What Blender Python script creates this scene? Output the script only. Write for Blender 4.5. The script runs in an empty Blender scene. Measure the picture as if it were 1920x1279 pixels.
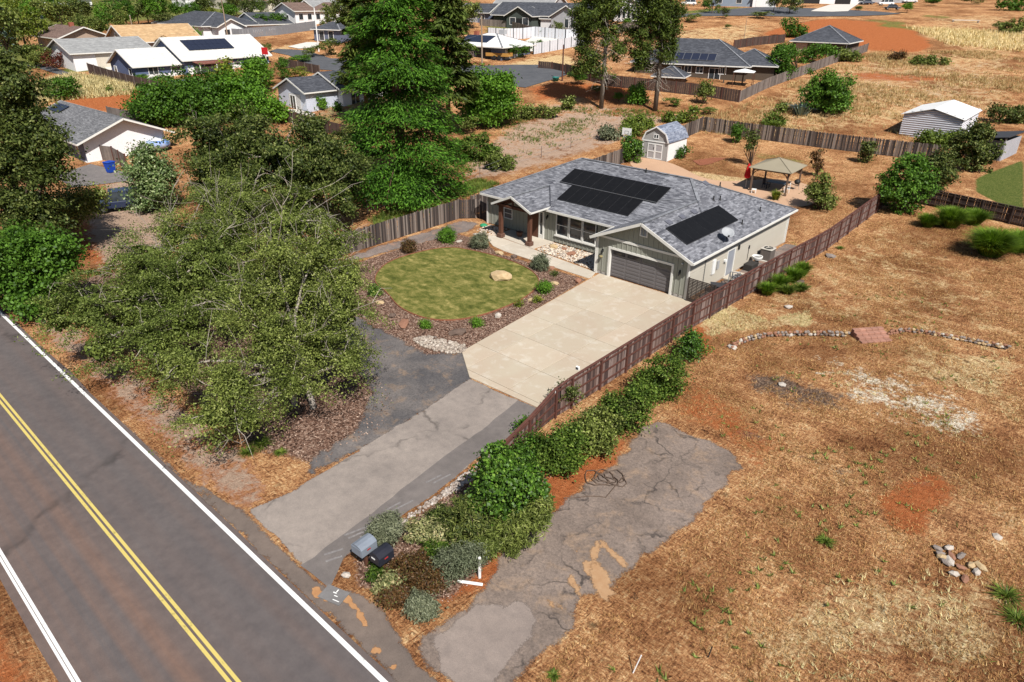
import bpy, bmesh, math, random
import numpy as np
from mathutils import Vector, Matrix, Euler

# ------------------------------------------------------------------ camera, sky, sun, exposure
SC = bpy.context.scene
COL = SC.collection
R = math.radians

cam_data = bpy.data.cameras.new("camera")
cam_data.sensor_width = 36.0
cam_data.lens = 36.0 * 1281.0 / 1920.0
cam_data.clip_start = 0.5
cam_data.clip_end = 6000.0
camera = bpy.data.objects.new("camera", cam_data)
COL.objects.link(camera)
camera.location = (27.07, -39.41, 18.46)
_yaw, _pitch, _roll = R(-41.9), R(27.05), R(0.45)
_f = Vector((math.sin(_yaw) * math.cos(_pitch), math.cos(_yaw) * math.cos(_pitch), -math.sin(_pitch)))
_r = Vector((math.cos(_yaw), -math.sin(_yaw), 0.0))
_u = _r.cross(_f)
_r2 = _r * math.cos(_roll) + _u * math.sin(_roll)
_u2 = _u * math.cos(_roll) - _r * math.sin(_roll)
camera.rotation_euler = Matrix((_r2, _u2, -_f)).transposed().to_euler()
SC.camera = camera

SUN_TRAVEL = Vector((-1.0, 0.51, -1.34)).normalized()
world = bpy.data.worlds.new("World")
SC.world = world
world.use_nodes = True
_nt = world.node_tree
_bg = _nt.nodes["Background"]
_sky = _nt.nodes.new("ShaderNodeTexSky")
_sky.sky_type = 'NISHITA'
_sky.sun_disc = False
_sky.sun_elevation = math.asin(-SUN_TRAVEL.z)
_sky.sun_rotation = math.atan2(-SUN_TRAVEL.x, -SUN_TRAVEL.y)
_nt.links.new(_sky.outputs[0], _bg.inputs[0])
_bg.inputs[1].default_value = 0.06

sun_data = bpy.data.lights.new("sun", 'SUN')
sun_data.energy = 5.0
sun_data.angle = R(0.53)
sun_data.color = (1.0, 0.965, 0.915)
sun = bpy.data.objects.new("sun", sun_data)
COL.objects.link(sun)
sun.rotation_euler = SUN_TRAVEL.to_track_quat('-Z', 'Y').to_euler()
sun.location = (60, -60, 80)

SC.view_settings.view_transform = 'Standard'
SC.view_settings.look = 'None'
SC.view_settings.exposure = 0.33
SC.view_settings.gamma = 1.0
SC.view_settings.use_curve_mapping = False
SC.cycles.max_bounces = 5
SC.cycles.diffuse_bounces = 1
SC.cycles.transparent_max_bounces = 8

rng = np.random.default_rng(7)
random.seed(7)

# ------------------------------------------------------------------ terrain height
TS = [-400,60,80,95,105,115,130,150,180,223,300,450,1000,3000]
TZ = [0,0,.35,1.2,2.8,4.3,5.6,7.2,10.4,14.0,16.6,20,28,50]
def zt(x, y):
    s = (x - 27.07) * (-.6678) + (y + 39.41) * .7443
    f = sum(np.interp(s + o, TS, TZ) for o in (-10, -5, 0, 5, 10)) / 5
    g = np.interp(y, [16, 48, 70, 3000], [0, 1.75, 2.2, 2.2])
    return np.hypot(f, g)

# ------------------------------------------------------------------ helpers
def tag(o, label=None, cat=None, group=None, kind=None):
    if label: o["label"] = label
    if cat: o["category"] = cat
    if group: o["group"] = group
    if kind: o["kind"] = kind
    return o

def link(o, parent=None):
    COL.objects.link(o)
    if parent is not None:
        o.parent = parent
    return o

def empty(name, loc, rz=0.0, label=None, cat=None, group=None):
    o = bpy.data.objects.new(name, None)
    o.empty_display_size = 0.2
    o.location = loc
    o.rotation_euler = (0, 0, rz)
    COL.objects.link(o)
    return tag(o, label, cat, group)

class MB:
    """collects faces for one mesh object"""
    def __init__(s):
        s.v, s.f, s.uv, s.m = [], [], [], []
    def face(s, pts, uv=None, mi=0):
        i = len(s.v)
        s.v += [tuple(p) for p in pts]
        s.f.append(tuple(range(i, i + len(pts))))
        s.uv += uv if uv else [(0, 0)] * len(pts)
        s.m.append(mi)
        return s
    def shared(s, verts, faces, mi=0):
        i = len(s.v)
        s.v += [tuple(p) for p in verts]
        for f in faces:
            s.f.append(tuple(i + k for k in f))
            s.uv += [(0, 0)] * len(f)
            s.m.append(mi)
        return s
    def box(s, x0, y0, z0, x1, y1, z1, mi=0):
        v = [(x0,y0,z0),(x1,y0,z0),(x1,y1,z0),(x0,y1,z0),(x0,y0,z1),(x1,y0,z1),(x1,y1,z1),(x0,y1,z1)]
        return s.shared(v, [(0,3,2,1),(4,5,6,7),(0,1,5,4),(1,2,6,5),(2,3,7,6),(3,0,4,7)], mi)
    def cbox(s, c, size, rz=0.0, mi=0):
        cx, cy, cz = c; a, b, h = size[0]/2, size[1]/2, size[2]/2
        C, S = math.cos(rz), math.sin(rz)
        v = []
        for dz in (-h, h):
            for dx, dy in ((-a,-b),(a,-b),(a,b),(-a,b)):
                v.append((cx + dx*C - dy*S, cy + dx*S + dy*C, cz + dz))
        return s.shared(v, [(0,3,2,1),(4,5,6,7),(0,1,5,4),(1,2,6,5),(2,3,7,6),(3,0,4,7)], mi)
    def beam(s, a, b, w, h, mi=0):
        """box along a segment, w wide across, h tall"""
        a, b = Vector(a), Vector(b)
        d = (b - a).normalized()
        side = d.cross(Vector((0,0,1)))
        if side.length < 1e-4: side = Vector((1,0,0))
        side.normalize(); up = side.cross(d)
        v = []
        for p in (a, b):
            for su, sv in ((-1,-1),(1,-1),(1,1),(-1,1)):
                v.append(tuple(p + side*(su*w/2) + up*(sv*h/2)))
        return s.shared(v, [(0,1,2,3),(7,6,5,4),(0,4,5,1),(1,5,6,2),(2,6,7,3),(3,7,4,0)], mi)
    def prism(s, poly, z0, z1, mi=0):
        n = len(poly)
        v = [(p[0], p[1], z0) for p in poly] + [(p[0], p[1], z1) for p in poly]
        f = [tuple(range(n-1, -1, -1)), tuple(range(n, 2*n))]
        f += [(i, (i+1) % n, n + (i+1) % n, n + i) for i in range(n)]
        return s.shared(v, f, mi)
    def tube(s, path, r0, r1=None, n=6, cap=True, mi=0):
        path = [Vector(p) for p in path]
        r1 = r0 if r1 is None else r1
        rings = []
        ref = Vector((0.31, 0.17, 0.93)).normalized()
        for i, p in enumerate(path):
            d = (path[min(i+1, len(path)-1)] - path[max(i-1, 0)])
            d = d.normalized() if d.length > 1e-6 else Vector((0,0,1))
            a = d.cross(ref)
            if a.length < 0.05: a = d.cross(Vector((1,0,0)))
            a.normalize(); b = d.cross(a)
            t = i / max(len(path)-1, 1)
            rad = r0 + (r1 - r0) * t
            rings.append([tuple(p + a*(rad*math.cos(k*2*math.pi/n)) + b*(rad*math.sin(k*2*math.pi/n))) for k in range(n)])
        v = [q for r_ in rings for q in r_]
        f = []
        for i in range(len(rings)-1):
            for k in range(n):
                f.append((i*n+k, (i+1)*n+k, (i+1)*n+(k+1) % n, i*n+(k+1) % n))
        if cap:
            f.append(tuple(range(n))); f.append(tuple(range(len(v)-1, len(v)-n-1, -1)))
        return s.shared(v, f, mi)
    def lathe(s, prof, n=14, c=(0,0,0), mi=0):
        v, f = [], []
        for r_, z in prof:
            for k in range(n):
                a = 2*math.pi*k/n
                v.append((c[0]+r_*math.cos(a), c[1]+r_*math.sin(a), c[2]+z))
        for i in range(len(prof)-1):
            for k in range(n):
                f.append((i*n+k, i*n+(k+1) % n, (i+1)*n+(k+1) % n, (i+1)*n+k))
        f.append(tuple(range(n-1, -1, -1))); f.append(tuple(range(len(v)-n, len(v))))
        return s.shared(v, f, mi)
    def mesh(s, name, mats):
        me = bpy.data.meshes.new(name)
        me.from_pydata(s.v, [], s.f)
        if not isinstance(mats, (list, tuple)): mats = [mats]
        for m in mats: me.materials.append(m)
        if any(s.m): me.polygons.foreach_set("material_index", s.m)
        if any(u != (0, 0) for u in s.uv):
            l = me.uv_layers.new(name="UVMap")
            l.data.foreach_set("uv", [c for u in s.uv for c in u])
        me.update()
        return me
    def build(s, name, mats, parent=None, smooth=False, kind=None, fix=False):
        me = s.mesh(name, mats)
        if fix:
            b = bmesh.new(); b.from_mesh(me); bmesh.ops.recalc_face_normals(b, faces=b.faces); b.to_mesh(me); b.free()
        if smooth:
            me.polygons.foreach_set("use_smooth", [True]*len(me.polygons))
        o = link(bpy.data.objects.new(name, me), parent)
        if kind: o["kind"] = kind
        return o

def bevel(o, w=0.02, seg=1):
    m = o.modifiers.new("bevel", 'BEVEL'); m.width = w; m.segments = seg; m.limit_method = 'ANGLE'
    return o

def inst(name, me, parent=None, loc=(0,0,0), rot=(0,0,0), sc=(1,1,1)):
    o = bpy.data.objects.new(name, me)
    o.location = loc; o.rotation_euler = rot; o.scale = sc
    return link(o, parent)

def copy_tree(o, parent=None):
    c = o.copy(); COL.objects.link(c)
    if parent is not None: c.parent = parent
    for ch in o.children: copy_tree(ch, c)
    return c

def inside(px, py, poly):
    px = np.asarray(px); py = np.asarray(py)
    c = np.zeros(px.shape, bool); n = len(poly)
    for i in range(n):
        x0, y0 = poly[i][:2]; x1, y1 = poly[(i+1) % n][:2]
        if y0 == y1: continue
        k = ((y0 > py) != (y1 > py)) & (px < (x1-x0)*(py-y0)/(y1-y0)+x0)
        c ^= k
    return c

def poly_dist(px, py, poly):
    d = np.full(px.shape, 1e9); n = len(poly)
    for i in range(n):
        x0, y0 = poly[i][:2]; x1, y1 = poly[(i+1) % n][:2]
        dx, dy = x1-x0, y1-y0; L = dx*dx+dy*dy+1e-9
        t = np.clip(((px-x0)*dx+(py-y0)*dy)/L, 0, 1)
        d = np.minimum(d, np.hypot(px-x0-t*dx, py-y0-t*dy))
    return d

def rough_poly(poly, step=0.5, amp=0.12, seed=1, closed=True):
    """subdivide an outline and make it ragged"""
    rg = np.random.default_rng(seed); out = []; n = len(poly)
    for i in range(n if closed else n-1):
        a = np.array(poly[i][:2]); b = np.array(poly[(i+1) % n][:2])
        L = np.linalg.norm(b-a); k = max(1, int(L/step))
        nrm = np.array([-(b-a)[1], (b-a)[0]])/(L+1e-9)
        for j in range(k):
            p = a+(b-a)*j/k
            out.append(tuple(p + nrm*rg.normal(0, amp) if j else p + nrm*rg.normal(0, amp*.5)))
    return out

def smooth_poly(poly, it=2):
    p = [np.array(q[:2], float) for q in poly]
    for _ in range(it):
        q = []
        for i in range(len(p)):
            a, b = p[i], p[(i+1) % len(p)]
            q += [a*.75+b*.25, a*.25+b*.75]
        p = q
    return [tuple(v) for v in p]

def feathered(mat):
    """the same surface thinning out raggedly towards its edge (point attribute feather: 0 at the rim)"""
    nm = mat.name+"_feathered"
    if nm in MATS: return MATS[nm]
    m = mat.copy(); m.name = nm; nt = m.node_tree; out = nt.nodes["Material Output"]
    src = out.inputs[0].links[0].from_socket
    a = node(nt, "ShaderNodeAttribute"); a.attribute_name = "feather"; p = pos(nt)
    v = mth(nt, 'ADD', a.outputs["Fac"], mth(nt, 'MULTIPLY', mth(nt, 'SUBTRACT', noise(nt, p, 2.2, 6, .7, .4), .5), .9))
    v = mth(nt, 'ADD', v, mth(nt, 'MULTIPLY', mth(nt, 'SUBTRACT', noise(nt, p, 14, 4, .75), .5), .9))
    f = mth(nt, 'MULTIPLY', maprange(nt, v, .3, .62), maprange(nt, a.outputs["Fac"], .0, .12))
    t = node(nt, "ShaderNodeBsdfTransparent"); ms = node(nt, "ShaderNodeMixShader")
    nt.links.new(f, ms.inputs[0]); nt.links.new(t.outputs[0], ms.inputs[1]); nt.links.new(src, ms.inputs[2]); nt.links.new(ms.outputs[0], out.inputs[0])
    MATS[nm] = m
    return m

def sheet(name, poly, dz, mat, cell=None, parent=None, kind="structure", feather=0.0):
    """flat sheet draped on the terrain"""
    bm = bmesh.new()
    vs = [bm.verts.new((p[0], p[1], 0)) for p in poly]
    f = bm.faces.new(vs)
    bmesh.ops.triangulate(bm, faces=[f])
    if cell:
        xs = [p[0] for p in poly]; ys = [p[1] for p in poly]
        for ax, lo, hi in ((0, min(xs), max(xs)), (1, min(ys), max(ys))):
            t = math.floor(lo/cell)*cell+cell
            while t < hi:
                co = (t,0,0) if ax == 0 else (0,t,0); no = (1,0,0) if ax == 0 else (0,1,0)
                bmesh.ops.bisect_plane(bm, geom=bm.verts[:]+bm.edges[:]+bm.faces[:], plane_co=co, plane_no=no)
                t += cell
    for v in bm.verts:
        v.co.z = float(zt(v.co.x, v.co.y)) + dz
    bmesh.ops.recalc_face_normals(bm, faces=bm.faces)
    up = sum(fc.normal.z for fc in bm.faces)
    if up < 0: bmesh.ops.reverse_faces(bm, faces=bm.faces)
    me = bpy.data.meshes.new(name); bm.to_mesh(me); bm.free()
    if feather:
        co = np.empty(len(me.vertices)*3, np.float32); me.vertices.foreach_get("co", co); co = co.reshape(-1,3)
        at = me.attributes.new("feather", 'FLOAT', 'POINT'); at.data.foreach_set("value", np.clip(poly_dist(co[:,0], co[:,1], poly)/feather, 0, 1).astype(np.float32))
        mat = feathered(mat)
    me.materials.append(mat)
    o = link(bpy.data.objects.new(name, me), parent)
    if kind and parent is None: o["kind"] = kind
    return o

def np_mesh(name, V, Fidx, mat, smooth=False):
    """V (n,3), Fidx (m,k) constant polygon size"""
    me = bpy.data.meshes.new(name)
    V = np.ascontiguousarray(V, np.float32); m, k = Fidx.shape
    me.vertices.add(len(V)); me.vertices.foreach_set("co", V.ravel())
    me.loops.add(m*k); me.loops.foreach_set("vertex_index", np.ascontiguousarray(Fidx, np.int32).ravel())
    me.polygons.add(m)
    me.polygons.foreach_set("loop_start", np.arange(0, m*k, k, dtype=np.int32))
    me.polygons.foreach_set("loop_total", np.full(m, k, np.int32))
    if smooth: me.polygons.foreach_set("use_smooth", np.ones(m, bool))
    me.materials.append(mat)
    me.update(calc_edges=True)
    return me

# ------------------------------------------------------------------ materials
MATS = {}
def _new(name):
    m = bpy.data.materials.new(name); m.use_nodes = True
    nt = m.node_tree
    return m, nt, nt.nodes["Principled BSDF"]

def node(nt, t, **kw):
    n = nt.nodes.new(t)
    for k, v in kw.items(): setattr(n, k, v)
    return n

def noise(nt, vec, scale, detail=5, rough=.6, dist=0.0):
    n = node(nt, "ShaderNodeTexNoise")
    n.inputs["Scale"].default_value = scale; n.inputs["Detail"].default_value = detail
    n.inputs["Roughness"].default_value = rough; n.inputs["Distortion"].default_value = dist
    if vec is not None: nt.links.new(vec, n.inputs["Vector"])
    return n.outputs["Fac"]

def ramp(nt, fac, stops, interp='LINEAR'):
    n = node(nt, "ShaderNodeValToRGB"); r_ = n.color_ramp; r_.interpolation = interp
    while len(r_.elements) < len(stops): r_.elements.new(0.5)
    for e, (p, c) in zip(r_.elements, stops):
        e.position = p; e.color = (c[0], c[1], c[2], 1) if hasattr(c, "__len__") else (c, c, c, 1)
    nt.links.new(fac, n.inputs[0])
    return n.outputs[0]

def mix(nt, fac, a, b, mode='MIX'):
    n = node(nt, "ShaderNodeMix", data_type='RGBA', blend_type=mode)
    for sock, val in ((n.inputs["Factor"], fac), (n.inputs["A"], a), (n.inputs["B"], b)):
        pass
    def put(idx, val):
        s_ = n.inputs[idx]
        if isinstance(val, bpy.types.NodeSocket): nt.links.new(val, s_)
        elif hasattr(val, "__len__"): s_.default_value = (val[0], val[1], val[2], 1)
        else: s_.default_value = val
    put(0, fac); put(6, a); put(7, b)
    return n.outputs[2]

def mth(nt, op, a, b=None, clamp=False):
    n = node(nt, "ShaderNodeMath", operation=op, use_clamp=clamp)
    for i, v in enumerate((a, b)):
        if v is None: continue
        if isinstance(v, bpy.types.NodeSocket): nt.links.new(v, n.inputs[i])
        else: n.inputs[i].default_value = v
    return n.outputs[0]

def maprange(nt, v, a, b, c=0.0, d=1.0):
    n = node(nt, "ShaderNodeMapRange", interpolation_type='SMOOTHSTEP')
    nt.links.new(v, n.inputs[0])
    for i, q in enumerate((a, b, c, d)): n.inputs[i+1].default_value = q
    return n.outputs[0]

def bump(nt, h, strength, dist, bsdf):
    n = node(nt, "ShaderNodeBump"); n.inputs["Strength"].default_value = strength; n.inputs["Distance"].default_value = dist
    nt.links.new(h, n.inputs["Height"]); nt.links.new(n.outputs[0], bsdf.inputs["Normal"])

def pos(nt): return node(nt, "ShaderNodeNewGeometry").outputs["Position"]
def objc(nt): return node(nt, "ShaderNodeTexCoord").outputs["Object"]

def pm(name, c1, c2=None, scale=3.0, rough=.8, bmp=0.0, bdist=.01, spec=.25, metal=0.0, fine=None, stretch=None, island=0.0):
    """plain procedural paint / wood / stone: two tones mixed by noise, a fine grain on top"""
    if name in MATS: return MATS[name]
    m, nt, b = _new(name)
    c2 = c2 or tuple(x*.8 for x in c1)
    v = objc(nt)
    if stretch:
        mp = node(nt, "ShaderNodeMapping"); mp.inputs["Scale"].default_value = stretch
        nt.links.new(v, mp.inputs["Vector"]); v = mp.outputs[0]
    n = noise(nt, v, scale, 6, .65)
    col = ramp(nt, n, [(.3, c1), (.7, c2)])
    if fine:
        n2 = noise(nt, v, fine, 4, .7)
        col = mix(nt, 1.0, col, ramp(nt, n2, [(.28, (.86,.86,.86)), (.72, (1.1,1.1,1.1))]), 'MULTIPLY')
    if island:
        oi = node(nt, "ShaderNodeObjectInfo").outputs["Random"]
        gi = node(nt, "ShaderNodeNewGeometry").outputs["Random Per Island"]
        rr = mth(nt, 'FRACT', mth(nt, 'ADD', oi, gi))
        col = mix(nt, 1.0, col, ramp(nt, rr, [(0, (1-island,)*3), (1, (1+island,)*3)]), 'MULTIPLY')
    nt.links.new(col, b.inputs["Base Color"])
    b.inputs["Roughness"].default_value = rough
    b.inputs["Specular IOR Level"].default_value = spec
    b.inputs["Metallic"].default_value = metal
    if bmp: bump(nt, noise(nt, v, fine or scale*4, 5, .7), bmp, bdist, b)
    MATS[name] = m
    return m

def paint_line(name, c):
    m, nt, b = _new(name); p = pos(nt)
    w = noise(nt, p, 9, 4, .75); g = noise(nt, p, 1.1, 3, .6)
    worn = mth(nt, 'ADD', w, mth(nt, 'MULTIPLY', mth(nt, 'SUBTRACT', g, .5), .5))
    col = mix(nt, ramp(nt, worn, [(.57, 0), (.7, .7)]), c, tuple(x*.45 for x in c))
    nt.links.new(col, b.inputs["Base Color"]); b.inputs["Roughness"].default_value = .7
    return m

def concrete_mat(name, a, b, c, st=.5):
    if name in MATS: return MATS[name]
    m, nt, bs = _new(name); p = pos(nt)
    n1 = noise(nt, p, .33, 5, .6, .6); n2 = noise(nt, p, 1.3, 6, .65, .4); n3 = noise(nt, p, 50, 3, .7)
    oi = node(nt, "ShaderNodeObjectInfo").outputs["Random"]
    col = mix(nt, ramp(nt, n1, [(.38, 0), (.62, 1)]), a, b)
    col = mix(nt, ramp(nt, n2, [(.52, 0), (.66, st)]), col, c)
    col = mix(nt, 1.0, col, ramp(nt, oi, [(0, (.95,.95,.94)), (1, (1.05,1.04,1.03))]), 'MULTIPLY')
    col = mix(nt, 1.0, col, ramp(nt, n3, [(.3, (.93,.93,.93)), (.7, (1.06,1.06,1.06))]), 'MULTIPLY')
    nt.links.new(col, bs.inputs["Base Color"]); bs.inputs["Roughness"].default_value = .85; bs.inputs["Specular IOR Level"].default_value = .2
    bump(nt, n3, .12, .006, bs)
    MATS[name] = m
    return m

def leaf_mat(name, dark, light, trans=.25, gloss=.25, hue=None):
    if name in MATS: return MATS[name]
    m, nt, b = _new(name)
    g = node(nt, "ShaderNodeNewGeometry")
    oi = node(nt, "ShaderNodeObjectInfo")
    stops = [(0, dark), (.55, tuple((a+c)/2 for a, c in zip(dark, light))), (1, light)]
    if hue: stops = stops[:2] + [(.86, light), (1, hue)]
    col = ramp(nt, g.outputs["Random Per Island"], stops)
    n = noise(nt, pos(nt), .55, 3, .6)
    col = mix(nt, 1.0, col, ramp(nt, n, [(.3, (.72,.76,.7)), (.7, (1.22,1.18,1.15))]), 'MULTIPLY')
    col = mix(nt, 1.0, col, ramp(nt, oi.outputs["Random"], [(0, (.85,.88,.85)), (1, (1.15,1.1,1.12))]), 'MULTIPLY')
    nt.links.new(col, b.inputs["Base Color"])
    b.inputs["Roughness"].default_value = .5
    b.inputs["Specular IOR Level"].default_value = gloss
    t = node(nt, "ShaderNodeBsdfTranslucent")
    nt.links.new(mix(nt, 1.0, col, (1.25, 1.35, .7), 'MULTIPLY'), t.inputs["Color"])
    ms = node(nt, "ShaderNodeMixShader"); ms.inputs[0].default_value = trans
    nt.links.new(b.outputs[0], ms.inputs[1]); nt.links.new(t.outputs[0], ms.inputs[2])
    nt.links.new(ms.outputs[0], nt.nodes["Material Output"].inputs[0])
    MATS[name] = m
    return m

def shingle_mat(name, c1, c2, bw=.32, rh=.14, var=1.0):
    """asphalt shingles: staggered tabs in UV metres, each tab its own tone"""
    if name in MATS: return MATS[name]
    m, nt, b = _new(name)
    uv = node(nt, "ShaderNodeTexCoord").outputs["UV"]
    def bricks(w, h, off):
        t = node(nt, "ShaderNodeTexBrick"); t.offset = off; t.inputs["Scale"].default_value = 1.0
        t.inputs["Brick Width"].default_value = w; t.inputs["Row Height"].default_value = h
        t.inputs["Mortar Size"].default_value = .004; t.inputs["Mortar Smooth"].default_value = .3; t.inputs["Bias"].default_value = 0
        t.inputs["Color1"].default_value = (0,0,0,1); t.inputs["Color2"].default_value = (1,1,1,1); t.inputs["Mortar"].default_value = (.05,.05,.05,1)
        nt.links.new(uv, t.inputs["Vector"]); return t
    t1 = bricks(bw, rh, .5); t2 = bricks(bw*2.3, rh, .37)
    f = mix(nt, .4, t1.outputs["Color"], t2.outputs["Color"])
    mid = tuple((a+c)/2*.85 for a, c in zip(c1, c2))
    col = ramp(nt, f, [(0, c1), (.45, mid), (1, c2)])
    n = noise(nt, uv, .9, 4, .6)
    col = mix(nt, 1.0, col, ramp(nt, n, [(.3, (.86,.86,.87)), (.7, (1.1,1.1,1.1))]), 'MULTIPLY')
    g = noise(nt, uv, 60, 2, .7)
    col = mix(nt, 1.0, col, ramp(nt, g, [(.3, (.82,.82,.82)), (.7, (1.15,1.15,1.15))]), 'MULTIPLY')
    nt.links.new(col, b.inputs["Base Color"])
    b.inputs["Roughness"].default_value = .9; b.inputs["Specular IOR Level"].default_value = .2
    h = mth(nt, 'ADD', t1.outputs["Fac"], mth(nt, 'MULTIPLY', g, -.4))
    bump(nt, mth(nt, 'MULTIPLY', h, -1.0), .5, .012, b)
    MATS[name] = m
    return m

def glass_mat(name="window_glass", c=(.03,.035,.04)):
    if name in MATS: return MATS[name]
    m, nt, b = _new(name)
    n = noise(nt, objc(nt), 1.3, 2, .5)
    nt.links.new(ramp(nt, n, [(.35, tuple(x*.6 for x in c)), (.7, tuple(x*1.8 for x in c))]), b.inputs["Base Color"])
    b.inputs["Roughness"].default_value = .06; b.inputs["Specular IOR Level"].default_value = .7
    MATS[name] = m
    return m

def asphalt_mat(name, c1, c2, crack=0.0, dirt=None, streak=None, coarse=False):
    if name in MATS: return MATS[name]
    m, nt, b = _new(name)
    p = pos(nt)
    n1 = noise(nt, p, .35, 5, .6); n2 = noise(nt, p, 2.2, 5, .65); n3 = noise(nt, p, 45, 3, .7)
    col = ramp(nt, n1, [(.3, c1), (.7, c2)])
    if streak:   # wheel-worn and dusty bands along the road
        mp = node(nt, "ShaderNodeMapping"); mp.inputs["Scale"].default_value = (.012, 1.1, 1)
        nt.links.new(p, mp.inputs["Vector"])
        s = noise(nt, mp.outputs[0], 1.0, 3, .5)
        sy = node(nt, "ShaderNodeSeparateXYZ"); nt.links.new(p, sy.inputs[0])
        far_lane = maprange(nt, sy.outputs[1], -34.2, -36.4, .25, 1.0)
        col = mix(nt, mth(nt, 'MULTIPLY', far_lane, ramp(nt, s, [(.4, 0), (.66, .75)])), col, streak)
    col = mix(nt, 1.0, col, ramp(nt, n2, [(.3, (.86,.86,.86)), (.7, (1.13,1.12,1.1))]), 'MULTIPLY')
    col = mix(nt, 1.0, col, ramp(nt, n3, [(.25, (.72,.72,.72)), (.75, (1.27,1.27,1.27))]), 'MULTIPLY')
    if crack:
        v = node(nt, "ShaderNodeTexVoronoi", feature='DISTANCE_TO_EDGE'); v.inputs["Scale"].default_value = crack
        w = node(nt, "ShaderNodeVectorMath", operation='ADD')
        ns = node(nt, "ShaderNodeTexNoise"); ns.inputs["Scale"].default_value = 1.1; ns.inputs["Detail"].default_value = 6
        nt.links.new(p, ns.inputs["Vector"])
        sc = node(nt, "ShaderNodeVectorMath", operation='SCALE'); sc.inputs["Scale"].default_value = 1.6
        nt.links.new(ns.outputs["Color"], sc.inputs[0]); nt.links.new(p, w.inputs[0]); nt.links.new(sc.outputs[0], w.inputs[1])
        nt.links.new(w.outputs[0], v.inputs["Vector"])
        gate = ramp(nt, noise(nt, p, .5, 3, .6), [(.42, 0), (.6, 1)])
        line = ramp(nt, v.outputs["Distance"], [(0.0, .85), (.045, 0)] if coarse else [(0.0, .6), (.018, 0)])
        col = mix(nt, mth(nt, 'MULTIPLY', gate, line), col, (.035,.03,.028))
    if dirt:
        d = noise(nt, p, .9, 6, .7, .4)
        col = mix(nt, ramp(nt, d, [(.52, 0), (.68, .75)] if coarse else [(.66, 0), (.72, .8)]), col, dirt)
    if coarse:
        n4 = noise(nt, p, 9, 6, .8, .6)
        col = mix(nt, 1.0, col, ramp(nt, n4, [(.34, (.62,.62,.63)), (.5, (1,1,1)), (.66, (1.3,1.27,1.23))]), 'MULTIPLY')
    nt.links.new(col, b.inputs["Base Color"])
    b.inputs["Roughness"].default_value = .92; b.inputs["Specular IOR Level"].default_value = .2
    bump(nt, n3, .35, .01, b)
    MATS[name] = m
    return m

# ------------------------------------------------------------------ ground sheet
def axis(lo_f, hi_f, step, lo, hi, grow=1.07, most=14.0):
    a = list(np.arange(lo_f, hi_f + 1e-6, step))
    d = step
    while a[-1] < hi:
        d = min(d*grow, most if abs(a[-1]) < 330 else 400); a.append(a[-1]+d)
    d = step
    while a[0] > lo:
        d = min(d*grow, most if abs(a[0]) < 330 else 400); a.insert(0, a[0]-d)
    return np.array(a)

GX = axis(-26, 33, .4, -3000, 3000)
GY = axis(-42, 34, .4, -1500, 3500)
XX, YY = np.meshgrid(GX, GY)
ZZ = zt(XX, YY)

def lump_noise(x, y, sc, seed):
    rg = np.random.default_rng(seed); o = np.zeros_like(x)
    for k in range(9):
        a = rg.uniform(0, 6.28); f = sc*rg.uniform(.6, 2.2); ph = rg.uniform(0, 6.28)
        o += np.sin((x*math.cos(a)+y*math.sin(a))*f+ph)
    return o/4.0

# gentle unevenness of the open field, away from paved and levelled ground
field_w = np.clip((XX-19.2)/3, 0, 1)*np.clip((YY+29)/3, 0, 1)*np.clip((60-YY)/10, 0, 1)
ZZ = ZZ + field_w*.07*lump_noise(XX, YY, .55, 3)
ROAD_LO, ROAD_HI = -38.35, -31.55
ZZ = ZZ - np.where((YY > ROAD_LO-.1) & (YY < ROAD_HI+.1), .06, 0)
PAD_H = [(-14.4,3.3),(7.6,3.3),(7.6,16.4),(-14.4,16.4)]

MASK = {k: np.zeros(XX.shape, np.float32) for k in ("dirt","green","mulch","tan","straw","burn","lush","pale")}
def paint(ch, poly, val=1.0, soft=1.0):
    ins = inside(XX, YY, poly)
    d = poly_dist(XX, YY, poly)*np.where(ins, 1, -1)
    MASK[ch] = np.maximum(MASK[ch], np.clip(.5+d/(2*soft), 0, 1)*val)
def wipe(ch, poly, soft=.5):
    ins = inside(XX, YY, poly)
    d = poly_dist(XX, YY, poly)*np.where(ins, 1, -1)
    MASK[ch] = MASK[ch]*(1-np.clip(.5+d/(2*soft), 0, 1))

# bare red earth
paint("dirt", [(-400,-31.2),(5.3,-31.2),(5.3,-29.6),(2,-28.6),(-8,-28.8),(-400,-28.6)], .62, .6)
paint("tan", [(-400,-31.2),(5.3,-31.2),(5.3,-29.6),(2,-28.6),(-8,-28.8),(-400,-28.6)], .56, .6)
paint("dirt", [(-400,-45),(200,-45),(200,-38.5),(-400,-38.5)], .62, .8)
paint("dirt", [(-46.59,132.4),(-48.32,145.4),(-46.65,172.97),(-27.66,168.95),(-13.75,141.94),(-13.82,128.73),(-20.48,126.53),(-37.15,128.25)], 1.3, 2)
paint("dirt", [(-16.59,95.93),(-12.79,102.5),(-5.95,103.55),(0.25,109.58),(0.77,103.58),(-5.62,96.22),(-12.15,92.29)], .75, 2)
paint("dirt", [(-49.38,49.19),(-48.66,56.55),(-37.27,60.24),(-31.04,59.08),(-35.36,50.27),(-40.18,49.94),(-43.03,44.37)], .9, 2)
paint("dirt", [(-32.16,45.85),(-31.49,49.59),(-28.05,48.6),(-27.48,44.42),(-31.26,43.32)], .8, 1.2)
paint("dirt", [(-98.07,-1.19),(-94.74,6.42),(-83.84,1.84),(-86.0,-2.74),(-93.78,-6.84)], .95, 2)
paint("dirt", [(-37.23,3.91),(-36.45,7.69),(-30.3,6.09),(-25.24,0.28),(-28.2,-1.29)], .9, 1.5)
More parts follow.
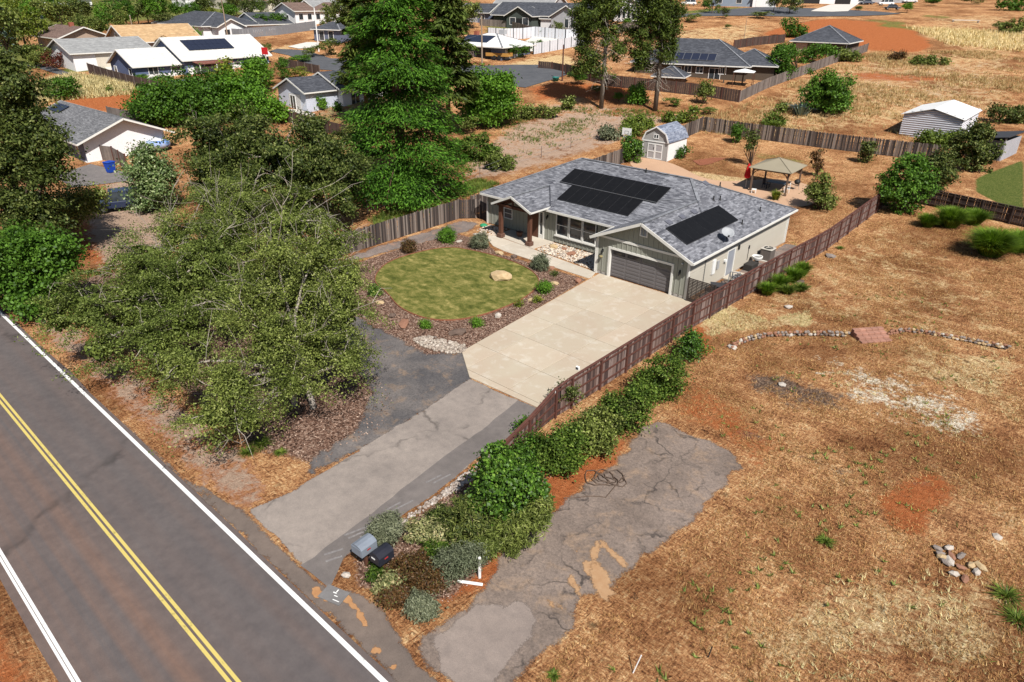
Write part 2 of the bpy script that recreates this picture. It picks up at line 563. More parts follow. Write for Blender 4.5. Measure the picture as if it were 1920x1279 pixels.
paint("dirt", [(-43.77,30.23),(-38.7,48.02),(-27.47,40.58),(-26.09,23.38),(-27.88,12.79),(-35.63,14.98)], .25, 4)
paint("dirt", [(-16.8,16.5),(10.5,16.5),(10.4,49.8),(-16.8,47)], .27, 1)
paint("straw", [(-14,31),(10,33),(10,49),(-16,46)], .22, 2)
paint("dirt", [(11.0,-29.8),(14.6,-28.8),(15.2,-26),(14.6,-22),(12.6,-13.5),(11,-12)], .8, .6)
paint("dirt", [(11.99,-20.81),(13.07,-18.78),(13.63,-15.75),(14.39,-18.61),(14.04,-21.55)], .75, .5)
paint("dirt", [(11.68,-11.21),(12.7,-7.9),(19.78,-11.52),(19.5,-14.89),(18.33,-14.46),(15.66,-13.88),(13.71,-13.51)], .55, 1.5)
paint("dirt", [(23.37,-12.75),(24.53,-9.27),(25.91,-9.95),(25.37,-14.27),(24.04,-14.3)], .85, .7)
paint("dirt", [(9.43,-4.54),(9.5,-1.28),(12.68,-5.34),(12.7,-7.9)], .7, .8)
paint("dirt", [(-115.02,31.86),(-110.0,51.12),(-100.06,49.42),(-101.13,35.36),(-104.09,28.14)], .4, 2)
paint("dirt", [(-39.76,-23.4),(-41.83,-17.82),(-37.09,-14.48),(-27.18,-18.96),(-27.44,-24.04),(-30.97,-25.8)], .7, 1.5)
paint("dirt", [(9.9,-30),(10.6,-26),(10.4,-19),(11.2,-16),(12.5,-20),(12,-26)], .6, .4)
# wood-chip beds
FRONT_BED = [(-13.9,-.8),(-11.4,-.6),(-8,-1.9),(0.3,-1.6),(1.0,-8),(1.7,-15.4),(.6,-17.2),(-3,-17.0),(-8,-16.4),(-12,-14.8),(-14.5,-11),(-14.6,-6)]
TREE_BED = [(-26,-28.5),(-8,-28.3),(2,-28.4),(4.6,-27.2),(4.4,-23.2),(2.6,-21.2),(-1,-20.3),(-7,-18.4),(-16,-18),(-26,-20)]
paint("mulch", FRONT_BED, 1.0, .35)
paint("mulch", TREE_BED, .85, .8)
paint("mulch", [(10.4,-29.4),(11.6,-30.2),(14.5,-28.4),(14,-24.5),(12.6,-20.5),(10.2,-24)], .8, .4)
# dusty tan yards and drives
paint("tan", [(-52.36,-14.87),(-51.51,-9.68),(-37.09,-14.48),(-25.98,-19.5),(-27.44,-24.04),(-36.6,-22.37)], .9, 1.2)
paint("tan", [(-32.86,17.59),(-39.22,34.11),(-36.24,44.85),(-28.77,47.63),(-22.36,51.5),(-22.2,37.89),(-23.6,16.85),(-25.5,12.09)], .62, 2)
paint("tan", [(-43.68,42.03),(-40.82,48.09),(-31.09,51.07),(-24.2,51.68),(-21.13,38.72),(-26.51,34.5),(-35.33,34.16)], .5, 3)
paint("tan", [(-81.74,99.79),(-70.2,123.44),(-41.7,77.16),(-44.42,70.9),(-56.15,70.66)], .4, 5)
paint("tan", [(-97.59,47.63),(-69.28,58.42),(-59.12,43.04),(-55.09,16.76),(-66.95,14.21)], .5, 4)
paint("green", [(-78.72,25.51),(-76.11,38.83),(-61.85,45.69),(-44.9,29.25),(-37.23,3.91),(-55.08,10.0)], .55, 4)
paint("tan", [(-37.57,32.29),(-32.89,44.26),(-25.48,39.0),(-26.09,23.38),(-30.14,23.11)], .5, 3)
# long dry grass, straw coloured
paint("straw", [(8.74,-1.99),(8.77,1.58),(12.89,0.77),(14.26,4.29),(15.19,1.85),(12.09,-2.07),(10.64,-5.39)], .8, .8)
paint("straw", [(11.25,21.56),(14.65,27.47),(20.47,22.75),(24.33,16.08),(25.2,10.13),(19.41,6.84),(11.51,9.48)], .35, 3)
paint("straw", [(20.27,3.56),(25.7,6.74),(27.05,-2.46),(24.09,-1.2),(20.12,-1.02)], .55, 1.5)
paint("straw", [(22.51,-19.43),(25.47,-16.04),(28.79,-14.35),(29.44,-18.77),(22.65,-24.98),(22.12,-22.02)], .5, 1.2)
paint("straw", [(-24.59,162.61),(-2.28,176.33),(2.43,148.94),(-11.3,147.05)], 1.0, 3)
paint("straw", [(-67.35,114.07),(-55.72,152.5),(-42.36,123.14),(-51.1,105.38),(-59.48,101.68)], .5, 3)
paint("straw", [(-17.4,48.58),(-18.8,64.02),(-21.36,89.91),(-19.42,123.24),(1.13,156.49),(13.12,85.9),(2.98,66.41),(-5.51,51.62)], .46, 4)
paint("tan", [(-22.38,107.8),(4.04,139.46),(12.22,91.1),(0.77,74.14),(-9.89,74.2)], .36, 5)
paint("straw", [(-33.79,194.99),(-10.54,225.79),(-3.53,183.69),(-19.49,161.58)], .45, 5)
paint("straw", [(-109.2,-5.97),(-113.54,3.54),(-98.19,7.04),(-92.12,4.46),(-96.68,-4.75),(-96.29,-9.95)], 1.0, 2)
paint("straw", [(-15.93,31.28),(-9.57,30.59),(-3.12,31.59),(-2.5,29.66),(-7.6,28.25),(-12.84,28.66)], .9, .7)
paint("straw", [(-66.37,61.14),(-66.88,81.03),(-54.72,72.07),(-54.95,65.93),(-59.61,60.22)], .7, 2)
paint("straw", [(-118.63,34.98),(-111.08,51.86),(-105.78,48.22),(-107.2,36.7)], .55, 2)
paint("straw", [(11.2,-3.2),(13,-3),(13.6,3),(15,10),(16,25),(11.4,28)], .4, 1)
paint("pale", [(17.25,-1.99),(20.34,-0.82),(23.75,-0.78),(25.74,-2.41),(26.57,-4.69),(25.38,-6.35),(22.37,-6.16),(19.17,-5.75)], .62, 1.6)
paint("pale", [(16.16,-3.86),(18.15,-2.85),(18.62,-4.17),(16.86,-4.86)], .5, .8)
paint("pale", [(26.87,-10.43),(27.37,-9.53),(28.27,-11.23),(28.09,-11.78)], .35, .5)
paint("burn", [(14.01,-6.69),(16.43,-5.26),(19.99,-4.99),(20.4,-7.01),(18.06,-8.51),(15.67,-8.26)], .8, .9)
paint("burn", [(16.65,-12.06),(18.16,-11.28),(18.88,-12.35),(17.43,-13.12)], .6, .5)
paint("burn", [(17.43,-13.12),(19.1,-9.8),(23.5,-8.63),(27.1,-7.9),(28.09,-11.78),(24.99,-14.24),(22.42,-14.95),(19.79,-16.04)], .33, 2.5)
paint("straw", [(11.39,-0.62),(9.21,7.33),(12.22,23.94),(17.06,24.46),(24.33,16.08),(26.14,3.74),(19.96,4.74),(14.69,1.39)], .4, 2)
paint("burn", [(19.58,-9.04),(22.03,-8.29),(22.79,-9.29),(21.01,-10.94)], .35, .8)
# weeds and green patches
paint("green", [(-22.33,-3.84),(-25.87,3.47),(-25.42,13.64),(-22.49,13.5),(-21.83,9.99),(-21.76,0.02),(-20.16,-4.92)], .8, .8)
paint("green", [(-46.4,32.85),(-39.94,40.72),(-37.53,42.08),(-37.18,37.47),(-41.76,30.32)], .7, 1.5)
paint("green", [(-1.28,35.44),(1.8,36.45),(3.18,45.35),(0.04,47.4),(-2.52,41.2)], .4, 1.2)
paint("green", [(-8.25,42.28),(-3.44,43.4),(2.08,41.81),(-1.46,38.68),(-6.38,38.38)], .55, 1.2)
paint("green", [(7.4,17.01),(8.35,17.44),(9.63,14.78),(9.15,13.82)], .6, .5)
paint("green", [(-40.01,176.4),(-28.64,176.85),(-19.81,167.38),(-23.77,159.73),(-32.58,164.0)], .7, 2)
paint("green", [(-31.6,197.25),(-23.18,202.05),(-21.26,193.83),(-27.58,187.41)], .7, 2)
paint("green", [(-105.19,95.06),(-101.06,106.54),(-86.07,93.28),(-94.46,85.0)], .8, 3)
paint("green", [(-84.23,154.97),(-81.1,193.05),(-71.69,173.24),(-78.85,148.68)], 1.0, 3)
paint("green", [(-6.11,60.3),(-2.74,67.0),(3.83,63.38),(-0.9,57.45)], .4, 2)
paint("green", [(0.32,75.72),(12.52,89.37),(13.12,85.9),(4.16,74.58)], .3, 2)
paint("lush", [(15.44,45.25),(17.7,57.3),(20.97,36.72),(19.25,37.32),(16.46,40.34)], 1.0, .8)
paint("lush", [(-121.73,3.74),(-119.31,11.99),(-115.91,10.85),(-117.36,3.14)], .9, 1)
paint("green", [(-146.6,1.36),(-170.38,14.44),(-170.96,37.55),(-164.44,58.42),(-155.56,75.49),(-168.13,98.61),(-212.73,130.49),(-287.08,39.48)], 1.1, 6)
paint("green", [(-117.85,-6.55),(-123.97,0.13),(-131.5,7.93),(-142.47,9.66),(-146.6,1.36)], 1.1, 3)
paint("green", [(-97.57,7.64),(-97.43,22.45),(-88.5,27.59),(-66.95,14.21),(-72.96,-0.15)], .6, 3)
paint("lush", [(-137.09,54.68),(-134.58,61.88),(-130.19,59.02),(-132.8,52.1)], .9, 2)
for ch in ("dirt","straw","green","burn","pale"):
    wipe(ch, FRONT_BED, .4)

def ground_mesh():
    ny, nx = XX.shape
    V = np.stack([XX.ravel(), YY.ravel(), ZZ.ravel()], 1)
    i = np.arange(ny*nx).reshape(ny, nx)
    F = np.stack([i[:-1,:-1].ravel(), i[:-1,1:].ravel(), i[1:,1:].ravel(), i[1:,:-1].ravel()], 1)
    m, nt, b = _new("ground_earth")
    p = pos(nt)
    def attr(n_):
        a = node(nt, "ShaderNodeAttribute"); a.attribute_name = n_
        s_ = node(nt, "ShaderNodeSeparateColor"); nt.links.new(a.outputs["Color"], s_.inputs[0])
        return s_.outputs[0], s_.outputs[1], s_.outputs[2], a.outputs["Alpha"]
    dirt, green, mulch, tan = attr("mask_a"); straw, burn, lush, pale = attr("mask_b")
    n_big = noise(nt, p, .14, 2, .5); n_mid = noise(nt, p, .7, 4, .65, .3); n_sm = noise(nt, p, 3.2, 4, .7, .5)
    n_fine = noise(nt, p, 8.5, 4, .75, .8); n_grain = noise(nt, p, 34, 2, .75)
    mp = node(nt, "ShaderNodeMapping"); mp.inputs["Scale"].default_value = (5.5, 1.2, 3); mp.inputs["Rotation"].default_value = (0, 0, .7)
    nt.links.new(p, mp.inputs["Vector"])
    n_fib = noise(nt, mp.outputs[0], 1.7, 4, .8, 1.2)
    mp2 = node(nt, "ShaderNodeMapping"); mp2.inputs["Scale"].default_value = (1.2, 5.5, 3); mp2.inputs["Rotation"].default_value = (0, 0, .3)
    nt.links.new(p, mp2.inputs["Vector"])
    n_fib2 = noise(nt, mp2.outputs[0], 1.7, 4, .8, 1.2)
    # cropped dry field: thatch of straw over red-brown soil
    t = mth(nt, 'ADD', mth(nt, 'MULTIPLY', n_fib, .34), mth(nt, 'MULTIPLY', n_fib2, .33))
    t = mth(nt, 'ADD', t, mth(nt, 'MULTIPLY', n_fine, .33))
    t = mth(nt, 'ADD', mth(nt, 'MULTIPLY', mth(nt, 'SUBTRACT', t, .5), 2.9), .52)
    t2 = mth(nt, 'ADD', t, mth(nt, 'MULTIPLY', mth(nt, 'SUBTRACT', n_mid, .5), .7))
    base = ramp(nt, t2, [(.14, (.045,.02,.011)), (.32, (.165,.07,.03)), (.48, (.365,.165,.071)), (.64, (.52,.275,.122)), (.86, (.77,.54,.29))])
    tone = ramp(nt, n_big, [(.38, (.66,.6,.56)), (.5, (1,.98,.96)), (.61, (1.2,1.25,1.27))])
    base = mix(nt, 1.0, base, tone, 'MULTIPLY')
    def fac(mask, lo=.36, hi=.64, kmid=.9, ksm=.7):
        v = mth(nt, 'ADD', mask, mth(nt, 'MULTIPLY', mth(nt, 'SUBTRACT', n_mid, .5), kmid))
        v = mth(nt, 'ADD', v, mth(nt, 'MULTIPLY', mth(nt, 'SUBTRACT', n_sm, .5), ksm))
        v = mth(nt, 'MULTIPLY', maprange(nt, v, lo, hi), maprange(nt, mask, .02, .2))
        return v
    spk = mth(nt, 'MULTIPLY', ramp(nt, noise(nt, p, 4.6, 4, .85, 1.5), [(.33, .9), (.45, 0)]), ramp(nt, n_mid, [(.38, .35), (.6, 1)]))
    base = mix(nt, spk, base, (.075,.042,.024))
    strw = ramp(nt, t, [(.2, (.24,.14,.065)), (.42, (.47,.305,.14)), (.6, (.66,.475,.245)), (.8, (.88,.73,.46))])
    col = mix(nt, fac(straw), base, strw)
    red = ramp(nt, mth(nt, 'ADD', mth(nt, 'MULTIPLY', n_sm, .6), mth(nt, 'MULTIPLY', n_fine, .4)), [(.3, (.22,.068,.026)), (.5, (.40,.125,.042)), (.7, (.53,.215,.088))])
    col = mix(nt, fac(dirt), col, red)
    tn = ramp(nt, mth(nt, 'ADD', mth(nt, 'MULTIPLY', n_sm, .5), mth(nt, 'MULTIPLY', n_grain, .5)), [(.3, (.32,.205,.14)), (.7, (.55,.40,.295))])
    col = mix(nt, fac(tan), col, tn)
    pl = ramp(nt, t, [(.36, (.30,.2,.12)), (.5, (.66,.55,.4)), (.64, (.9,.83,.68))])
    col = mix(nt, fac(pale, .45, .75, 1.5, 1.2), col, pl)
    bn = ramp(nt, t, [(.36, (.035,.028,.026)), (.55, (.11,.085,.072)), (.72, (.26,.19,.14))])
    col = mix(nt, mth(nt, 'MULTIPLY', fac(burn, .45, .8, 1.5, 1.0), .85), col, bn)
    vor = node(nt, "ShaderNodeTexVoronoi"); vor.inputs["Scale"].default_value = 13
    nt.links.new(p, vor.inputs["Vector"])
    hs = node(nt, "ShaderNodeSeparateColor"); nt.links.new(vor.outputs["Color"], hs.inputs[0])
    mc = ramp(nt, mth(nt, 'ADD', mth(nt, 'MULTIPLY', hs.outputs[0], .6), mth(nt, 'MULTIPLY', n_fine, .4)), [(.2, (.06,.032,.022)), (.45, (.175,.095,.065)), (.65, (.31,.19,.135)), (.85, (.54,.39,.3))])
    col = mix(nt, fac(mulch, .4, .6, .3, .25), col, mc)
    gr = ramp(nt, t, [(.34, (.035,.05,.012)), (.5, (.11,.135,.03)), (.66, (.27,.26,.075))])
    col = mix(nt, fac(green, .4, .75, .7, .5), col, gr)
    lw = ramp(nt, t, [(.25, (.04,.07,.012)), (.5, (.095,.125,.026)), (.75, (.2,.2,.06))])
    col = mix(nt, fac(lush, .4, .6, .2, .15), col, lw)
    # small dark weeds dotted through the field
    v2 = node(nt, "ShaderNodeTexVoronoi"); v2.inputs["Scale"].default_value = .75; nt.links.new(p, v2.inputs["Vector"])
    dot = mth(nt, 'MULTIPLY', ramp(nt, mth(nt, 'ADD', v2.outputs["Distance"], mth(nt, 'MULTIPLY', mth(nt, 'SUBTRACT', n_sm, .5), .3)), [(.06, .75), (.16, 0)]), ramp(nt, n_mid, [(.45, 0), (.55, 1)]))
    nofield = mth(nt, 'SUBTRACT', 1.0, mth(nt, 'ADD', mulch, mth(nt, 'ADD', dirt, lush), True), True)
    col = mix(nt, mth(nt, 'MULTIPLY', dot, nofield), col, (.07,.045,.022))
    col = mix(nt, 1.0, col, ramp(nt, n_grain, [(.25, (.7,.7,.7)), (.75, (1.28,1.28,1.28))]), 'MULTIPLY')
    nt.links.new(col, b.inputs["Base Color"])
    b.inputs["Roughness"].default_value = 1.0; b.inputs["Specular IOR Level"].default_value = .08
    h = mth(nt, 'ADD', mth(nt, 'MULTIPLY', t, 1.0), mth(nt, 'MULTIPLY', n_sm, .8))
    bump(nt, h, 1.0, .09, b)
    me = np_mesh("ground", V, F, m, smooth=True)
    for nm, chs in (("mask_a", ("dirt","green","mulch","tan")), ("mask_b", ("straw","burn","lush","pale"))):
        a = me.color_attributes.new(nm, 'FLOAT_COLOR', 'POINT')
        a.data.foreach_set("color", np.stack([MASK[c].ravel() for c in chs], 1).astype(np.float32).ravel())
    o = link(bpy.data.objects.new("ground", me)); o["kind"] = "structure"
    return o
ground_mesh()

# ------------------------------------------------------------------ road, lines, shoulders
M_ROAD = asphalt_mat("road_asphalt", (.102,.088,.086), (.12,.103,.099), streak=(.20,.115,.08), crack=.05)
M_SHOULDER = asphalt_mat("shoulder_asphalt", (.125,.1,.086), (.185,.143,.118))
M_DRIVE = asphalt_mat("drive_asphalt", (.225,.192,.17), (.30,.255,.222), crack=.13)
M_DRIVE2 = asphalt_mat("drive_patch_asphalt", (.135,.118,.11), (.18,.157,.146))
M_PAD = asphalt_mat("old_pad_asphalt", (.15,.116,.096), (.245,.192,.16), crack=.6, dirt=(.31,.215,.145), coarse=True)
M_PADLIGHT = asphalt_mat("pad_light_asphalt", (.22,.178,.155), (.275,.225,.195), crack=.13)
M_BLACKTOP = asphalt_mat("far_blacktop", (.075,.078,.086), (.105,.107,.115))
M_GRIND = asphalt_mat("asphalt_grindings", (.07,.068,.072), (.17,.15,.14), dirt=(.26,.18,.12), coarse=True)
M_GRIND2 = asphalt_mat("grey_gravel", (.12,.1,.092), (.26,.21,.185), dirt=(.33,.2,.14), coarse=True)
M_WHITE_LINE = paint_line("line_white", (.74,.73,.70))
M_YELLOW = paint_line("line_yellow", (.58,.46,.13))

def strip(name, x0, x1, y0, y1, dz, mat, parent=None, step=6.0, wob=0.0, seed=1):
    rg = np.random.default_rng(seed)
    xs = np.arange(x0, x1+.1, step)
    mb = MB(); pts = []
    for x in xs:
        z = 0 if -60 < x < 60 else float(zt(x, (y0+y1)/2))
        w0, w1 = rg.normal(0, wob, 2) if wob else (0, 0)
        pts.append(((x, y0+w0, zt(x, y0)+dz), (x, y1+w1, zt(x, y1)+dz)))
    for (a, b), (c, d) in zip(pts[:-1], pts[1:]):
        mb.face([a, c, d, b])
    return mb.build(name, mat, parent)

road = strip("road", -420, 180, ROAD_LO, ROAD_HI, .0, M_ROAD, step=3.0, wob=.03); road["kind"] = "structure"
# shoulder apron between the edge line and the two drives
sheet("road_shoulder", rough_poly([(-30,-31.65),(60,-31.65),(60,-30.7),(19,-30.7),(15.5,-30.6),(13.2,-30.0),(11.6,-30.2),(11.0,-30.75),(9.3,-30.85),(7,-30.75),(5.2,-30.65),(3.6,-30.95),(1.5,-31.3),(-6,-31.42),(-30,-31.45)], .4, .04, 5), .008, M_SHOULDER, cell=.35, feather=.3)
strip("edge_line", -420, 180, -31.88, -31.72, .006, M_WHITE_LINE, road)
strip("centre_line", -420, 180, -34.98, -34.87, .006, M_YELLOW, road)
strip("centre_line", -420, 180, -34.79, -34.68, .006, M_YELLOW, road)
strip("edge_line", -420, 180, -38.1, -38.02, .006, M_WHITE_LINE, road)
strip("edge_line", -420, 180, -38.0, -37.9, .006, M_WHITE_LINE, road)

# lower drive (two asphalt pours), old pad, gravel
DRIVE = [(5.05,-30.72),(5.3,-29.3),(5.26,-27.4),(4.83,-23.4),(4.69,-21.1),(4.14,-17.28),(9.6,-17.02),(9.45,-19.6),(9.6,-22.2),(9.98,-25.0),(9.98,-26.4),(10.0,-28.5),(10.2,-29.6),(11.05,-30.85),(9.3,-30.95)]
drive = sheet("asphalt_driveway", rough_poly(DRIVE, .5, .03, 2), .014, M_DRIVE, cell=.3, feather=.22)
sheet("patched_strip", rough_poly([(9.3,-30.9),(9.0,-28.1),(8.69,-25.7),(8.3,-23.0),(8.11,-20.3),(7.6,-17.25),(9.55,-17.1),(9.4,-19.6),(9.5,-22.2),(9.9,-25.0),(9.9,-26.4),(9.92,-28.4),(10.1,-29.6),(10.95,-30.8)], .5, .025, 3), .02, M_DRIVE2, parent=drive)
M_SCUFF = pm("old_paint_scuff", (.27,.25,.24), (.15,.135,.13), 9, .8, fine=30)
for (x, y, a, l) in [(9.15,-24.35,1.45,.8),(9.4,-24.1,1.45,.9),(9.25,-26.6,1.5,.7),(9.5,-26.4,1.45,1.1),(9.3,-28.5,1.3,.9),(9.55,-28.35,1.35,1.2),(9.8,-28.2,1.3,.8),(9.6,-29.7,1.2,.7),(9.9,-29.9,1.2,.6)]:
    c, s_ = math.cos(a), math.sin(a); w = .045
    sheet("paint_scuff", [(x-c*l/2-s_*w, y-s_*l/2+c*w),(x+c*l/2-s_*w, y+s_*l/2+c*w),(x+c*l/2+s_*w, y+s_*l/2-c*w),(x-c*l/2+s_*w, y-s_*l/2-c*w)], .026, M_SCUFF, parent=drive)
PAD = [(14.75,-30.0),(15.0,-29.1),(15.0,-27.75),(14.85,-26.3),(14.32,-25.7),(14.34,-23.2),(14.2,-20.4),(14.3,-18.65),(13.6,-14.1),(14.8,-13.9),(16.06,-14.15),(17.1,-13.8),(18.43,-14.8),(18.1,-15.6),(18.35,-17.6),(18.4,-19.7),(18.0,-22.2),(17.9,-24.6),(17.5,-25.2),(17.8,-25.8),(18.1,-27.2),(17.84,-28.0),(18.0,-29.25),(18.1,-30.6),(16.0,-30.75),(15.4,-30.6)]
_pc = (16.2,-22)
PAD = [(x+(.32 if x > _pc[0] else -.32), y+(.3 if y > -16 else 0)) for x, y in PAD]
pad = sheet("old_asphalt_pad", rough_poly(PAD, .4, .1, 8), .01, M_PAD, cell=.3, feather=.5)
sheet("newer_pour", rough_poly([(14.9,-29.9),(15.1,-29),(15.05,-27.8),(15.6,-27.3),(16.2,-26.6),(17.2,-26.9),(17.6,-27.6),(17.5,-28.3),(17.8,-29.4),(17.9,-30.5),(16.2,-30.6)], .3, .06, 9), .016, M_PADLIGHT, cell=.3, parent=pad, feather=.3)
# sandy holes worn through the pad
M_SAND = pm("orange_sand", (.37,.21,.105), (.43,.27,.15), 4, 1.0, fine=40, bmp=.4)
for i, (px, r1, r2, a) in enumerate([((16.71,-23.09),.33,.7,.4),((17.29,-22.82),.35,1.1,1.3),((17.07,-23.91),.5,.55,.2),((17.72,-24.16),.5,1.1,.9),((16.17,-23.48),.22,.35,0),((14.19,-22.38),.14,.4,1.2),((14.91,-21.5),.14,.3,1),((14.7,-22.17),.1,.25,1),((17.03,-26.16),.2,.35,1.2),((17.54,-26.06),.2,.6,1.5),((16.02,-24.69),.1,.16,0),((14.76,-23.74),.15,.25,.5),((17.17,-24.99),.3,.7,1.0)]):
    pl = [(px[0]+math.cos(a)*r1*math.cos(t)-math.sin(a)*r2*math.sin(t), px[1]+math.sin(a)*r1*math.cos(t)+math.cos(a)*r2*math.sin(t)) for t in np.linspace(0, 6.28, 11)[:-1]]
    sheet("sandy_hole", rough_poly(pl, .12, .05, 20+i), .022+.0015*i, M_SAND, cell=.1, parent=pad, feather=.34)
M_WASH = pm("orange_wash", (.36,.175,.075), (.43,.235,.11), 3, 1.0, fine=40, bmp=.4)
for i, pts_ in enumerate([[(10.33,-31.26),(10.52,-31.02),(10.99,-30.97),(11.33,-30.59),(11.86,-30.49),(13.05,-30.76),(13.33,-30.87),(13.14,-31.05),(12.14,-30.85),(11.72,-30.87),(11.29,-31.32),(10.79,-31.41)], [(14.03,-31.51),(13.9,-31.1),(14.33,-31.16),(14.46,-31.31),(14.2,-31.54)], [(14.8,-31.45),(14.92,-31.17),(15.2,-31.24),(15.13,-31.45)]]):
    sheet("soil_wash", rough_poly(pts_, .12, .04, 40+i), .03, M_WASH, cell=.1, feather=.1)
# asphalt grindings beside the concrete and gravel by the left fence
sheet("gravel_patch", rough_poly([(-10,-16.3),(-3,-16.5),(.3,-16.7),(1.9,-15.0),(4.6,-16.6),(5.2,-20.5),(5.5,-25),(5.3,-28.6),(4.0,-27.6),(3.4,-24.6),(1.4,-22.0),(-1.5,-20.9),(-7,-19.3),(-11.5,-18.4)], .35, .1, 4), .012, M_GRIND, cell=.4, feather=.75)
sheet("gravel_patch", rough_poly([(-16.6,-9.6),(-16.7,2.2),(-14.6,3.2),(-13.6,1.0),(-13.3,-1.6),(-13.9,-3.6),(-14.3,-7),(-14.6,-11),(-15.8,-11.8)], .35, .1, 6), .012, M_GRIND2, cell=.4, feather=.9)
sheet("gravel_patch", rough_poly([(8.0,1.2),(9.4,1.2),(9.9,4),(10.2,9),(10.3,16),(8.1,16.2),(7.7,16),(7.7,1.3)], .35, .04, 7), .012, M_GRIND2)
# far streets
street = sheet("street", [(-90.76,33.34),(-76.84,39.4),(-61.85,45.69),(-49.7,48.9),(-50.18,56.28),(-50.84,61.03),(-54.35,64.4),(-60.55,65.05),(-64.18,61.69),(-67.77,56.88),(-74.45,55.11),(-87.37,47.65),(-94.45,42.87),(-105.3,44.67),(-111.33,41.64),(-109.93,38.94),(-103.57,39.23),(-98.1,38.11)], .07, M_BLACKTOP, cell=2.0)
sheet("street", [(-83.19,139.1),(-78.03,153.13),(-76.01,189.83),(-70.26,196.61),(-55.5,197.13),(-43.49,198.24),(-35.76,196.93),(-37.69,188.99),(-43.29,179.77),(-55.53,165.6),(-65.01,159.35),(-74.9,147.56),(-77.81,133.2)], .12, M_BLACKTOP, cell=5.0)
sheet("side_road", [(-131.71,-0.15),(-124.41,1.12),(-115.48,1.66),(-107.77,3.17),(-111.47,3.66),(-117.87,3.32),(-126.43,3.51)], .07, M_BLACKTOP, cell=2.0)
sheet("parking_court", [(-59.81,-17.59),(-62.17,-12.96),(-53.17,-11.27),(-51.83,-12.37),(-52.36,-14.87),(-53.45,-17.85)], .04, asphalt_mat("court_asphalt", (.15,.135,.13), (.19,.17,.16)), cell=2.0)
M_PALECON = pm("pale_concrete", (.66,.62,.55), (.58,.54,.48), .6, .9, fine=20)
sheet("concrete_drive", [(-56.86,183.92),(-66.19,225.83),(-59.91,233.37),(-49.07,192.2),(-51.79,186.92)], .16, M_PALECON, cell=5.0)
sheet("concrete_drive", [(-119.23,10.55),(-121.22,13.22),(-116.68,13.04),(-112.44,10.68),(-113.09,8.65)], .1, M_PALECON, cell=2.0)
sheet("concrete_drive", [(-111.81,44.45),(-113.15,49.9),(-111.08,51.86),(-106.61,47.48),(-108.05,44.58)], .1, M_PALECON, cell=2.0)

# ------------------------------------------------------------------ concrete drive: every pour between joints is a slab
M_CONC = concrete_mat("driveway_concrete", (.465,.40,.305), (.45,.365,.275), (.55,.50,.42), .6)
M_WALK = concrete_mat("walkway_concrete", (.52,.46,.375), (.47,.41,.335), (.58,.53,.45), .5)
M_EDGE = pm("joint_brown_concrete", (.34,.27,.2), (.28,.22,.17), 2, .95)  # darker brown concrete tone for joint lines
def clip(poly, a, b):
    """keep what lies left of a->b"""
    out = []
    side = lambda p: (b[0]-a[0])*(p[1]-a[1])-(b[1]-a[1])*(p[0]-a[0])
    for i in range(len(poly)):
        p, q = poly[i], poly[(i+1) % len(poly)]
        sp, sq = side(p), side(q)
        if sp >= 0: out.append(p)
        if sp*sq < 0:
            t = sp/(sp-sq); out.append((p[0]+(q[0]-p[0])*t, p[1]+(q[1]-p[1])*t))
    return out
CONC = [(.36,-.03),(1.74,-15.5),(4.14,-17.26),(9.55,-17.05),(9.72,-3.8),(9.78,-.03)]
cdrive = empty("concrete_driveway", (5,-8,0)); cdrive["kind"] = "structure"
def slabs(parent, outline, xs, ys, mat, z1, gap=.014):
    for i in range(len(xs)-1):
        for j in range(len(ys)-1):
            p = [(xs[i]+gap, ys[j]+gap),(xs[i+1]-gap, ys[j]+gap),(xs[i+1]-gap, ys[j+1]-gap),(xs[i]+gap, ys[j+1]-gap)]
            n = len(outline)
            ar = sum(outline[k][0]*outline[(k+1) % n][1]-outline[(k+1) % n][0]*outline[k][1] for k in range(n))
            for k in range(n):
                a, b = outline[k], outline[(k+1) % n]
                if ar < 0: a, b = b, a
                p = clip(p, a, b)
                if len(p) < 3: break
            if len(p) < 3: continue
            ox, oy = parent.location.x, parent.location.y
            q = [(u[0]-ox, u[1]-oy) for u in p]
            o = MB().prism(q, -.06, z1 + rng.normal(0, .002)).build("slab", mat, parent)
            bevel(o, .012)
slabs(cdrive, CONC, [-.2,3.35,6.55,10], [-17.4,-16.75,-14.2,-11.65,-9.0,-6.0,-3.0,0], M_CONC, .055)
walk = empty("walkway", (-5,0,0)); walk["kind"] = "structure"
slabs(walk, [(.0,-.04),(.36,-1.0),(.3,-1.35),(-3.05,-1.3),(-8.0,-1.25),(-9.6,-.95),(-11.0,-.1),(-11.75,.7),(-11.4,1.2),(-6.7,.68),(-3,.35)], [-12,-9.0,-6.1,-3.05,.5], [-2,2], M_WALK, .05)
slabs(walk, [(-11.4,1.22),(-6.72,.72),(-6.6,3.2),(-11.4,3.25)], [-12,-9.0,-6.4], [.4,3.3], M_WALK, .062)

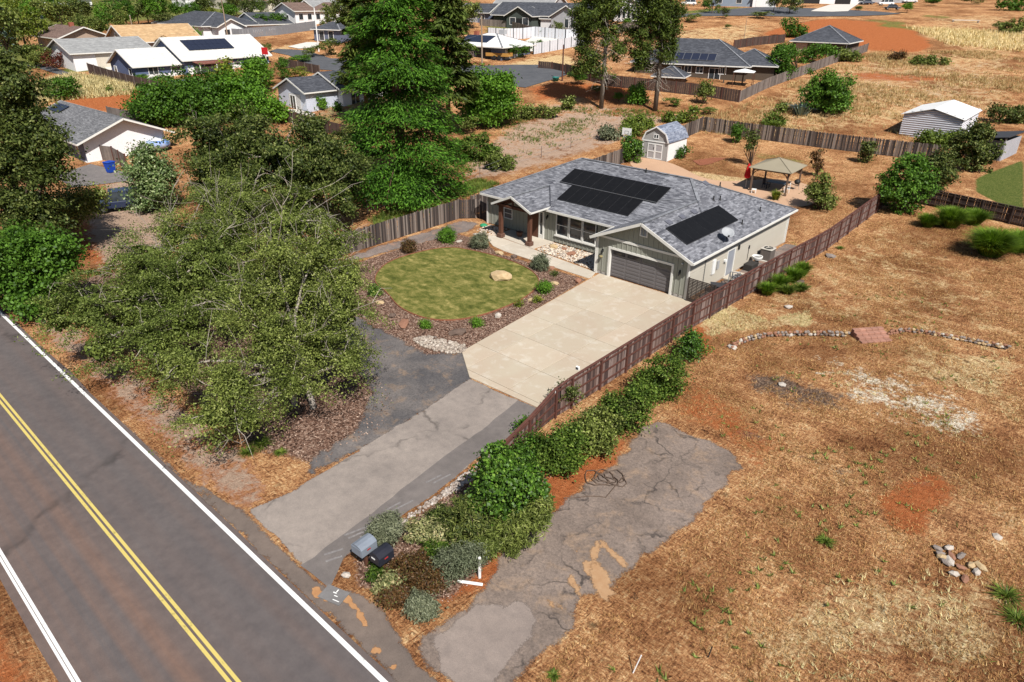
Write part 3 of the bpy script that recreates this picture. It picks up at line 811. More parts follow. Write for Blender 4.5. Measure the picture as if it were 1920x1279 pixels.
# lawn with its bent-board edging
LAWN = smooth_poly([(-10.2,-12.5),(-11.7,-11.2),(-13.0,-9.0),(-12.9,-5.8),(-12.0,-3.5),(-10.2,-2.9),(-7.7,-2.5),(-5.0,-2.6),(-2.8,-3.4),(-1.5,-4.7),(-.7,-6.9),(-.6,-9.3),(-.9,-11.5),(-1.7,-13.1),(-3.0,-13.95),(-4.7,-14.1),(-6.1,-13.85),(-7.4,-13.3),(-8.9,-12.75)], 2)
def lawn_mat():
    m, nt, b = _new("lawn_turf"); p = pos(nt)
    mp = node(nt, "ShaderNodeMapping"); mp.inputs["Rotation"].default_value = (0, 0, .8); mp.inputs["Scale"].default_value = (1, 1.6, 1)
    nt.links.new(p, mp.inputs["Vector"])
    a = noise(nt, mp.outputs[0], .8, 5, .7, .5); f = noise(nt, p, 30, 4, .8); s_ = noise(nt, p, 2.4, 5, .65)
    k = mth(nt, 'ADD', mth(nt, 'MULTIPLY', a, .5), mth(nt, 'ADD', mth(nt, 'MULTIPLY', s_, .3), mth(nt, 'MULTIPLY', f, .2)))
    col = ramp(nt, k, [(.38, (.055,.068,.014)), (.47, (.11,.12,.027)), (.54, (.20,.185,.056)), (.63, (.37,.31,.115))])
    col = mix(nt, 1.0, col, ramp(nt, f, [(.25, (.6,.62,.55)), (.75, (1.35,1.3,1.3))]), 'MULTIPLY')
    nt.links.new(col, b.inputs["Base Color"]); b.inputs["Roughness"].default_value = .9; b.inputs["Specular IOR Level"].default_value = .1
    bump(nt, f, .7, .03, b)
    return m
M_LAWN = lawn_mat(); MATS["lawn"] = M_LAWN
sheet("lawn", LAWN, .04, M_LAWN)
edge = MB()
for i in range(len(LAWN)):
    a, b = LAWN[i], LAWN[(i+1) % len(LAWN)]
    if b[1] > -3.2 and b[0] < -4: pass
    edge.beam((a[0],a[1],.035), (b[0],b[1],.035), .05, .11)
edging = edge.build("lawn_edging", pm("edging_redwood", (.2,.075,.04), (.28,.11,.06), 4, .85))
tag(edging, "thin curved red-brown edging board around the front lawn", "edging")

# ------------------------------------------------------------------ the grey single-storey house
M_SIDING = pm("sage_board_siding", (.30,.30,.25), (.27,.272,.225), 1.2, .75)
M_BATTEN = pm("sage_batten", (.32,.32,.27), (.29,.29,.245), 1.2, .75)
M_LAP = pm("sunlit_lap_siding", (.45,.41,.34), (.42,.38,.315), .8, .75)  # lighter than the board siding: this wall's stronger sun is in the colour
M_TRIM = pm("white_trim", (.76,.74,.68), (.68,.66,.61), 2, .6)
M_FASCIA = pm("white_gutter", (.74,.72,.66), (.62,.6,.55), 1.5, .55)
M_SOFFIT = pm("soffit_dark", (.06,.06,.065), (.05,.05,.05), 2, .8)  # near-black colour paints in the shade under the eaves
M_SHINGLE = shingle_mat("grey_shingles", (.066,.068,.08), (.285,.288,.31), .3, .135)
M_RIDGE = pm("ridge_shingle", (.24,.245,.26), (.16,.165,.18), 3, .9, fine=30, island=.25)
M_SOLAR = pm("solar_black", (.007,.007,.008), (.011,.011,.012), 3, .55, spec=.12)
M_PFRAME = pm("panel_frame_grey", (.07,.07,.075), (.055,.055,.06), 3, .5)
M_ALU = pm("aluminium", (.42,.42,.43), (.36,.36,.37), 4, .4, metal=.7)
M_DOORGREY = pm("garage_door_grey", (.16,.145,.145), (.135,.125,.125), 1, .6, fine=20)
M_DARKWOOD = pm("brown_timber", (.085,.035,.022), (.13,.058,.035), 1.5, .7, fine=10, stretch=(6,6,1))
M_STONEBASE = pm("foundation_grey", (.45,.42,.38), (.36,.34,.31), 3, .9, fine=20)
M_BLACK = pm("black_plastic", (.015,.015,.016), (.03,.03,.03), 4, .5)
M_BROWNBASE = pm("brown_stone", (.1,.05,.035), (.16,.085,.06), 8, .85, fine=25)
M_GLASS = glass_mat()
M_GREYDOOR = pm("grey_paint_door", (.30,.31,.34), (.26,.27,.3), 2, .5)
M_WHITE = pm("white_paint", (.82,.81,.78), (.74,.73,.7), 2, .6)

house = empty("house", (0, 0, 0), 0, "grey single-storey house with black solar panels at the end of the concrete drive", "house")

def roof_planes(name, polys, mat, parent, th=.13):
    mb = MB()
    for P in polys:
        P = [Vector(p) for p in P]
        n = (P[1]-P[0]).cross(P[2]-P[0]).normalized()
        if n.z < 0: P.reverse(); n = -n
        u = Vector((0,0,1)).cross(n); u = u.normalized() if u.length > 1e-5 else Vector((1,0,0))
        v = n.cross(u)
        uv = [(p.dot(u), p.dot(v)) for p in P]
        mb.face(P, uv)
        Q = [p-Vector((0,0,th)) for p in P]
        mb.face(Q[::-1], uv[::-1])
        for i in range(len(P)):
            j = (i+1) % len(P)
            mb.face([P[i], Q[i], Q[j], P[j]], [uv[i], uv[i], uv[j], uv[j]])
    return mb.build(name, mat, parent)

A, B_, C_, D_, E_ = (-14.5,2.6,2.85), (-.31,2.6,2.85), (3.77,7.33,4.67), (1.75,9.65,5.56), (-8.9,9.65,5.56)
roof = roof_planes("roof", [[A,B_,C_,D_,E_],
    [(7.85,-.5,2.86),(7.85,16.7,2.85),D_,C_,(3.77,-.5,4.67)],
    [(-.31,-.5,2.86),(3.77,-.5,4.67),C_,B_],
    [(7.85,16.7,2.85),(-14.5,16.7,2.85),E_,D_],
    [(-14.5,16.7,2.85),A,E_]], M_SHINGLE, house)
porch_roof = roof_planes("porch_roof", [[(-11.13,.55,3.0),(-9.03,.55,3.92),(-9.03,5.45,3.92),(-11.13,3.06,3.0)],
    [(-6.93,.55,3.0),(-9.03,.55,3.92),(-9.03,5.45,3.92),(-6.93,3.06,3.0)]], M_SHINGLE, house)

def caps(a, b, parent, w=.24):
    a, b = Vector(a), Vector(b); L = (b-a).length; n = int(L/.28); d = (b-a)/n
    mb = MB()
    for i in range(n):
        p = a+d*i; q = a+d*(i+1.05)
        mb.beam(p+Vector((0,0,.035)), q+Vector((0,0,.02)), w, .03)
    return mb.build("ridge_cap", M_RIDGE, parent, kind="stuff")
caps(D_, E_, roof); caps((3.77,-.48,4.67), C_, roof); caps(C_, D_, roof); caps(D_, (7.8,16.6,2.87), roof); caps(E_, A, roof); caps((-9.03,.57,3.92), (-9.03,5.3,3.92), porch_roof)
# valley flashing strip by the porch and the conduit over the hip
MB().tube([(-6.93,3.02,3.1),(-7.9,4.15,3.5),(-8.95,5.36,3.98)], .045, n=4).build("valley_flashing", pm("dark_flashing", (.08,.085,.1), (.06,.06,.07), 3, .5), porch_roof)
MB().tube([(1.0,6.3,4.35),(2.4,7.0,4.62),(3.6,7.2,4.75),(3.95,7.0,4.72),(4.6,6.2,4.42),(4.9,5.9,4.3)], .022, n=5).build("conduit", M_ALU, roof)
MB().tube([(6.5,5.2,3.55),(7.0,5.0,3.32),(7.35,5.0,3.18)], .018, n=5).build("conduit", M_ALU, roof)

# walls
def wall(name, pts, mat=None, th=.18):
    """vertical wall from an outline in its own plane: pts 3D, extruded inward along -normal"""
    P = [Vector(p) for p in pts]; n = (P[1]-P[0]).cross(P[2]-P[1]).normalized()
    mb = MB(); Q = [p-n*th for p in P]
    mb.face(P); mb.face(Q[::-1])
    for i in range(len(P)):
        j = (i+1) % len(P); mb.face([P[j], P[i], Q[i], Q[j]])
    return mb.build(name, mat or M_SIDING, house)
wall("wall", [(0,0,.28),(1.15,0,.28),(1.15,0,2.14),(0,0,2.14)])
wall("wall", [(6.15,0,.28),(7.4,0,.28),(7.4,0,2.14),(6.15,0,2.14)])
wall("wall", [(0,0,2.14),(7.4,0,2.14),(7.4,0,2.92),(3.77,0,4.52),(0,0,2.86)])
for x0, x1 in ((0,1.15),(6.15,7.4)):
    MB().box(x0, .02, -.1, x1, .2, .28).build("foundation", M_STONEBASE, house)
lap = MB(); zz = .12
while zz < 2.72:
    z2 = min(zz+.19, 2.78)
    for (ya, yb, za, zb) in ((0.005,16.2,zz,z2),):
        segs = [(ya, 5.55), (6.85, yb)] if zz < 2.02 else [(ya, yb)]
        for a_, b_ in segs:
            lap.face([(7.45,a_,za),(7.45,b_,za),(7.405,b_,zb),(7.405,a_,zb)])
            lap.face([(7.405,a_,za),(7.405,b_,za),(7.45,b_,za),(7.45,a_,za)])
    zz = z2
lap.build("lap_siding", M_LAP, house, kind="stuff")
MB().box(7.22,.18,-.1,7.402,16.2,2.78).build("wall", M_LAP, house)
MB().box(7.403,.1,-.1,7.425,16.2,.12).build("foundation", M_STONEBASE, house)
wall("wall", [(-14.2,3.2,.1),(-12.25,3.2,.1),(-12.25,3.2,2.75),(-14.2,3.2,2.75)])
wall("wall", [(-12.25,3.2,.1),(-11.15,3.2,.1),(-11.15,3.2,.95),(-12.25,3.2,.95)])
wall("wall", [(-12.25,3.2,1.9),(-11.15,3.2,1.9),(-11.15,3.2,2.75),(-12.25,3.2,2.75)])
wall("wall", [(-11.15,3.2,.1),(-8.25,3.2,.1),(-8.25,3.2,2.75),(-11.15,3.2,2.75)])
wall("wall", [(-7.65,3.2,.1),(-6.45,3.2,.1),(-6.45,3.2,2.75),(-7.65,3.2,2.75)])
wall("wall", [(-8.25,3.2,2.4),(-7.65,3.2,2.4),(-7.65,3.2,2.75),(-8.25,3.2,2.75)])
wall("wall", [(-6.45,3.2,.1),(-2.3,3.2,.1),(-2.3,3.2,.7),(-6.45,3.2,.7)])
wall("wall", [(-6.45,3.2,2.5),(-2.3,3.2,2.5),(-2.3,3.2,2.75),(-6.45,3.2,2.75)])
wall("wall", [(-2.3,3.2,.1),(-.0,3.2,.1),(-.0,3.2,2.75),(-2.3,3.2,2.75)])
MB().box(0.0,.18,-.1,.18,16.0,2.8).build("wall", M_SIDING, house)
MB().box(-14.2,3.38,-.1,-14.02,16.2,2.78).build("wall", M_SIDING, house)
MB().box(-14.02,16.02,-.1,7.22,16.2,2.78).build("wall", M_SIDING, house)
MB().box(-13.9,3.9,0,7.1,15.9,.05).build("inner_floor", pm("dim_room", (.12,.1,.09), (.08,.07,.06), 1, .9), house)
MB().box(-13.9,6.2,.05,-.1,6.3,2.7).build("inner_wall", pm("dim_room", (.12,.1,.09), (.08,.07,.06), 1, .9), house)

# battens, one by one
bme = MB().box(-.03,-.035,0,.03,0,1).mesh("batten", M_BATTEN)
def batten(x, y, z0, z1): inst("batten", bme, house, (x, y, z0), sc=(1, 1, z1-z0))
for k in range(19):
    x = .12+k*.4
    if x > 7.35: break
    gz = min(2.86+(x+.31)*.444, 2.86+(7.85-x)*.444)-.2
    if .98 < x < 6.32: batten(x, 0, 2.3, 2.82); batten(x, 0, 3.0, gz) if gz > 3.05 else None
    else: batten(x, 0, .2, 2.82); batten(x, 0, 3.0, gz) if gz > 3.05 else None
x = -14.0
while x < -.1:
    if -6.5 < x < -2.2: batten(x, 3.2, .1, .62)
    elif -12.35 < x < -11.05: batten(x, 3.2, .1, .85)
    elif -8.4 < x < -7.5: pass
    else: batten(x, 3.2, .1, 2.7)
    x += .4
# trims
def trim(name, x0, y0, z0, x1, y1, z1, m=M_TRIM, parent=house): return MB().box(x0,y0,z0,x1,y1,z1).build(name, m, parent)
trim("band_board", -.02,-.05,2.83,7.42,0,2.99)
trim("corner_board", -.03,-.06,.0,.1,.02,2.84); trim("corner_board", 7.3,-.06,.0,7.46,.1,2.84); trim("corner_board", 7.4,16.08,0,7.47,16.24,2.78); trim("corner_board", -14.25,3.13,.05,-14.1,3.2,2.75)
gd = MB(); gd.box(1.0,-.05,.0,1.16,.16,2.29); gd.box(6.14,-.05,.0,6.3,.16,2.29); gd.box(1.16,-.05,2.13,6.14,.16,2.29)
gd.build("door_surround", M_TRIM, house)
gdoor = empty("garage_door", (1.16,.16,.04)); gdoor.parent = house
pw, ph = 4.98/4, 2.09/4
for i in range(4):
    for j in range(4):
        o = MB().box(i*pw+.004,0,j*ph+.004,(i+1)*pw-.004,.05,(j+1)*ph-.004).build("door_panel", M_DOORGREY, gdoor); bevel(o, .012)
        if j < 3:
            for q in range(2):
                bevel(MB().box(i*pw+.08,-.014,j*ph+.06+q*.24,(i+1)*pw-.08,.01,j*ph+.06+q*.24+.17).build("raised_panel", M_DOORGREY, gdoor), .01)
        else:
            MB().box(i*pw+.1,-.012,j*ph+.12,(i+1)*pw-.1,.01,j*ph+.42).build("door_light", M_GLASS, gdoor)
# gable vent
vent = MB().box(3.44,-.06,3.62,3.52,0,4.36).box(3.98,-.06,3.62,4.06,0,4.36).box(3.52,-.06,4.28,3.98,0,4.36).box(3.52,-.06,3.62,3.98,0,3.7).build("gable_vent", M_TRIM, house)
lou = MB()
for k in range(9): lou.face([(3.52,-.03,3.7+k*.064),(3.98,-.03,3.7+k*.064),(3.98,-.005,3.76+k*.064),(3.52,-.005,3.76+k*.064)])
lou.build("louver", pm("louver_grey", (.42,.42,.43), (.35,.35,.36), 4, .6), vent, kind="stuff")
# windows
def dwin(x0, x1, z0, z1, y, parent=house):
    w = MB(); t = .07
    w.box(x0,y-.06,z0,x0+t,y+.06,z1).box(x1-t,y-.06,z0,x1,y+.06,z1).box(x0+t,y-.06,z1-t,x1-t,y+.06,z1).box(x0+t,y-.08,z0,x1-t,y+.06,z0+t)
    fr = w.build("window", M_TRIM, parent)
    zm = (z0+z1)/2
    MB().box(x0+t,y-.035,zm-.025,x1-t,y+.04,zm+.025).build("meeting_rail", M_TRIM, fr)
    MB().box(x0+t,y+.02,z0+t,x1-t,y+.03,zm-.025).build("pane", M_GLASS, fr)
    MB().box(x0+t,y+.0,zm+.025,x1-t,y+.01,z1-t).build("pane", M_GLASS, fr)
    return fr
for a_, b_ in ((-6.4,-5.1),(-5.05,-3.75),(-3.7,-2.4)): dwin(a_, b_, .72, 2.5, 3.2)
trim("window_sill", -6.5,3.08,.62,-2.3,3.2,.72)
dwin(-12.2,-11.2,.97,1.9,3.2)
# entry: door, sidelight
MB().box(-8.95,3.12,.05,-8.2,3.19,2.25).build("front_door", M_DARKWOOD, house)
sl = MB().box(-8.2,3.1,.05,-8.08,3.22,2.4).box(-7.78,3.1,.05,-7.64,3.22,2.4).box(-8.08,3.1,2.28,-7.78,3.22,2.4).box(-8.08,3.1,.05,-7.78,3.22,.4).build("sidelight", M_TRIM, house)
MB().box(-8.08,3.17,.4,-7.78,3.19,2.28).build("pane", M_GLASS, sl)
# eaves: fascias, gutters, rake boards, soffits
def fb(a, b, parent, w=.05, h=.17, m=M_FASCIA, name="fascia"): return MB().beam(a, b, w, h).build(name, m, parent)
fb((-14.5,2.57,2.77),(-.36,2.57,2.77), roof); fb((7.9,-.5,2.78),(7.9,16.72,2.78), roof, .1, .13, name="gutter")
fb((-14.53,2.6,2.77),(-14.53,16.7,2.77), roof); fb((-.35,-.5,2.78),(-.35,2.5,2.78), roof)
fb((-.36,-.54,2.79),(3.77,-.54,4.61), roof, .05, .2, name="rake_board"); fb((7.9,-.54,2.79),(3.77,-.54,4.61), roof, .05, .2, name="rake_board")
fb((-11.18,.51,2.93),(-9.03,.51,3.87), porch_roof, .05, .17, name="rake_board"); fb((-6.88,.51,2.93),(-9.03,.51,3.87), porch_roof, .05, .17, name="rake_board")
fb((-6.9,.55,2.94),(-6.9,3.0,2.94), porch_roof, .06, .12, name="gutter"); fb((-11.16,.55,2.94),(-11.16,3.0,2.94), porch_roof, .06, .12, name="gutter")
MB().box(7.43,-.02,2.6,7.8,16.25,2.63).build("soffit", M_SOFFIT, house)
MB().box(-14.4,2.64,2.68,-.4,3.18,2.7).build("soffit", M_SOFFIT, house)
trim("downspout", 7.42,-.12,.1,7.52,-.06,2.7)
trim("downspout", 7.48,16.15,.1,7.56,16.23,2.7)
trim("downspout", -.12,-.1,.1,-.05,-.03,2.7)
# porch posts and dark truss
for px in (-10.61,-7.45):
    p_ = MB().box(px-.14,.96,.06,px+.14,1.24,2.78).build("porch_post", M_DARKWOOD, house)
    bevel(MB().box(px-.25,.85,.05,px+.25,1.35,.4).build("post_base", M_BROWNBASE, p_), .03)
pt = MB(); pt.beam((-10.95,1.1,2.86),(-7.1,1.1,2.86),.2,.24).beam((-10.61,1.1,2.86),(-10.61,3.2,2.86),.14,.2).beam((-7.45,1.1,2.86),(-7.45,3.2,2.86),.14,.2)
pt.beam((-9.03,.8,2.98),(-9.03,.8,3.7),.12,.12).beam((-10.7,.8,2.98),(-7.36,.8,2.98),.12,.16)
pt.beam((-10.9,.62,2.93),(-9.03,.62,3.72),.1,.16).beam((-7.16,.62,2.93),(-9.03,.62,3.72),.1,.16)
pt.build("porch_truss", M_DARKWOOD, house)
MB().lathe([(.0,-.03),(.06,-.02),(.07,.02),(.03,.05),(0,.06)], 10, (-8.75,.72,3.42)).build("porch_light", M_WHITE, house)
# wall lamps
for (lx, ly, lz, rot) in ((.5,-.08,1.82,0),(6.78,-.08,1.82,0),(-7.3,3.1,2.05,0),(7.52,7.25,1.95,1)):
    l_ = MB().cbox((lx,ly+(.04 if not rot else 0),lz+.05),(.1,.08,.22)).lathe([(.03,-.22),(.07,-.1),(.075,.02),(.03,.08),(0,.1)], 8, (lx,ly-.06 if not rot else ly,lz)).build("wall_lamp", M_BLACK, house)
MB().lathe([(0,0),(.07,.01),(.075,.05),(0,.08)], 10, (6.9,-.06,2.45)).build("doorbell_camera", M_WHITE, house)
# side door, electrics
sd = MB().box(7.4,5.55,-.02,7.47,5.67,2.08).box(7.4,6.73,-.02,7.47,6.85,2.08).box(7.4,5.67,1.97,7.47,6.73,2.08).build("side_door_frame", M_TRIM, house)
MB().box(7.38,5.67,.0,7.43,6.73,1.97).build("side_door", M_GREYDOOR, house)
MB().box(7.43,3.3,.9,7.53,3.72,1.95).build("electric_panel", M_WHITE, house)
MB().box(7.43,4.0,1.1,7.52,4.3,1.7).build("meter_box", pm("meter_grey", (.4,.4,.4), (.33,.33,.33), 4, .5), house)
MB().tube([(7.47,2.2,.1),(7.47,2.2,2.6)], .03, n=6).build("conduit", pm("pipe_grey", (.2,.2,.18), (.17,.17,.16), 3, .6), house)
MB().box(7.43,5.1,1.35,7.6,5.35,1.5).build("wall_speaker", M_WHITE, house)
MB().tube([(7.46,9.2,.4),(7.46,9.2,1.45)], .02, n=5).box(7.43,9.14,1.3,7.5,9.28,1.55).build("hose_bib_pipe", M_BLACK, house)

# solar panels, each a panel
def panel(quad_c, ux, uy, w, h):
    """panel centred at quad_c with in-plane axes"""
    c = Vector(quad_c); ux = Vector(ux).normalized(); uy = Vector(uy).normalized(); n = ux.cross(uy)
    if n.z < 0: n = -n
    mb = MB(); v = []
    for dz in (.06, .1):
        for a_, b_ in ((-1,-1),(1,-1),(1,1),(-1,1)):
            v.append(c + ux*(a_*w/2) + uy*(b_*h/2) + n*dz)
    mb.shared(v, [(0,3,2,1),(4,5,6,7),(0,1,5,4),(1,2,6,5),(2,3,7,6),(3,0,4,7)])
    v2 = []
    for dz in (.05, .094):
        for a_, b_ in ((-1,-1),(1,-1),(1,1),(-1,1)): v2.append(c + ux*(a_*(w/2+.006)) + uy*(b_*(h/2+.006)) + n*dz)
    mb.shared(v2, [(0,3,2,1),(4,5,6,7),(0,1,5,4),(1,2,6,5),(2,3,7,6),(3,0,4,7)], 1)
    return mb.build("solar_panel", [M_SOLAR, M_PFRAME], house)
def front_z(y): return 2.85+.3844*(y-2.6)
def right_z(x): return 2.86+.444*(7.85-x)
uyf = (0,1,.3844)
Ls = 2.02*math.hypot(1,.3844)
for k in range(9): panel((-8.4+(k+.5)*1.045, 7.02, front_z(7.02)), (1,0,0), uyf, 1.025, Ls)
for k in range(7): panel((-7.0+(k+.5)*.985, 4.98, front_z(4.98)), (1,0,0), uyf, .965, Ls)
for k in range(7): panel((5.69, .9+(k+.5)*1.085, right_z(5.69)), (0,1,0), (1,0,-.444), 1.067, 1.72*math.hypot(1,.444))
MB().beam((-8.4,5.975,front_z(5.975)+.12),(1.0,5.975,front_z(5.975)+.12),.03,.03).build("panel_rail", M_ALU, house)
# low roof vents, pipes
def vbox(x, y, z, s=(.36,.36,.12), m=None, tilt=None):
    o = MB().cbox((0,0,0), s).build("roof_vent", m or pm("vent_grey", (.13,.135,.16), (.1,.1,.12), 3, .6), roof)
    o.location = (x, y, z)
    if tilt: o.rotation_euler = tilt
    return o
for (x, y) in ((4.5,1.9),(4.5,3.7),(4.5,5.4)): vbox(x, y, right_z(x)+.03, (.42,.55,.07), tilt=(0, math.atan(.444), 0))
vbox(2.6,10.5,right_z(2.6)+.02,(.5,.6,.07), tilt=(0, math.atan(.444), 0))
for (x, y) in ((4.2,8.9),(4.4,9.6),(6.6,12.2),(6.9,8.5),(3.3,11.6),(-2.2,9.4)):
    z = right_z(x) if x > 2 else 5.47
    MB().tube([(x,y,z-.1),(x,y,z+.32)], .05, n=7).lathe([(.13,0),(.08,.06),(.05,.1)], 8, (x,y,z-.02)).build("vent_pipe", M_BLACK, roof)
# satellite dish
dish = empty("satellite_dish", (7.55,4.75,3.05), 0, "pale satellite dish on the right roof slope above the gutter", "dish")
mb = MB(); n_, rings = 18, 5; vv, ff = [], []
for i in range(rings+1):
    r_ = .46*i/rings
    for k in range(n_):
        a_ = 2*math.pi*k/n_; vv.append((r_*math.cos(a_), r_*math.sin(a_)*1.08, .34*r_*r_/.46))
for i in range(rings):
    for k in range(n_): ff.append((i*n_+k, i*n_+(k+1) % n_, (i+1)*n_+(k+1) % n_, (i+1)*n_+k))
mb.shared(vv, ff); o = mb.build("reflector", pm("dish_grey", (.36,.37,.38), (.31,.32,.33), 3, .5), dish, smooth=True)
o.modifiers.new("solid", 'SOLIDIFY').thickness = .02
o.location = (0,0,.5); o.rotation_euler = (R(24), R(10), R(30))
MB().tube([(0,0,-.02),(0,0,.35),(-.03,.04,.5)], .03, n=7).build("mast", M_BLACK, dish)
MB().tube([(0,-.05,.38),(.35,-.5,.5)], .018, n=6).cbox((.37,-.53,.54),(.09,.09,.12)).build("feed_arm", M_BLACK, dish)

# ------------------------------------------------------------------ things along the right wall
ac = empty("air_conditioner", (8.15,11.3,0), 0, "large square outdoor air conditioner beside the beige wall", "air conditioner")
bevel(MB().box(-.42,-.42,.08,.42,.42,.92).build("cabinet", pm("ac_brown_grey", (.16,.135,.12), (.12,.1,.09), 20, .6, stretch=(1,1,.05)), ac), .03)
bevel(MB().box(-.46,-.46,.92,.46,.46,1.0).build("top_cover", pm("ac_beige", (.5,.47,.41), (.44,.41,.36), 3, .6), ac), .03)
MB().lathe([(.34,1.004),(.34,1.02),(.3,1.015),(0,1.01)], 20).build("fan_guard", M_BLACK, ac)
for k in range(3):
    a = k*2.1; MB().cbox((.14*math.cos(a),.14*math.sin(a),1.03),(.24,.1,.01), a).build("fan_blade", pm("ac_beige", (.5,.47,.41)), ac)
MB().box(-.55,-.55,0,.55,.55,.08).build("base_pad", M_PALECON, ac)
w = empty("wash_tub", (8.0,9.75,0), 0, "round white-rimmed tub on a stand between the air conditioner and the dark crate", "tub")
MB().lathe([(.33,.45),(.4,.62),(.4,.7),(.33,.7),(.3,.56),(0,.5)], 20).build("rim", M_WHITE, w)
MB().lathe([(.12,0),(.2,.1),(.14,.3),(.3,.46)], 12).build("stand", M_BLACK, w)
MB().lathe([(0,.57),(.29,.58)], 16).build("basin", M_BLACK, w)
o = MB().box(-.35,-.55,.02,.35,.55,.52).build("dark_crate", pm("crate_black", (.03,.028,.026), (.05,.045,.04), 4, .7)); bevel(o, .03); o.location = (8.1,8.5,0)
tag(o, "dark rectangular storage box on the ground beside the side door", "box")
dk = empty("doorstep", (7.48,5.2,0), 0, "pale concrete step with a dark mat outside the side door", "step")
bevel(MB().box(0,.0,.02,1.25,1.9,.14).build("step_slab", M_WALK, dk), .02)
MB().box(.5,.35,.145,1.1,1.5,.16).build("door_mat", pm("mat_dark", (.07,.06,.055), (.1,.085,.08), 8, .95, fine=40), dk)
for i, (x, y, a, l) in enumerate([(8.5,3.9,.3,1.5),(8.75,4.1,.5,1.3),(8.9,3.6,.2,1.6)]):
    o = MB().tube([(0,0,.05),(0,.3,.8),(0,l*.5,.95),(0,l*.75,.4),(0,l*.9,.05)], .03, n=6).tube([(.5,0,.05),(.5,.3,.8),(.5,l*.5,.95),(.5,l*.75,.4),(.5,l*.9,.05)], .03, n=6)
    o.tube([(0,.3,.8),(.5,.3,.8)], .025, n=6).tube([(0,l*.5,.95),(.5,l*.5,.95)], .025, n=6)
    o = o.build("folding_rack", pm("frame_metal", (.25,.25,.26), (.16,.16,.17), 3, .4, metal=.5)); o.location = (x, y, 0); o.rotation_euler = (0,0,a)
    tag(o, ["grey tubular rack leaning nearest the house wall", "grey tubular rack in the middle of the clutter by the fence gate", "grey tubular rack nearest the red fence in the clutter"][i], "rack", "tubular racks in the side yard")
wb = empty("wheelbarrow", (8.4,2.6,0), .5, "dark wheelbarrow stored behind the lattice side gate", "wheelbarrow")
o = MB(); o.shared([(-.3,-.25,.3),(.3,-.25,.3),(.3,.25,.3),(-.3,.25,.3),(-.5,-.4,.62),(.5,-.4,.62),(.5,.4,.62),(-.5,.4,.62)], [(0,3,2,1),(0,1,5,4),(1,2,6,5),(2,3,7,6),(3,0,4,7)]); o = o.build("tray", pm("tub_dark", (.05,.05,.06), (.03,.03,.03)), wb); o.modifiers.new("s", 'SOLIDIFY').thickness = .02
MB().tube([(-.9,-.3,.55),(0,-.25,.28),(.6,-.06,.2)], .022, n=6).tube([(-.9,.3,.55),(0,.25,.28),(.6,.06,.2)], .022, n=6).build("handle", M_DARKWOOD, wb)
MB().tube([(.62,-.05,.2),(.62,.05,.2)], .2, n=14).build("wheel", M_BLACK, wb)

# lattice gates at both sides
def lattice(name, label, x0, y0, x1, y1, h, rz=0, m=None, slatn=9):
    L = math.hypot(x1-x0, y1-y0); e = empty(name, (x0,y0,0), math.atan2(y1-y0, x1-x0), label, "gate")
    m = m or M_BLACK
    for u in (0, L-.07): MB().box(u,-.04,0,u+.07,.04,h).build("gate_post", m, e)
    n = int(h/.105)
    for k in range(n):
        MB().box(.07,-.015,.05+k*.105,L-.07,.015,.05+k*.105+.075).build("slat", m, e)
    for k in range(1, 6): MB().box(L*k/6-.02,-.03,.03,L*k/6+.02,-.016,h-.03).build("upright", m, e)
    return e
M_LATT = pm("dark_lattice", (.075,.055,.045), (.05,.04,.035), 4, .8)
lattice("lattice_gate", "dark woven slat gate between the garage corner and the red fence", 7.55,-.15,9.55,-.2,1.75, m=M_LATT)
lattice("lattice_gate", "black slat gate between the grey fence and the house's left wall", -15.6,3.75,-14.3,3.3,1.7, m=pm("black_lattice", (.02,.022,.03), (.03,.03,.035), 4, .7))

# ------------------------------------------------------------------ wooden fences, board by board
def board_mats(prefix, cols, rough=.9):
    return [pm(f"{prefix}_{i}", c, tuple(v*.72 for v in c), 2.2, rough, fine=9, stretch=(5,5,.6), bmp=.3) for i, c in enumerate(cols)]
GREYW = board_mats("weathered_board", [(.115,.088,.074), (.07,.054,.048), (.175,.138,.116), (.042,.034,.031), (.255,.21,.178)])
REDW = board_mats("red_stained_board", [(.16,.1,.083), (.1,.06,.052), (.22,.15,.128), (.075,.047,.042), (.28,.205,.18)])
M_REDPOST = pm("red_post", (.125,.05,.036), (.09,.038,.029), 2, .8, fine=10)
M_GREYPOST = pm("grey_post", (.17,.13,.11), (.12,.095,.082), 2, .9, fine=10)
def board_meshes(mats, w, h, t=.018):
    out = []
    for i, m in enumerate(mats):
        b = MB(); b.shared([(-w/2,-t/2,0),(w/2,-t/2,0),(w/2,t/2,0),(-w/2,t/2,0),(-w/2,-t/2,h-.03),(w/2,-t/2,h-.03),(w/2,t/2,h-.03),(-w/2,t/2,h-.03),(-w/4,-t/2,h),(w/4,-t/2,h),(w/4,t/2,h),(-w/4,t/2,h)],
            [(0,1,5,4),(4,5,9,8),(1,2,6,5),(2,3,7,6),(6,7,11,10),(3,0,4,7),(5,6,10,9),(7,4,8,11),(8,9,10,11),(0,3,2,1)])
        out.append(b.mesh("board", m))
    return out
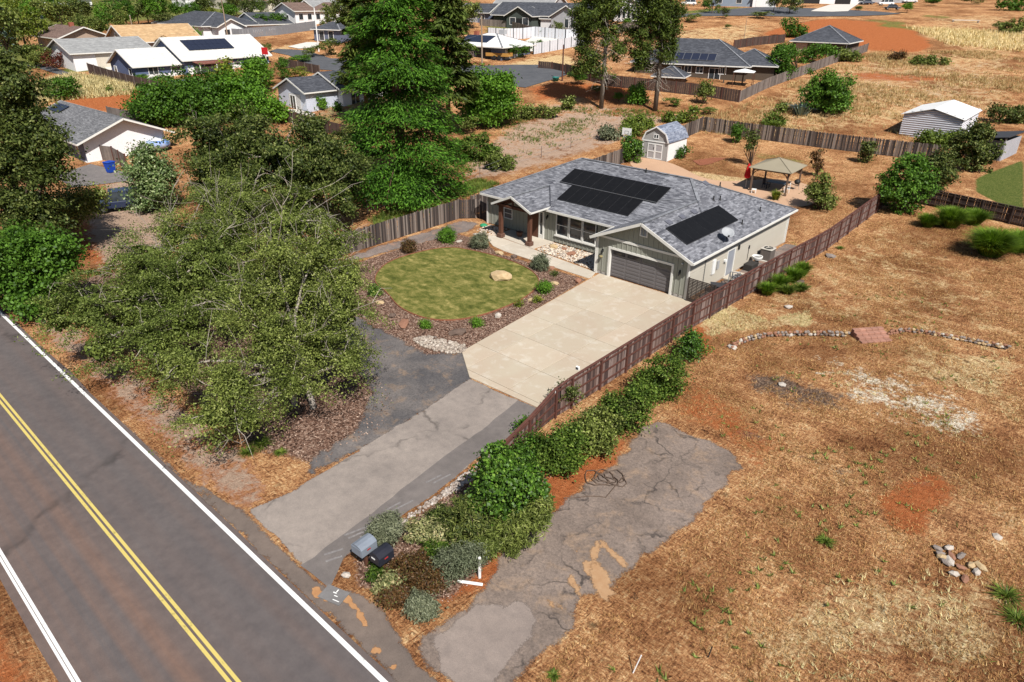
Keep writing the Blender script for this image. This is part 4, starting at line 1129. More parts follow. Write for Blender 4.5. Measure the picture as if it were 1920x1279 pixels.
def fence(name, label, line, h, w, gap, mats, postmat, post=2.4, side=-1, rails=(.3,1.0,1.62), railmat=None, seed=1, cap=False, cat="fence", hfun=None, boards=True, limit=300, tilt=.012, rail_h=.09):
    """a fence along a polyline, following the ground; rails and posts on the given side"""
    rg = np.random.default_rng(seed)
    x0, y0 = line[0]; z0 = float(zt(x0, y0))
    e = empty(name, (x0, y0, z0), 0, label, cat)
    bm = board_meshes(mats, w, 1.0); railmat = railmat or postmat
    cnt = 0; rest = MB()
    for (ax, ay), (bx, by) in zip(line[:-1], line[1:]):
        L = math.hypot(bx-ax, by-ay); a = math.atan2(by-ay, bx-ax); nx, ny = -math.sin(a)*side, math.cos(a)*side
        n = max(1, int(L/(w+gap)))
        for i in range(n):
            t = (i+.5)/n; x, y = ax+(bx-ax)*t, ay+(by-ay)*t; z = float(zt(x, y))
            hh = (hfun(x, y) if hfun else h)*(1+rg.normal(0, .009))
            if cnt < limit and boards:
                inst("board", bm[rg.integers(len(bm))], e, (x-x0, y-y0, z-z0+.02), (0, rg.normal(0, tilt), a), (1, 1, hh)); cnt += 1
            else:
                rest.cbox((x-x0, y-y0, z-z0+.02+hh/2), (w, .018, hh), a)
        k = max(1, round(L/post))
        for i in range(k+1):
            x, y = ax+(bx-ax)*i/k+nx*.07, ay+(by-ay)*i/k+ny*.07; z = float(zt(x, y)); hh = hfun(x, y) if hfun else h
            MB().cbox((0,0,hh/2),(.1,.1,hh+.06), a).build("post", postmat, e).location = (x-x0, y-y0, z-z0)
            if i < k:
                x2, y2 = ax+(bx-ax)*(i+1)/k+nx*.07, ay+(by-ay)*(i+1)/k+ny*.07; z2_ = float(zt(x2, y2)); h2 = hfun(x2, y2) if hfun else h
                for rr in rails:
                    r1 = rr*hh/1.8; r2 = rr*h2/1.8
                    MB().beam((x-x0-nx*.03, y-y0-ny*.03, z-z0+r1), (x2-x0-nx*.03, y2-y0-ny*.03, z2_-z0+r2), .04, rail_h).build("rail", railmat, e)
                if cap:
                    MB().beam((x-x0-nx*.07, y-y0-ny*.07, z-z0+hh+.035), (x2-x0-nx*.07, y2-y0-ny*.07, z2_-z0+h2+.035), .15, .03).build("cap_board", railmat, e)
    if rest.v: rest.build("boards", mats[0], e, kind="stuff")
    return e
def redh(x, y): return float(np.interp(y, [-21.6,-18.2,-16.8,40], [.75,1.25,1.75,1.8]))
fence("red_fence", "long red-brown board fence along the right side of the concrete drive and house", [(10.4,-21.6),(9.95,-17.2),(10.0,-16.0),(9.9,-3.8),(10.2,5),(10.75,16.7),(10.9,28.2),(10.85,31.2)], 1.8, .165, .012, REDW, M_REDPOST, post=2.35, side=-1, rails=(.35,.98,1.6), hfun=redh, cap=True, seed=3)
fence("board_fence", "weathered grey board fence by the gravel left of the front lawn", [(-16.6,-13.5),(-16.7,-7.6),(-16.95,2.3),(-15.65,3.8)], 1.75, .145, .01, GREYW, M_GREYPOST, side=1, seed=4)
fence("board_fence", "weathered grey board fence running back beside the house to the white shed", [(-17.0,4.0),(-17.0,20),(-17.0,34),(-17.0,47.1)], 1.75, .155, .01, GREYW, M_GREYPOST, side=1, seed=5)
fence("board_fence", "weathered grey board fence across the far end of the back yard", [(-17.0,47.15),(-.7,48.7),(10.5,50.2)], 1.8, .15, .012, GREYW, M_GREYPOST, side=1, seed=6, tilt=.02)
DARKW = board_mats("dark_board", [(.065,.045,.038), (.05,.035,.03), (.08,.055,.045)])
fence("dark_fence", "dark brown board fence behind the green grass clumps at the right edge", [(11.6,33.6),(16,32.9),(30,30.6)], 1.5, .2, .01, DARKW, pm("dark_post", (.07,.045,.035), (.05,.035,.03)), side=-1, seed=7, cap=True)

# ------------------------------------------------------------------ boulders and rocks
def rock_mesh(name, seed, mat, sub=1, jag=.22):
    b = bmesh.new(); bmesh.ops.create_icosphere(b, subdivisions=sub, radius=1.0)
    rg = np.random.default_rng(seed)
    for v in b.verts:
        n = 1+rg.normal(0, jag*.45); v.co *= n
        v.co.z *= .8
    me = bpy.data.meshes.new(name); b.to_mesh(me); b.free(); me.materials.append(mat)
    return me
M_ROCK_TAN = pm("rock_tan", (.52,.40,.24), (.40,.27,.14), 3, .9, fine=14, bmp=.4, bdist=.03)
M_ROCK_GREY = pm("rock_grey", (.30,.25,.215), (.19,.155,.135), 3, .9, fine=14, bmp=.4, bdist=.03)
M_ROCK_RED = pm("rock_red", (.33,.17,.11), (.24,.115,.07), 3, .9, fine=14, bmp=.4, bdist=.03)
M_ROCK_WHITE = pm("rock_white", (.55,.49,.42), (.38,.33,.28), 3, .9, fine=14, bmp=.3, bdist=.03)
M_ROCK_DARK = pm("rock_dark", (.1,.07,.055), (.16,.11,.085), 3, .9, fine=14, bmp=.4, bdist=.03)
ROCKS = {k: [rock_mesh("boulder", i*7+j, m, 2 if k == "big" else 1) for j in range(3)] for i, (k, m) in enumerate((("tan",M_ROCK_TAN),("grey",M_ROCK_GREY),("red",M_ROCK_RED),("white",M_ROCK_WHITE),("dark",M_ROCK_DARK)))}
def boulder(kind, x, y, sx, sy, sz, label, rz=0.0, k=0, z=0.0):
    o = inst("boulder", ROCKS[kind][k % 3], None, (x, y, float(zt(x, y))+z+sz*.35), (0, 0, rz), (sx, sy, sz))
    return tag(o, label, "rock", "landscape rocks in the front yard")
big = rock_mesh("boulder", 77, M_ROCK_TAN, 2, .13)
o = inst("boulder", big, None, (-4.26,-5.7,-0.0), (0,0,.5), (.88,.62,.5)); o.location.z += .2; tag(o, "big pale sandstone boulder in the middle of the lawn", "rock", "landscape rocks in the front yard")
for i, (xy, kd, s, lb) in enumerate([
    ((-7.96,-1.91),"tan",(.5,.3,.22),"flat tan rock in the bed between the walkway and the lawn"),
    ((-6.56,-1.76),"dark",(.3,.25,.25),"small dark rock in the bed beside the walkway"),
    ((-4.73,-1.97),"red",(.25,.3,.22),"reddish rock left of the silvery shrub by the walkway"),
    ((-2.76,-1.81),"red",(.3,.35,.28),"reddish rock at the right foot of the silvery shrub by the walkway"),
    ((0.09,-2.34),"red",(.42,.3,.26),"orange-brown rock where the walkway meets the driveway"),
    ((-0.8,-3.85),"tan",(.36,.28,.2),"pale rock above the small bright green bush by the driveway"),
    ((-0.12,-7.09),"tan",(.45,.3,.18),"pale flat rock in the mulch between lawn and driveway"),
    ((-0.01,-10.58),"white",(.26,.24,.24),"rounded cream rock near the driveway's lower left edge"),
    ((-0.18,-13.98),"dark",(.62,.4,.24),"large flat dark rock above the white cobble patch"),
    ((-3.55,-15.38),"red",(.7,.35,.14),"flat reddish slab rock below the lawn's lower edge"),
    ((-7.23,-14.33),"tan",(.35,.25,.13),"small tan rock beyond the lawn's left tip"),
    ((-4.93,-15.16),"dark",(.3,.25,.2),"small dark rock below the lawn's left lobe"),
    ((-5.75,2.06),"tan",(.48,.34,.3),"yellow-tan boulder among the pebbles under the front windows"),
    ((-3.67,1.78),"red",(.5,.36,.28),"orange boulder among the pebbles near the garage"),
    ((-4.85,2.38),"red",(.4,.3,.16),"flat brown rock between the two boulders among the pebbles"),
    ((-12.58,0.25),"white",(.42,.3,.1),"flat white stepping stone left of the porch"),
    ((-12.42,-2.05),"white",(.38,.28,.08),"pale green-white flat stone beside the round green bush")]):
    boulder(kd, xy[0], xy[1], *s, lb, rz=i*1.3, k=i)
o = MB().lathe([(.36,0),(.33,.12),(.2,.2),(.05,.24),(0,.24)], 14).build("valve_box_lid", pm("green_plastic", (.03,.28,.13), (.025,.22,.1), 3, .5), smooth=True); o.location = (-13.82,2.3,0.04); tag(o, "bright green domed lid on the ground left of the porch", "lid")
# pebble fields, hundreds of stones: one mass each
def pebbles(name, label, poly, n, r, cols, seed, z=0.02):
    rg = np.random.default_rng(seed)
    xs = [p[0] for p in poly]; ys = [p[1] for p in poly]
    P = np.stack([rg.uniform(min(xs), max(xs), n*3), rg.uniform(min(ys), max(ys), n*3)], 1)
    P = P[inside(P[:,0], P[:,1], poly)][:n]
    b = bmesh.new(); bmesh.ops.create_icosphere(b, subdivisions=1, radius=1.0); bv = np.array([v.co[:] for v in b.verts]); bf = np.array([[v.index for v in f.verts] for f in b.faces]); b.free()
    V, F = [], []
    for i, p in enumerate(P):
        s_ = r*rg.uniform(.5, 1.35); sc = np.array([s_*rg.uniform(.8,1.3), s_*rg.uniform(.7,1), s_*rg.uniform(.45,.8)]); a = rg.uniform(0, 6.28)
        v = bv*(1+rg.normal(0,.08,(len(bv),1)))*sc; c, s2 = math.cos(a), math.sin(a)
        v = np.stack([v[:,0]*c-v[:,1]*s2, v[:,0]*s2+v[:,1]*c, v[:,2]], 1)+np.array([p[0], p[1], float(zt(p[0], p[1]))+z+sc[2]*.4])
        F.append(bf+len(V)*len(bv)); V.append(v)
    m, nt, bs = _new(name+"_stone")
    g = node(nt, "ShaderNodeNewGeometry")
    nt.links.new(ramp(nt, g.outputs["Random Per Island"], [(i/(len(cols)-1), c) for i, c in enumerate(cols)]), bs.inputs["Base Color"]); bs.inputs["Roughness"].default_value = .85
    o = link(bpy.data.objects.new(name, np_mesh(name, np.concatenate(V), np.concatenate(F), m)))
    tag(o, label, "pebbles", kind="stuff"); return o
pebbles("river_pebbles", "cream and grey river pebbles under the front windows", [(-6.5,.75),(-3,.5),(-.25,.2),(-.15,2.9),(-2.5,3.05),(-6.5,3.05)], 1500, .085, [(.2,.17,.15),(.62,.53,.42),(.38,.3,.24),(.7,.62,.5),(.5,.36,.24)], 1)
pebbles("white_cobbles", "white cobbles between the mulch bed and the dark gravel", smooth_poly([(-1.71,-16.47),(-1.29,-15.5),(0.29,-15.0),(1.68,-14.83),(1.93,-15.67),(1.35,-16.21),(-0.04,-16.6)], 1), 500, .1, [(.15,.11,.09),(.42,.36,.29),(.27,.21,.165),(.5,.44,.37)], 2)
pebbles("cobble_border", "white cobble border along the lower drive's right edge", [(10.05,-28.2),(10.35,-28.1),(10.35,-25.4),(10.45,-23.2),(10.2,-20.2),(9.95,-18.6),(9.65,-19.5),(9.85,-23.3),(10.08,-25)], 750, .075, [(.18,.13,.1),(.4,.34,.29),(.28,.22,.18),(.52,.47,.42)], 3)
pebbles("porch_pebbles", "pale pebbles left of the porch posts", [(-13.4,1.0),(-11.9,.3),(-11.4,.9),(-11.6,2.9),(-13.6,2.9)], 260, .09, [(.3,.24,.2),(.6,.5,.4),(.5,.38,.28)], 4)

# ------------------------------------------------------------------ low dry-stone wall with brick steps
def stone_wall(name, label, pts, n, seed, h=.36):
    rg = np.random.default_rng(seed)
    P = [np.array(p) for p in pts]; seg = [np.linalg.norm(b-a) for a, b in zip(P[:-1], P[1:])]; tot = sum(seg)
    e = empty(name, (P[0][0], P[0][1], 0), 0, label, "stone wall")
    for c in range(2):
        for i in range(n):
            d = (i+.5+rg.normal(0,.12)+.5*c)/n*tot; k = 0
            while k < len(seg)-1 and d > seg[k]: d -= seg[k]; k += 1
            p = P[k]+(P[k+1]-P[k])*min(d/seg[k], 1); a = math.atan2(*(P[k+1]-P[k])[::-1])
            s_ = tot/n*.56
            kd = ["grey","grey","red","red","dark","white","grey","tan"][rg.integers(8)] if d+k > .8 else "red"
            o = inst("stone", ROCKS[kd][rg.integers(3)], e, (p[0]-P[0][0]+rg.normal(0,.03), p[1]-P[0][1]+rg.normal(0,.03), h*(.28+.5*c)), (rg.normal(0,.2), rg.normal(0,.2), a+rg.normal(0,.25)), (s_*rg.uniform(.85,1.15), s_*rg.uniform(.6,.85), h*.38*rg.uniform(.8,1.2)))
    return e
stone_wall("stone_wall", "low dry-stone wall curving from the red fence to the brick steps", [(12.95,-4.6),(13.25,-3.0),(13.95,-1.55),(15.3,-.1),(16.5,1.0),(17.45,1.75)], 34, 11)
stone_wall("stone_wall", "low dry-stone wall running right from the brick steps across the field", [(19.1,3.6),(19.9,4.9),(21.0,5.4),(22.1,5.7),(23.7,6.15),(25.0,6.5)], 30, 12, .3)
st = empty("brick_steps", (17.6,2.0,0), math.atan2(1.7,1.35), "short flight of reddish brick steps between the two stone walls", "steps")
M_STEP = pm("step_brick", (.40,.21,.15), (.31,.155,.11), 3, .9, fine=16, bmp=.4, island=.15)
for k in range(4):
    for j in range(5):
        bevel(MB().box(j*.4+.006,-.12-.3*k,-.1,(j+1)*.4-.006,.16-.3*k,.46-.12*k).build("step_brick", M_STEP, st), .015)
for i, (xy, r_, kd, lb) in enumerate([((12.94,-4.38),.28,"white","whitish stone at the left end of the low stone wall"),((13.07,3.53),.28,"white","pale rock in the dry grass below the red fence's weeds"),((16.88,-6.62),.22,"white","bleached white stone lying alone on the bare field"),((11.55,15.41),.4,"grey","grey stump-like rock by the fence below the beige wall"),((11.83,8.37),.4,"dark","dark broken rock right of the green weeds at the fence"),((8.73,-2.11),.3,"tan","tan stone at the foot of the red fence in straw grass"),((27.6,-12.16),.2,"white","small pale stone right of the pale rock heap")]):
    boulder(kd, xy[0], xy[1], r_*1.2, r_, r_*.6, lb, i*.9, i)["group"] = "stones lying in the field"
hp = [(1757,1030),(1778,1030),(1783,1043),(1765,1047),(1801,1045),(1780,1055),(1800,1066),(1820,1063),(1770,1055),(1788,1078),(1808,1088),(1838,1065),(1762,1040),(1830,1075)]
HEAP = [(26.08,-14.39),(26.39,-14.1),(26.55,-14.44),(26.31,-14.8),(26.82,-14.26),(26.58,-14.84),(26.94,-14.9),(27.21,-14.54),(26.44,-14.97),(26.84,-15.4),(27.18,-15.42),(27.48,-14.37),(26.22,-14.63),(27.42,-14.77)]
heap = empty("rock_heap", (HEAP[0][0],HEAP[0][1],0), 0, "small heap of pale holed rocks in the field near the right edge", "rock heap")
for i, p in enumerate(HEAP):
    inst("stone", ROCKS[["grey","white","red","tan"][i % 4]][i % 3], heap, (p[0]-HEAP[0][0], p[1]-HEAP[0][1], .07), (.2*(i % 3), .1, i*1.1), (.2+.04*(i % 3), .14, .1+.03*(i % 2)))

# ------------------------------------------------------------------ back yard
M_PATIO = pm("patio_tan_concrete", (.52,.33,.21), (.46,.29,.185), .5, .9, fine=14)
sheet("patio", smooth_poly([(-15.92,27.94),(-17.43,31.88),(-13.36,32.37),(-10.01,30.78),(-7.44,29.12),(-4.81,28.88),(-2.78,30.63),(-0.9,33.23),(2.68,33.5),(5.27,30.95),(5.73,25.8),(2.16,25.08),(-0.57,25.09),(-2.95,24.15),(-8.32,25.07)], 2), .05, M_PATIO, cell=1.5)
sheet("garden_bed_soil", [(-11.12,34.31),(-9.82,36.98),(-8.53,37.64),(-8.82,34.08),(-9.47,33.05)], .05, pm("red_bed", (.27,.095,.05), (.22,.075,.04), 2, 1, fine=20), cell=1.5)

M_SHED = pm("shed_grey_siding", (.40,.39,.37), (.35,.34,.325), 2, .8, fine=10, stretch=(8,8,.5))
M_SHEDROOF = shingle_mat("shed_shingles", (.10,.12,.17), (.34,.37,.44), .34, .15)
shed = empty("garden_shed", (-16.7,32.2,1.0), .05, "white and grey barn-roofed garden shed in the back yard", "shed")
W_, D2 = 3.4, 4.6
gam = [(0,2.1),(.42,3.05),(W_/2,3.75),(W_-.42,3.05),(W_,2.1)]
fr = MB(); prof = [(0,0),(W_,0)]+[(W_,2.1),(W_-.42,3.0),(W_/2,3.68),(.42,3.0),(0,2.1)]
fr.face([(x,0,z) for x, z in prof]); fr.face([(x,D2,z) for x, z in prof[::-1]])
fr.build("gable_wall", M_SHED, shed)
MB().box(W_-.04,.02,-.2,W_,D2-.02,2.1).build("wall", M_WHITE, shed); MB().box(0,.02,-.2,.04,D2-.02,2.1).build("wall", M_WHITE, shed)
rp = []
for (x0,z0),(x1,z1) in zip(gam[:-1], gam[1:]):
    ox = -.12 if x0 == 0 else 0; ox1 = .12 if x1 == W_ else 0
    rp.append([(x0+ox,-.15,z0+.08),(x1+ox1,-.15,z1+.08),(x1+ox1,D2+.15,z1+.08),(x0+ox,D2+.15,z0+.08)])
roof_planes("roof", rp, M_SHEDROOF, shed, .07)
for (x0,z0),(x1,z1) in zip(gam[:-1], gam[1:]): MB().beam((x0,-.17,z0-.0),(x1,-.17,z1-.0),.05,.14).build("rake_board", M_WHITE, shed)
MB().box(-.02,-.05,2.02,W_+.02,-.002,2.14).build("band_board", M_WHITE, shed)
for x in (0,W_-.1): MB().box(x,-.04,0,x+.1,-.003,2.02).build("corner_board", M_WHITE, shed)
for i, x in enumerate((.72,1.7)):
    d = MB().box(x,-.03,.08,x+.97,-.01,1.85).build("door", pm("shed_door_grey", (.42,.40,.40), (.36,.35,.35), 3, .7), shed)
    t = MB()
    for (a,b,c,e_) in ((0,.08,.1,1.85),(.87,.08,.97,1.85),(.1,1.72,.87,1.85),(.1,.08,.87,.2),(.1,.9,.87,1.02)): t.box(x+a,-.06,b,x+c,-.031,e_)
    t.build("door_trim", M_WHITE, d)
MB().box(1.55,-.09,1.25,1.6,-.06,1.5).build("door_handle", M_BLACK, shed)
wn = MB().box(1.35,-.05,2.4,2.05,-.01,2.48).box(1.35,-.05,2.85,2.05,-.01,2.93).box(1.35,-.05,2.48,1.43,-.01,2.85).box(1.97,-.05,2.48,2.05,-.01,2.85).box(1.66,-.05,2.48,1.74,-.01,2.85).build("window", M_WHITE, shed)
MB().box(1.43,-.02,2.48,1.66,-.012,2.85).build("pane", M_GLASS, wn); MB().box(1.74,-.02,2.48,1.97,-.012,2.85).build("pane", M_GLASS, wn)

# hardtop gazebo
gz = empty("gazebo", (-1.0,27.9,.7), .06, "tan-roofed gazebo with brown posts on the back patio", "gazebo")
M_GAZROOF = pm("gazebo_tan_roof", (.30,.26,.185), (.27,.235,.165), .8, .6)
M_GAZPOST = pm("gazebo_post_brown", (.17,.11,.075), (.12,.078,.055), 2, .8, fine=10)
GW, GD, GH = 3.5, 3.9, 2.25
for (x,y) in ((0,0),(GW,0),(GW,GD),(0,GD)):
    MB().cbox((x,y,GH/2),(.15,.15,GH)).build("post", M_GAZPOST, gz)
    MB().cbox((x,y,.1),(.24,.24,.2)).build("post_foot", M_GAZPOST, gz)
    sx = 1 if x == 0 else -1; sy = 1 if y == 0 else -1
    for (dx,dy) in ((sx,0),(0,sy)):
        MB().tube([(x,y,GH-.65),(x+dx*.22,y+dy*.22,GH-.3),(x+dx*.65,y+dy*.65,GH-.05)], .05, n=4).build("brace", M_GAZPOST, gz)
for a,b in (((0,0),(GW,0)),((GW,0),(GW,GD)),((GW,GD),(0,GD)),((0,GD),(0,0))):
    MB().beam((a[0],a[1],GH-.02),(b[0],b[1],GH-.02),.12,.2).build("beam", M_GAZPOST, gz)
o_ = .38; ap = (GW/2,GD/2,GH+.95); cs = [(-o_,-o_,GH+.1),(GW+o_,-o_,GH+.1),(GW+o_,GD+o_,GH+.1),(-o_,GD+o_,GH+.1)]
for i in range(4): roof_planes("roof_panel", [[cs[i], cs[(i+1) % 4], ap]], M_GAZROOF, gz, .04)
for c in cs: MB().beam((c[0],c[1],c[2]+.03),(ap[0],ap[1],ap[2]+.03),.07,.03).build("roof_rib", M_GAZROOF, gz)

um = empty("patio_umbrella", (-1.65,28.2,.72), 0, "closed red patio umbrella left of the gazebo", "umbrella")
MB().tube([(0,0,0),(0,0,2.55)], .025, n=7).build("pole", M_ALU, um)
mb = MB(); pr = []
for i, (r_, z) in enumerate(((.05,2.55),(.13,2.2),(.19,1.7),(.24,1.3),(.2,1.12),(.05,1.05))): pr.append((r_, z))
n_ = 16; vv = []
for r_, z in pr:
    for k in range(n_): vv.append((r_*(1+.35*(k % 2))*math.cos(k*2*math.pi/n_), r_*(1+.35*(k % 2))*math.sin(k*2*math.pi/n_), z))
mb.shared(vv, [(i*n_+k, i*n_+(k+1) % n_, (i+1)*n_+(k+1) % n_, (i+1)*n_+k) for i in range(len(pr)-1) for k in range(n_)])
mb.build("canopy", pm("umbrella_red", (.55,.012,.015), (.42,.01,.012), 4, .8), um)
MB().lathe([(.28,0),(.26,.07),(.05,.1)], 14).build("base", M_BLACK, um)

tb = empty("patio_table", (.9,29.7,.82), .06, "dark blue-grey patio table under the gazebo", "table")
MB().box(-.9,-.5,.68,.9,.5,.73).build("table_top", pm("table_blue_grey", (.07,.09,.12), (.05,.07,.1), 3, .4), tb)
for sx in (-.8,.8):
    for sy in (-.42,.42): MB().box(sx-.03,sy-.03,0,sx+.03,sy+.03,.68).build("leg", M_BLACK, tb)
def chair(name, label, loc, rz, mat):
    c = empty(name, loc, rz, label, "chair")
    MB().box(-.25,-.25,.4,.25,.25,.45).build("seat", mat, c)
    b = MB()
    for k in range(4): b.box(-.22+k*.125,.22,.45,-.15+k*.125,.26,.92)
    b.box(-.25,.21,.86,.25,.27,.95); b.build("backrest", mat, c)
    for sx in (-.22,.22):
        for sy in (-.22,.22): MB().box(sx-.02,sy-.02,0,sx+.02,sy+.02,.4).build("leg", mat, c)
        MB().beam((sx,-.22,.65),(sx,.24,.65),.05,.03).build("armrest", mat, c)
    return c
chair("white_chair", "white plastic chair at the right end of the gazebo table", (2.2,29.2,.8), -1.2, M_WHITE)
chair("dark_chair", "dark patio chair in the gazebo's shade left of the table", (-.1,29.4,.8), 1.4, pm("chair_dark", (.03,.035,.05), (.02,.02,.03), 3, .5))
stl = empty("white_stool", (-.35,27.3,.66), .3, "small white plastic stool in front of the gazebo's left post", "stool")
MB().box(-.22,-.2,.36,.22,.2,.41).build("seat", M_WHITE, stl)
for sx in (-.18,.18):
    for sy in (-.16,.16): MB().box(sx-.025,sy-.025,0,sx+.025,sy+.025,.36).build("leg", M_WHITE, stl)
gr_ = empty("kettle_grill", (2.55,30.7,.86), 0, "black kettle grill by the gazebo's right side", "grill")
MB().lathe([(0,.55),(.2,.6),(.29,.75),(.3,.82),(.27,.95),(.15,1.05),(0,1.08)], 18).build("bowl", M_BLACK, gr_, smooth=True)
for k in range(3): MB().tube([(.12*math.cos(k*2.1),.12*math.sin(k*2.1),.62),(.32*math.cos(k*2.1),.32*math.sin(k*2.1),0)], .015, n=5).build("leg", M_ALU, gr_)

# basketball hoop by the left fence
bh = empty("basketball_hoop", (-18.0,30.6,.95), .1, "white backboard basketball hoop behind the house's ridge", "hoop")
MB().tube([(0,.6,0),(0,.6,2.7),(0,.1,3.0)], .06, n=7).build("pole", M_BLACK, bh)
bb = MB().box(-.6,0,2.7,.6,.03,3.5).build("backboard", M_WHITE, bh)
MB().box(-.25,-.01,2.8,.25,-.002,2.83).box(-.25,-.01,3.15,.25,-.002,3.18).box(-.25,-.01,2.83,-.22,-.002,3.15).box(.22,-.01,2.83,.25,-.002,3.15).build("target_square", M_BLACK, bb)
MB().tube([(.23*math.cos(a), -.3+.23*math.sin(a), 2.75) for a in np.linspace(0, 6.28, 17)], .015, n=5).build("rim", pm("hoop_orange", (.5,.12,.03)), bh)
net = MB()
for k in range(10):
    a = k*.628; net.tube([(.22*math.cos(a),-.3+.22*math.sin(a),2.74),(.13*math.cos(a+.3),-.3+.13*math.sin(a+.3),2.35)], .01, n=3)
net.build("net", M_WHITE, bh)

# steel barn and slatted shed beyond the back fence
M_METALW = pm("metal_wall_white", (.60,.60,.63), (.52,.52,.55), 1, .5)
M_METALROOF = pm("metal_roof_white", (.84,.83,.80), (.78,.77,.74), .6, .5)
barn = empty("metal_barn", (3.3,61.9,2.2), .02, "white corrugated steel barn beyond the back fence", "barn")
BW, BD, BH, BR = 6.6, 10.4, 2.75, .95
fw = MB(); k = 0; zz = -.4
while zz < BH+BR:
    z2 = zz+.26; zm = zz+.2
    def span(z): return (0, BW) if z <= BH else ((z-BH)/BR*BW/2, BW-(z-BH)/BR*BW/2)
    a, b = span(max(zz,0)); c, d = span(z2)
    if c >= d: break
    fw.face([(a,0,zz),(b,0,zz),(b,-.11,zm),(a,-.11,zm)]); fw.face([(a,-.11,zm),(b,-.11,zm),(d,0,z2),(c,0,z2)])
    zz = z2
fw.build("wall", M_METALW, barn, kind="stuff")
sw = MB(); zz = -.4
while zz < BH:
    z2 = zz+.26; zm = zz+.2
    sw.face([(BW,0,zz),(BW,BD,zz),(BW+.11,BD,zm),(BW+.11,0,zm)]); sw.face([(BW+.11,0,zm),(BW+.11,BD,zm),(BW,BD,z2),(BW,0,z2)]); zz = z2
sw.build("wall", M_METALW, barn, kind="stuff")
MB().box(0,0,-.4,.05,BD,BH).build("wall", M_METALW, barn); MB().box(0,BD-.05,-.4,BW,BD,BH).build("wall", M_METALW, barn)
roof_planes("roof_panel", [[(-.3,-.35,BH+.0),(BW/2,-.35,BH+BR+.05),(BW/2,BD+.3,BH+BR+.05),(-.3,BD+.3,BH+.0)]], M_METALROOF, barn, .05)
roof_planes("roof_panel", [[(BW+.3,-.35,BH+.0),(BW/2,-.35,BH+BR+.05),(BW/2,BD+.3,BH+BR+.05),(BW+.3,BD+.3,BH+.0)]], M_METALROOF, barn, .05)
MB().box(BW+.05,6.2,1.0,BW+.08,7.6,2.0).build("window", M_WHITE, barn)
ts = empty("tool_shed", (13.5,55.2,1.9), -.12, "small dark-roofed slatted shed at the right edge beyond the lawn", "shed")
for k in range(16):
    MB().box(0,-.04,.05+k*.135,2.3,0,.05+k*.135+.1).build("slat", pm("slat_grey", (.23,.22,.23), (.17,.165,.17), 2, .8), ts)
    MB().box(2.3,0,.05+k*.135,2.34,5.6,.05+k*.135+.1).build("slat", pm("slat_pale", (.42,.42,.45), (.36,.36,.38), 2, .8), ts)
MB().box(0.02,.0,0,2.28,5.5,2.15).build("inner_box", M_BLACK, ts)
MB().box(2.22,-.06,0,2.36,.06,2.5).build("corner_post", pm("slat_pale", (.42,.42,.45)), ts)
roof_planes("roof", [[(-.4,-.4,2.25),(2.6,-.4,2.75),(2.6,5.9,2.75),(-.4,5.9,2.25)]], pm("shed_dark_roof", (.04,.042,.048), (.055,.055,.06), 2, .7), ts, .08)

# ------------------------------------------------------------------ street-side things
def mailbox(name, label, loc, rz, col, big):
    e = empty(name, loc, rz, label, "mailbox")
    w, d, h = big; z = .8
    MB().box(-.05,-.05,0,.05,.05,z).build("post", M_DARKWOOD, e)
    b = MB(); n = 8; prof = [(-w/2,0),(w/2,0),(w/2,h*.7),(w*.38,h*.86),(w*.15,h*.97),(-w*.15,h*.97),(-w*.38,h*.86),(-w/2,h*.7)]
    b.prism([(x, zz_) for x, zz_ in prof], -d/2, d/2)
    o = b.build("box", col, e); o.rotation_euler = (R(90),0,0); o.location = (0,0,z)
    MB().box(-w/2+.03,-d/2-.02,z+.03,w/2-.03,-d/2-.003,z+h*.75).build("door", col, e)
    MB().box(w/2+.003,-.1,z+h*.4,w/2+.015,.05,z+h*.5).build("flag", pm("flag_red", (.4,.03,.03)), e)
    return e
M_MBG = pm("mailbox_grey", (.22,.25,.29), (.18,.2,.235), 3, .4); M_MBB = pm("mailbox_black", (.018,.02,.028), (.03,.03,.04), 3, .4)
mailbox("mailbox", "grey mailbox nearest the driveway beside the silvery shrub", (11.05,-29.3,0), .05, M_MBG, (.56,.7,.46))
m2 = mailbox("mailbox", "black mailbox standing right of the grey one", (11.85,-29.15,0), .05, M_MBB, (.52,.66,.46))
MB().box(-.12,-.355,1.02,.06,-.365,1.07).build("label_strip", M_WHITE, m2)
o = inst("boulder", ROCKS["white"][1], None, (10.95,-30.1,.1), (0,0,.4), (.2,.16,.12)); tag(o, "round white rock beside the mailboxes at the road", "rock")
ub = empty("utility_box", (11.32,-30.89,-0.0), .3, "grey utility box lid with white paint marks at the roadside", "utility box")
MB().box(-.45,-.3,-.05,.45,.3,.055).build("lid", pm("utility_grey", (.2,.19,.185), (.16,.15,.145), 4, .9, fine=20), ub)
for (x0,y0,x1,y1) in ((.1,-.2,.36,-.17),(-.08,.06,.06,.1),(.04,-.04,.18,-.01),(0,.12,.04,.24)): MB().box(x0,y0,.056,x1,y1,.061).build("paint_mark", M_WHITE, ub)
o = MB().tube([(0,0,0),(.03,-.02,.98)], .055, n=9).build("marker_post", M_WHITE); o.location = (14.43,-26.94,-0.0); tag(o, "upright white marker post at the edge of the old asphalt", "post")
o = MB().tube([(-.4,-.2,.06),(.35,.28,.05)], .055, n=9).build("fallen_post", M_WHITE); o.location = (14.42,-27.41,-0.0); tag(o, "white post lying on the ground beside the upright marker", "post")
for i, (p, q, lb) in enumerate([((20.55,-26.5,-0.0),(.12,.15,.75),"thin pale stake leaning at the bottom edge of the field"),((21.98,-24.44,-0.0),(.02,.1,.4),"short dark stake in the dry field near the bottom")]):
    o = MB().tube([(0,0,0),q], .02, n=6).build("stake", M_WHITE if i == 0 else M_BLACK); o.location = p; tag(o, lb, "stake")
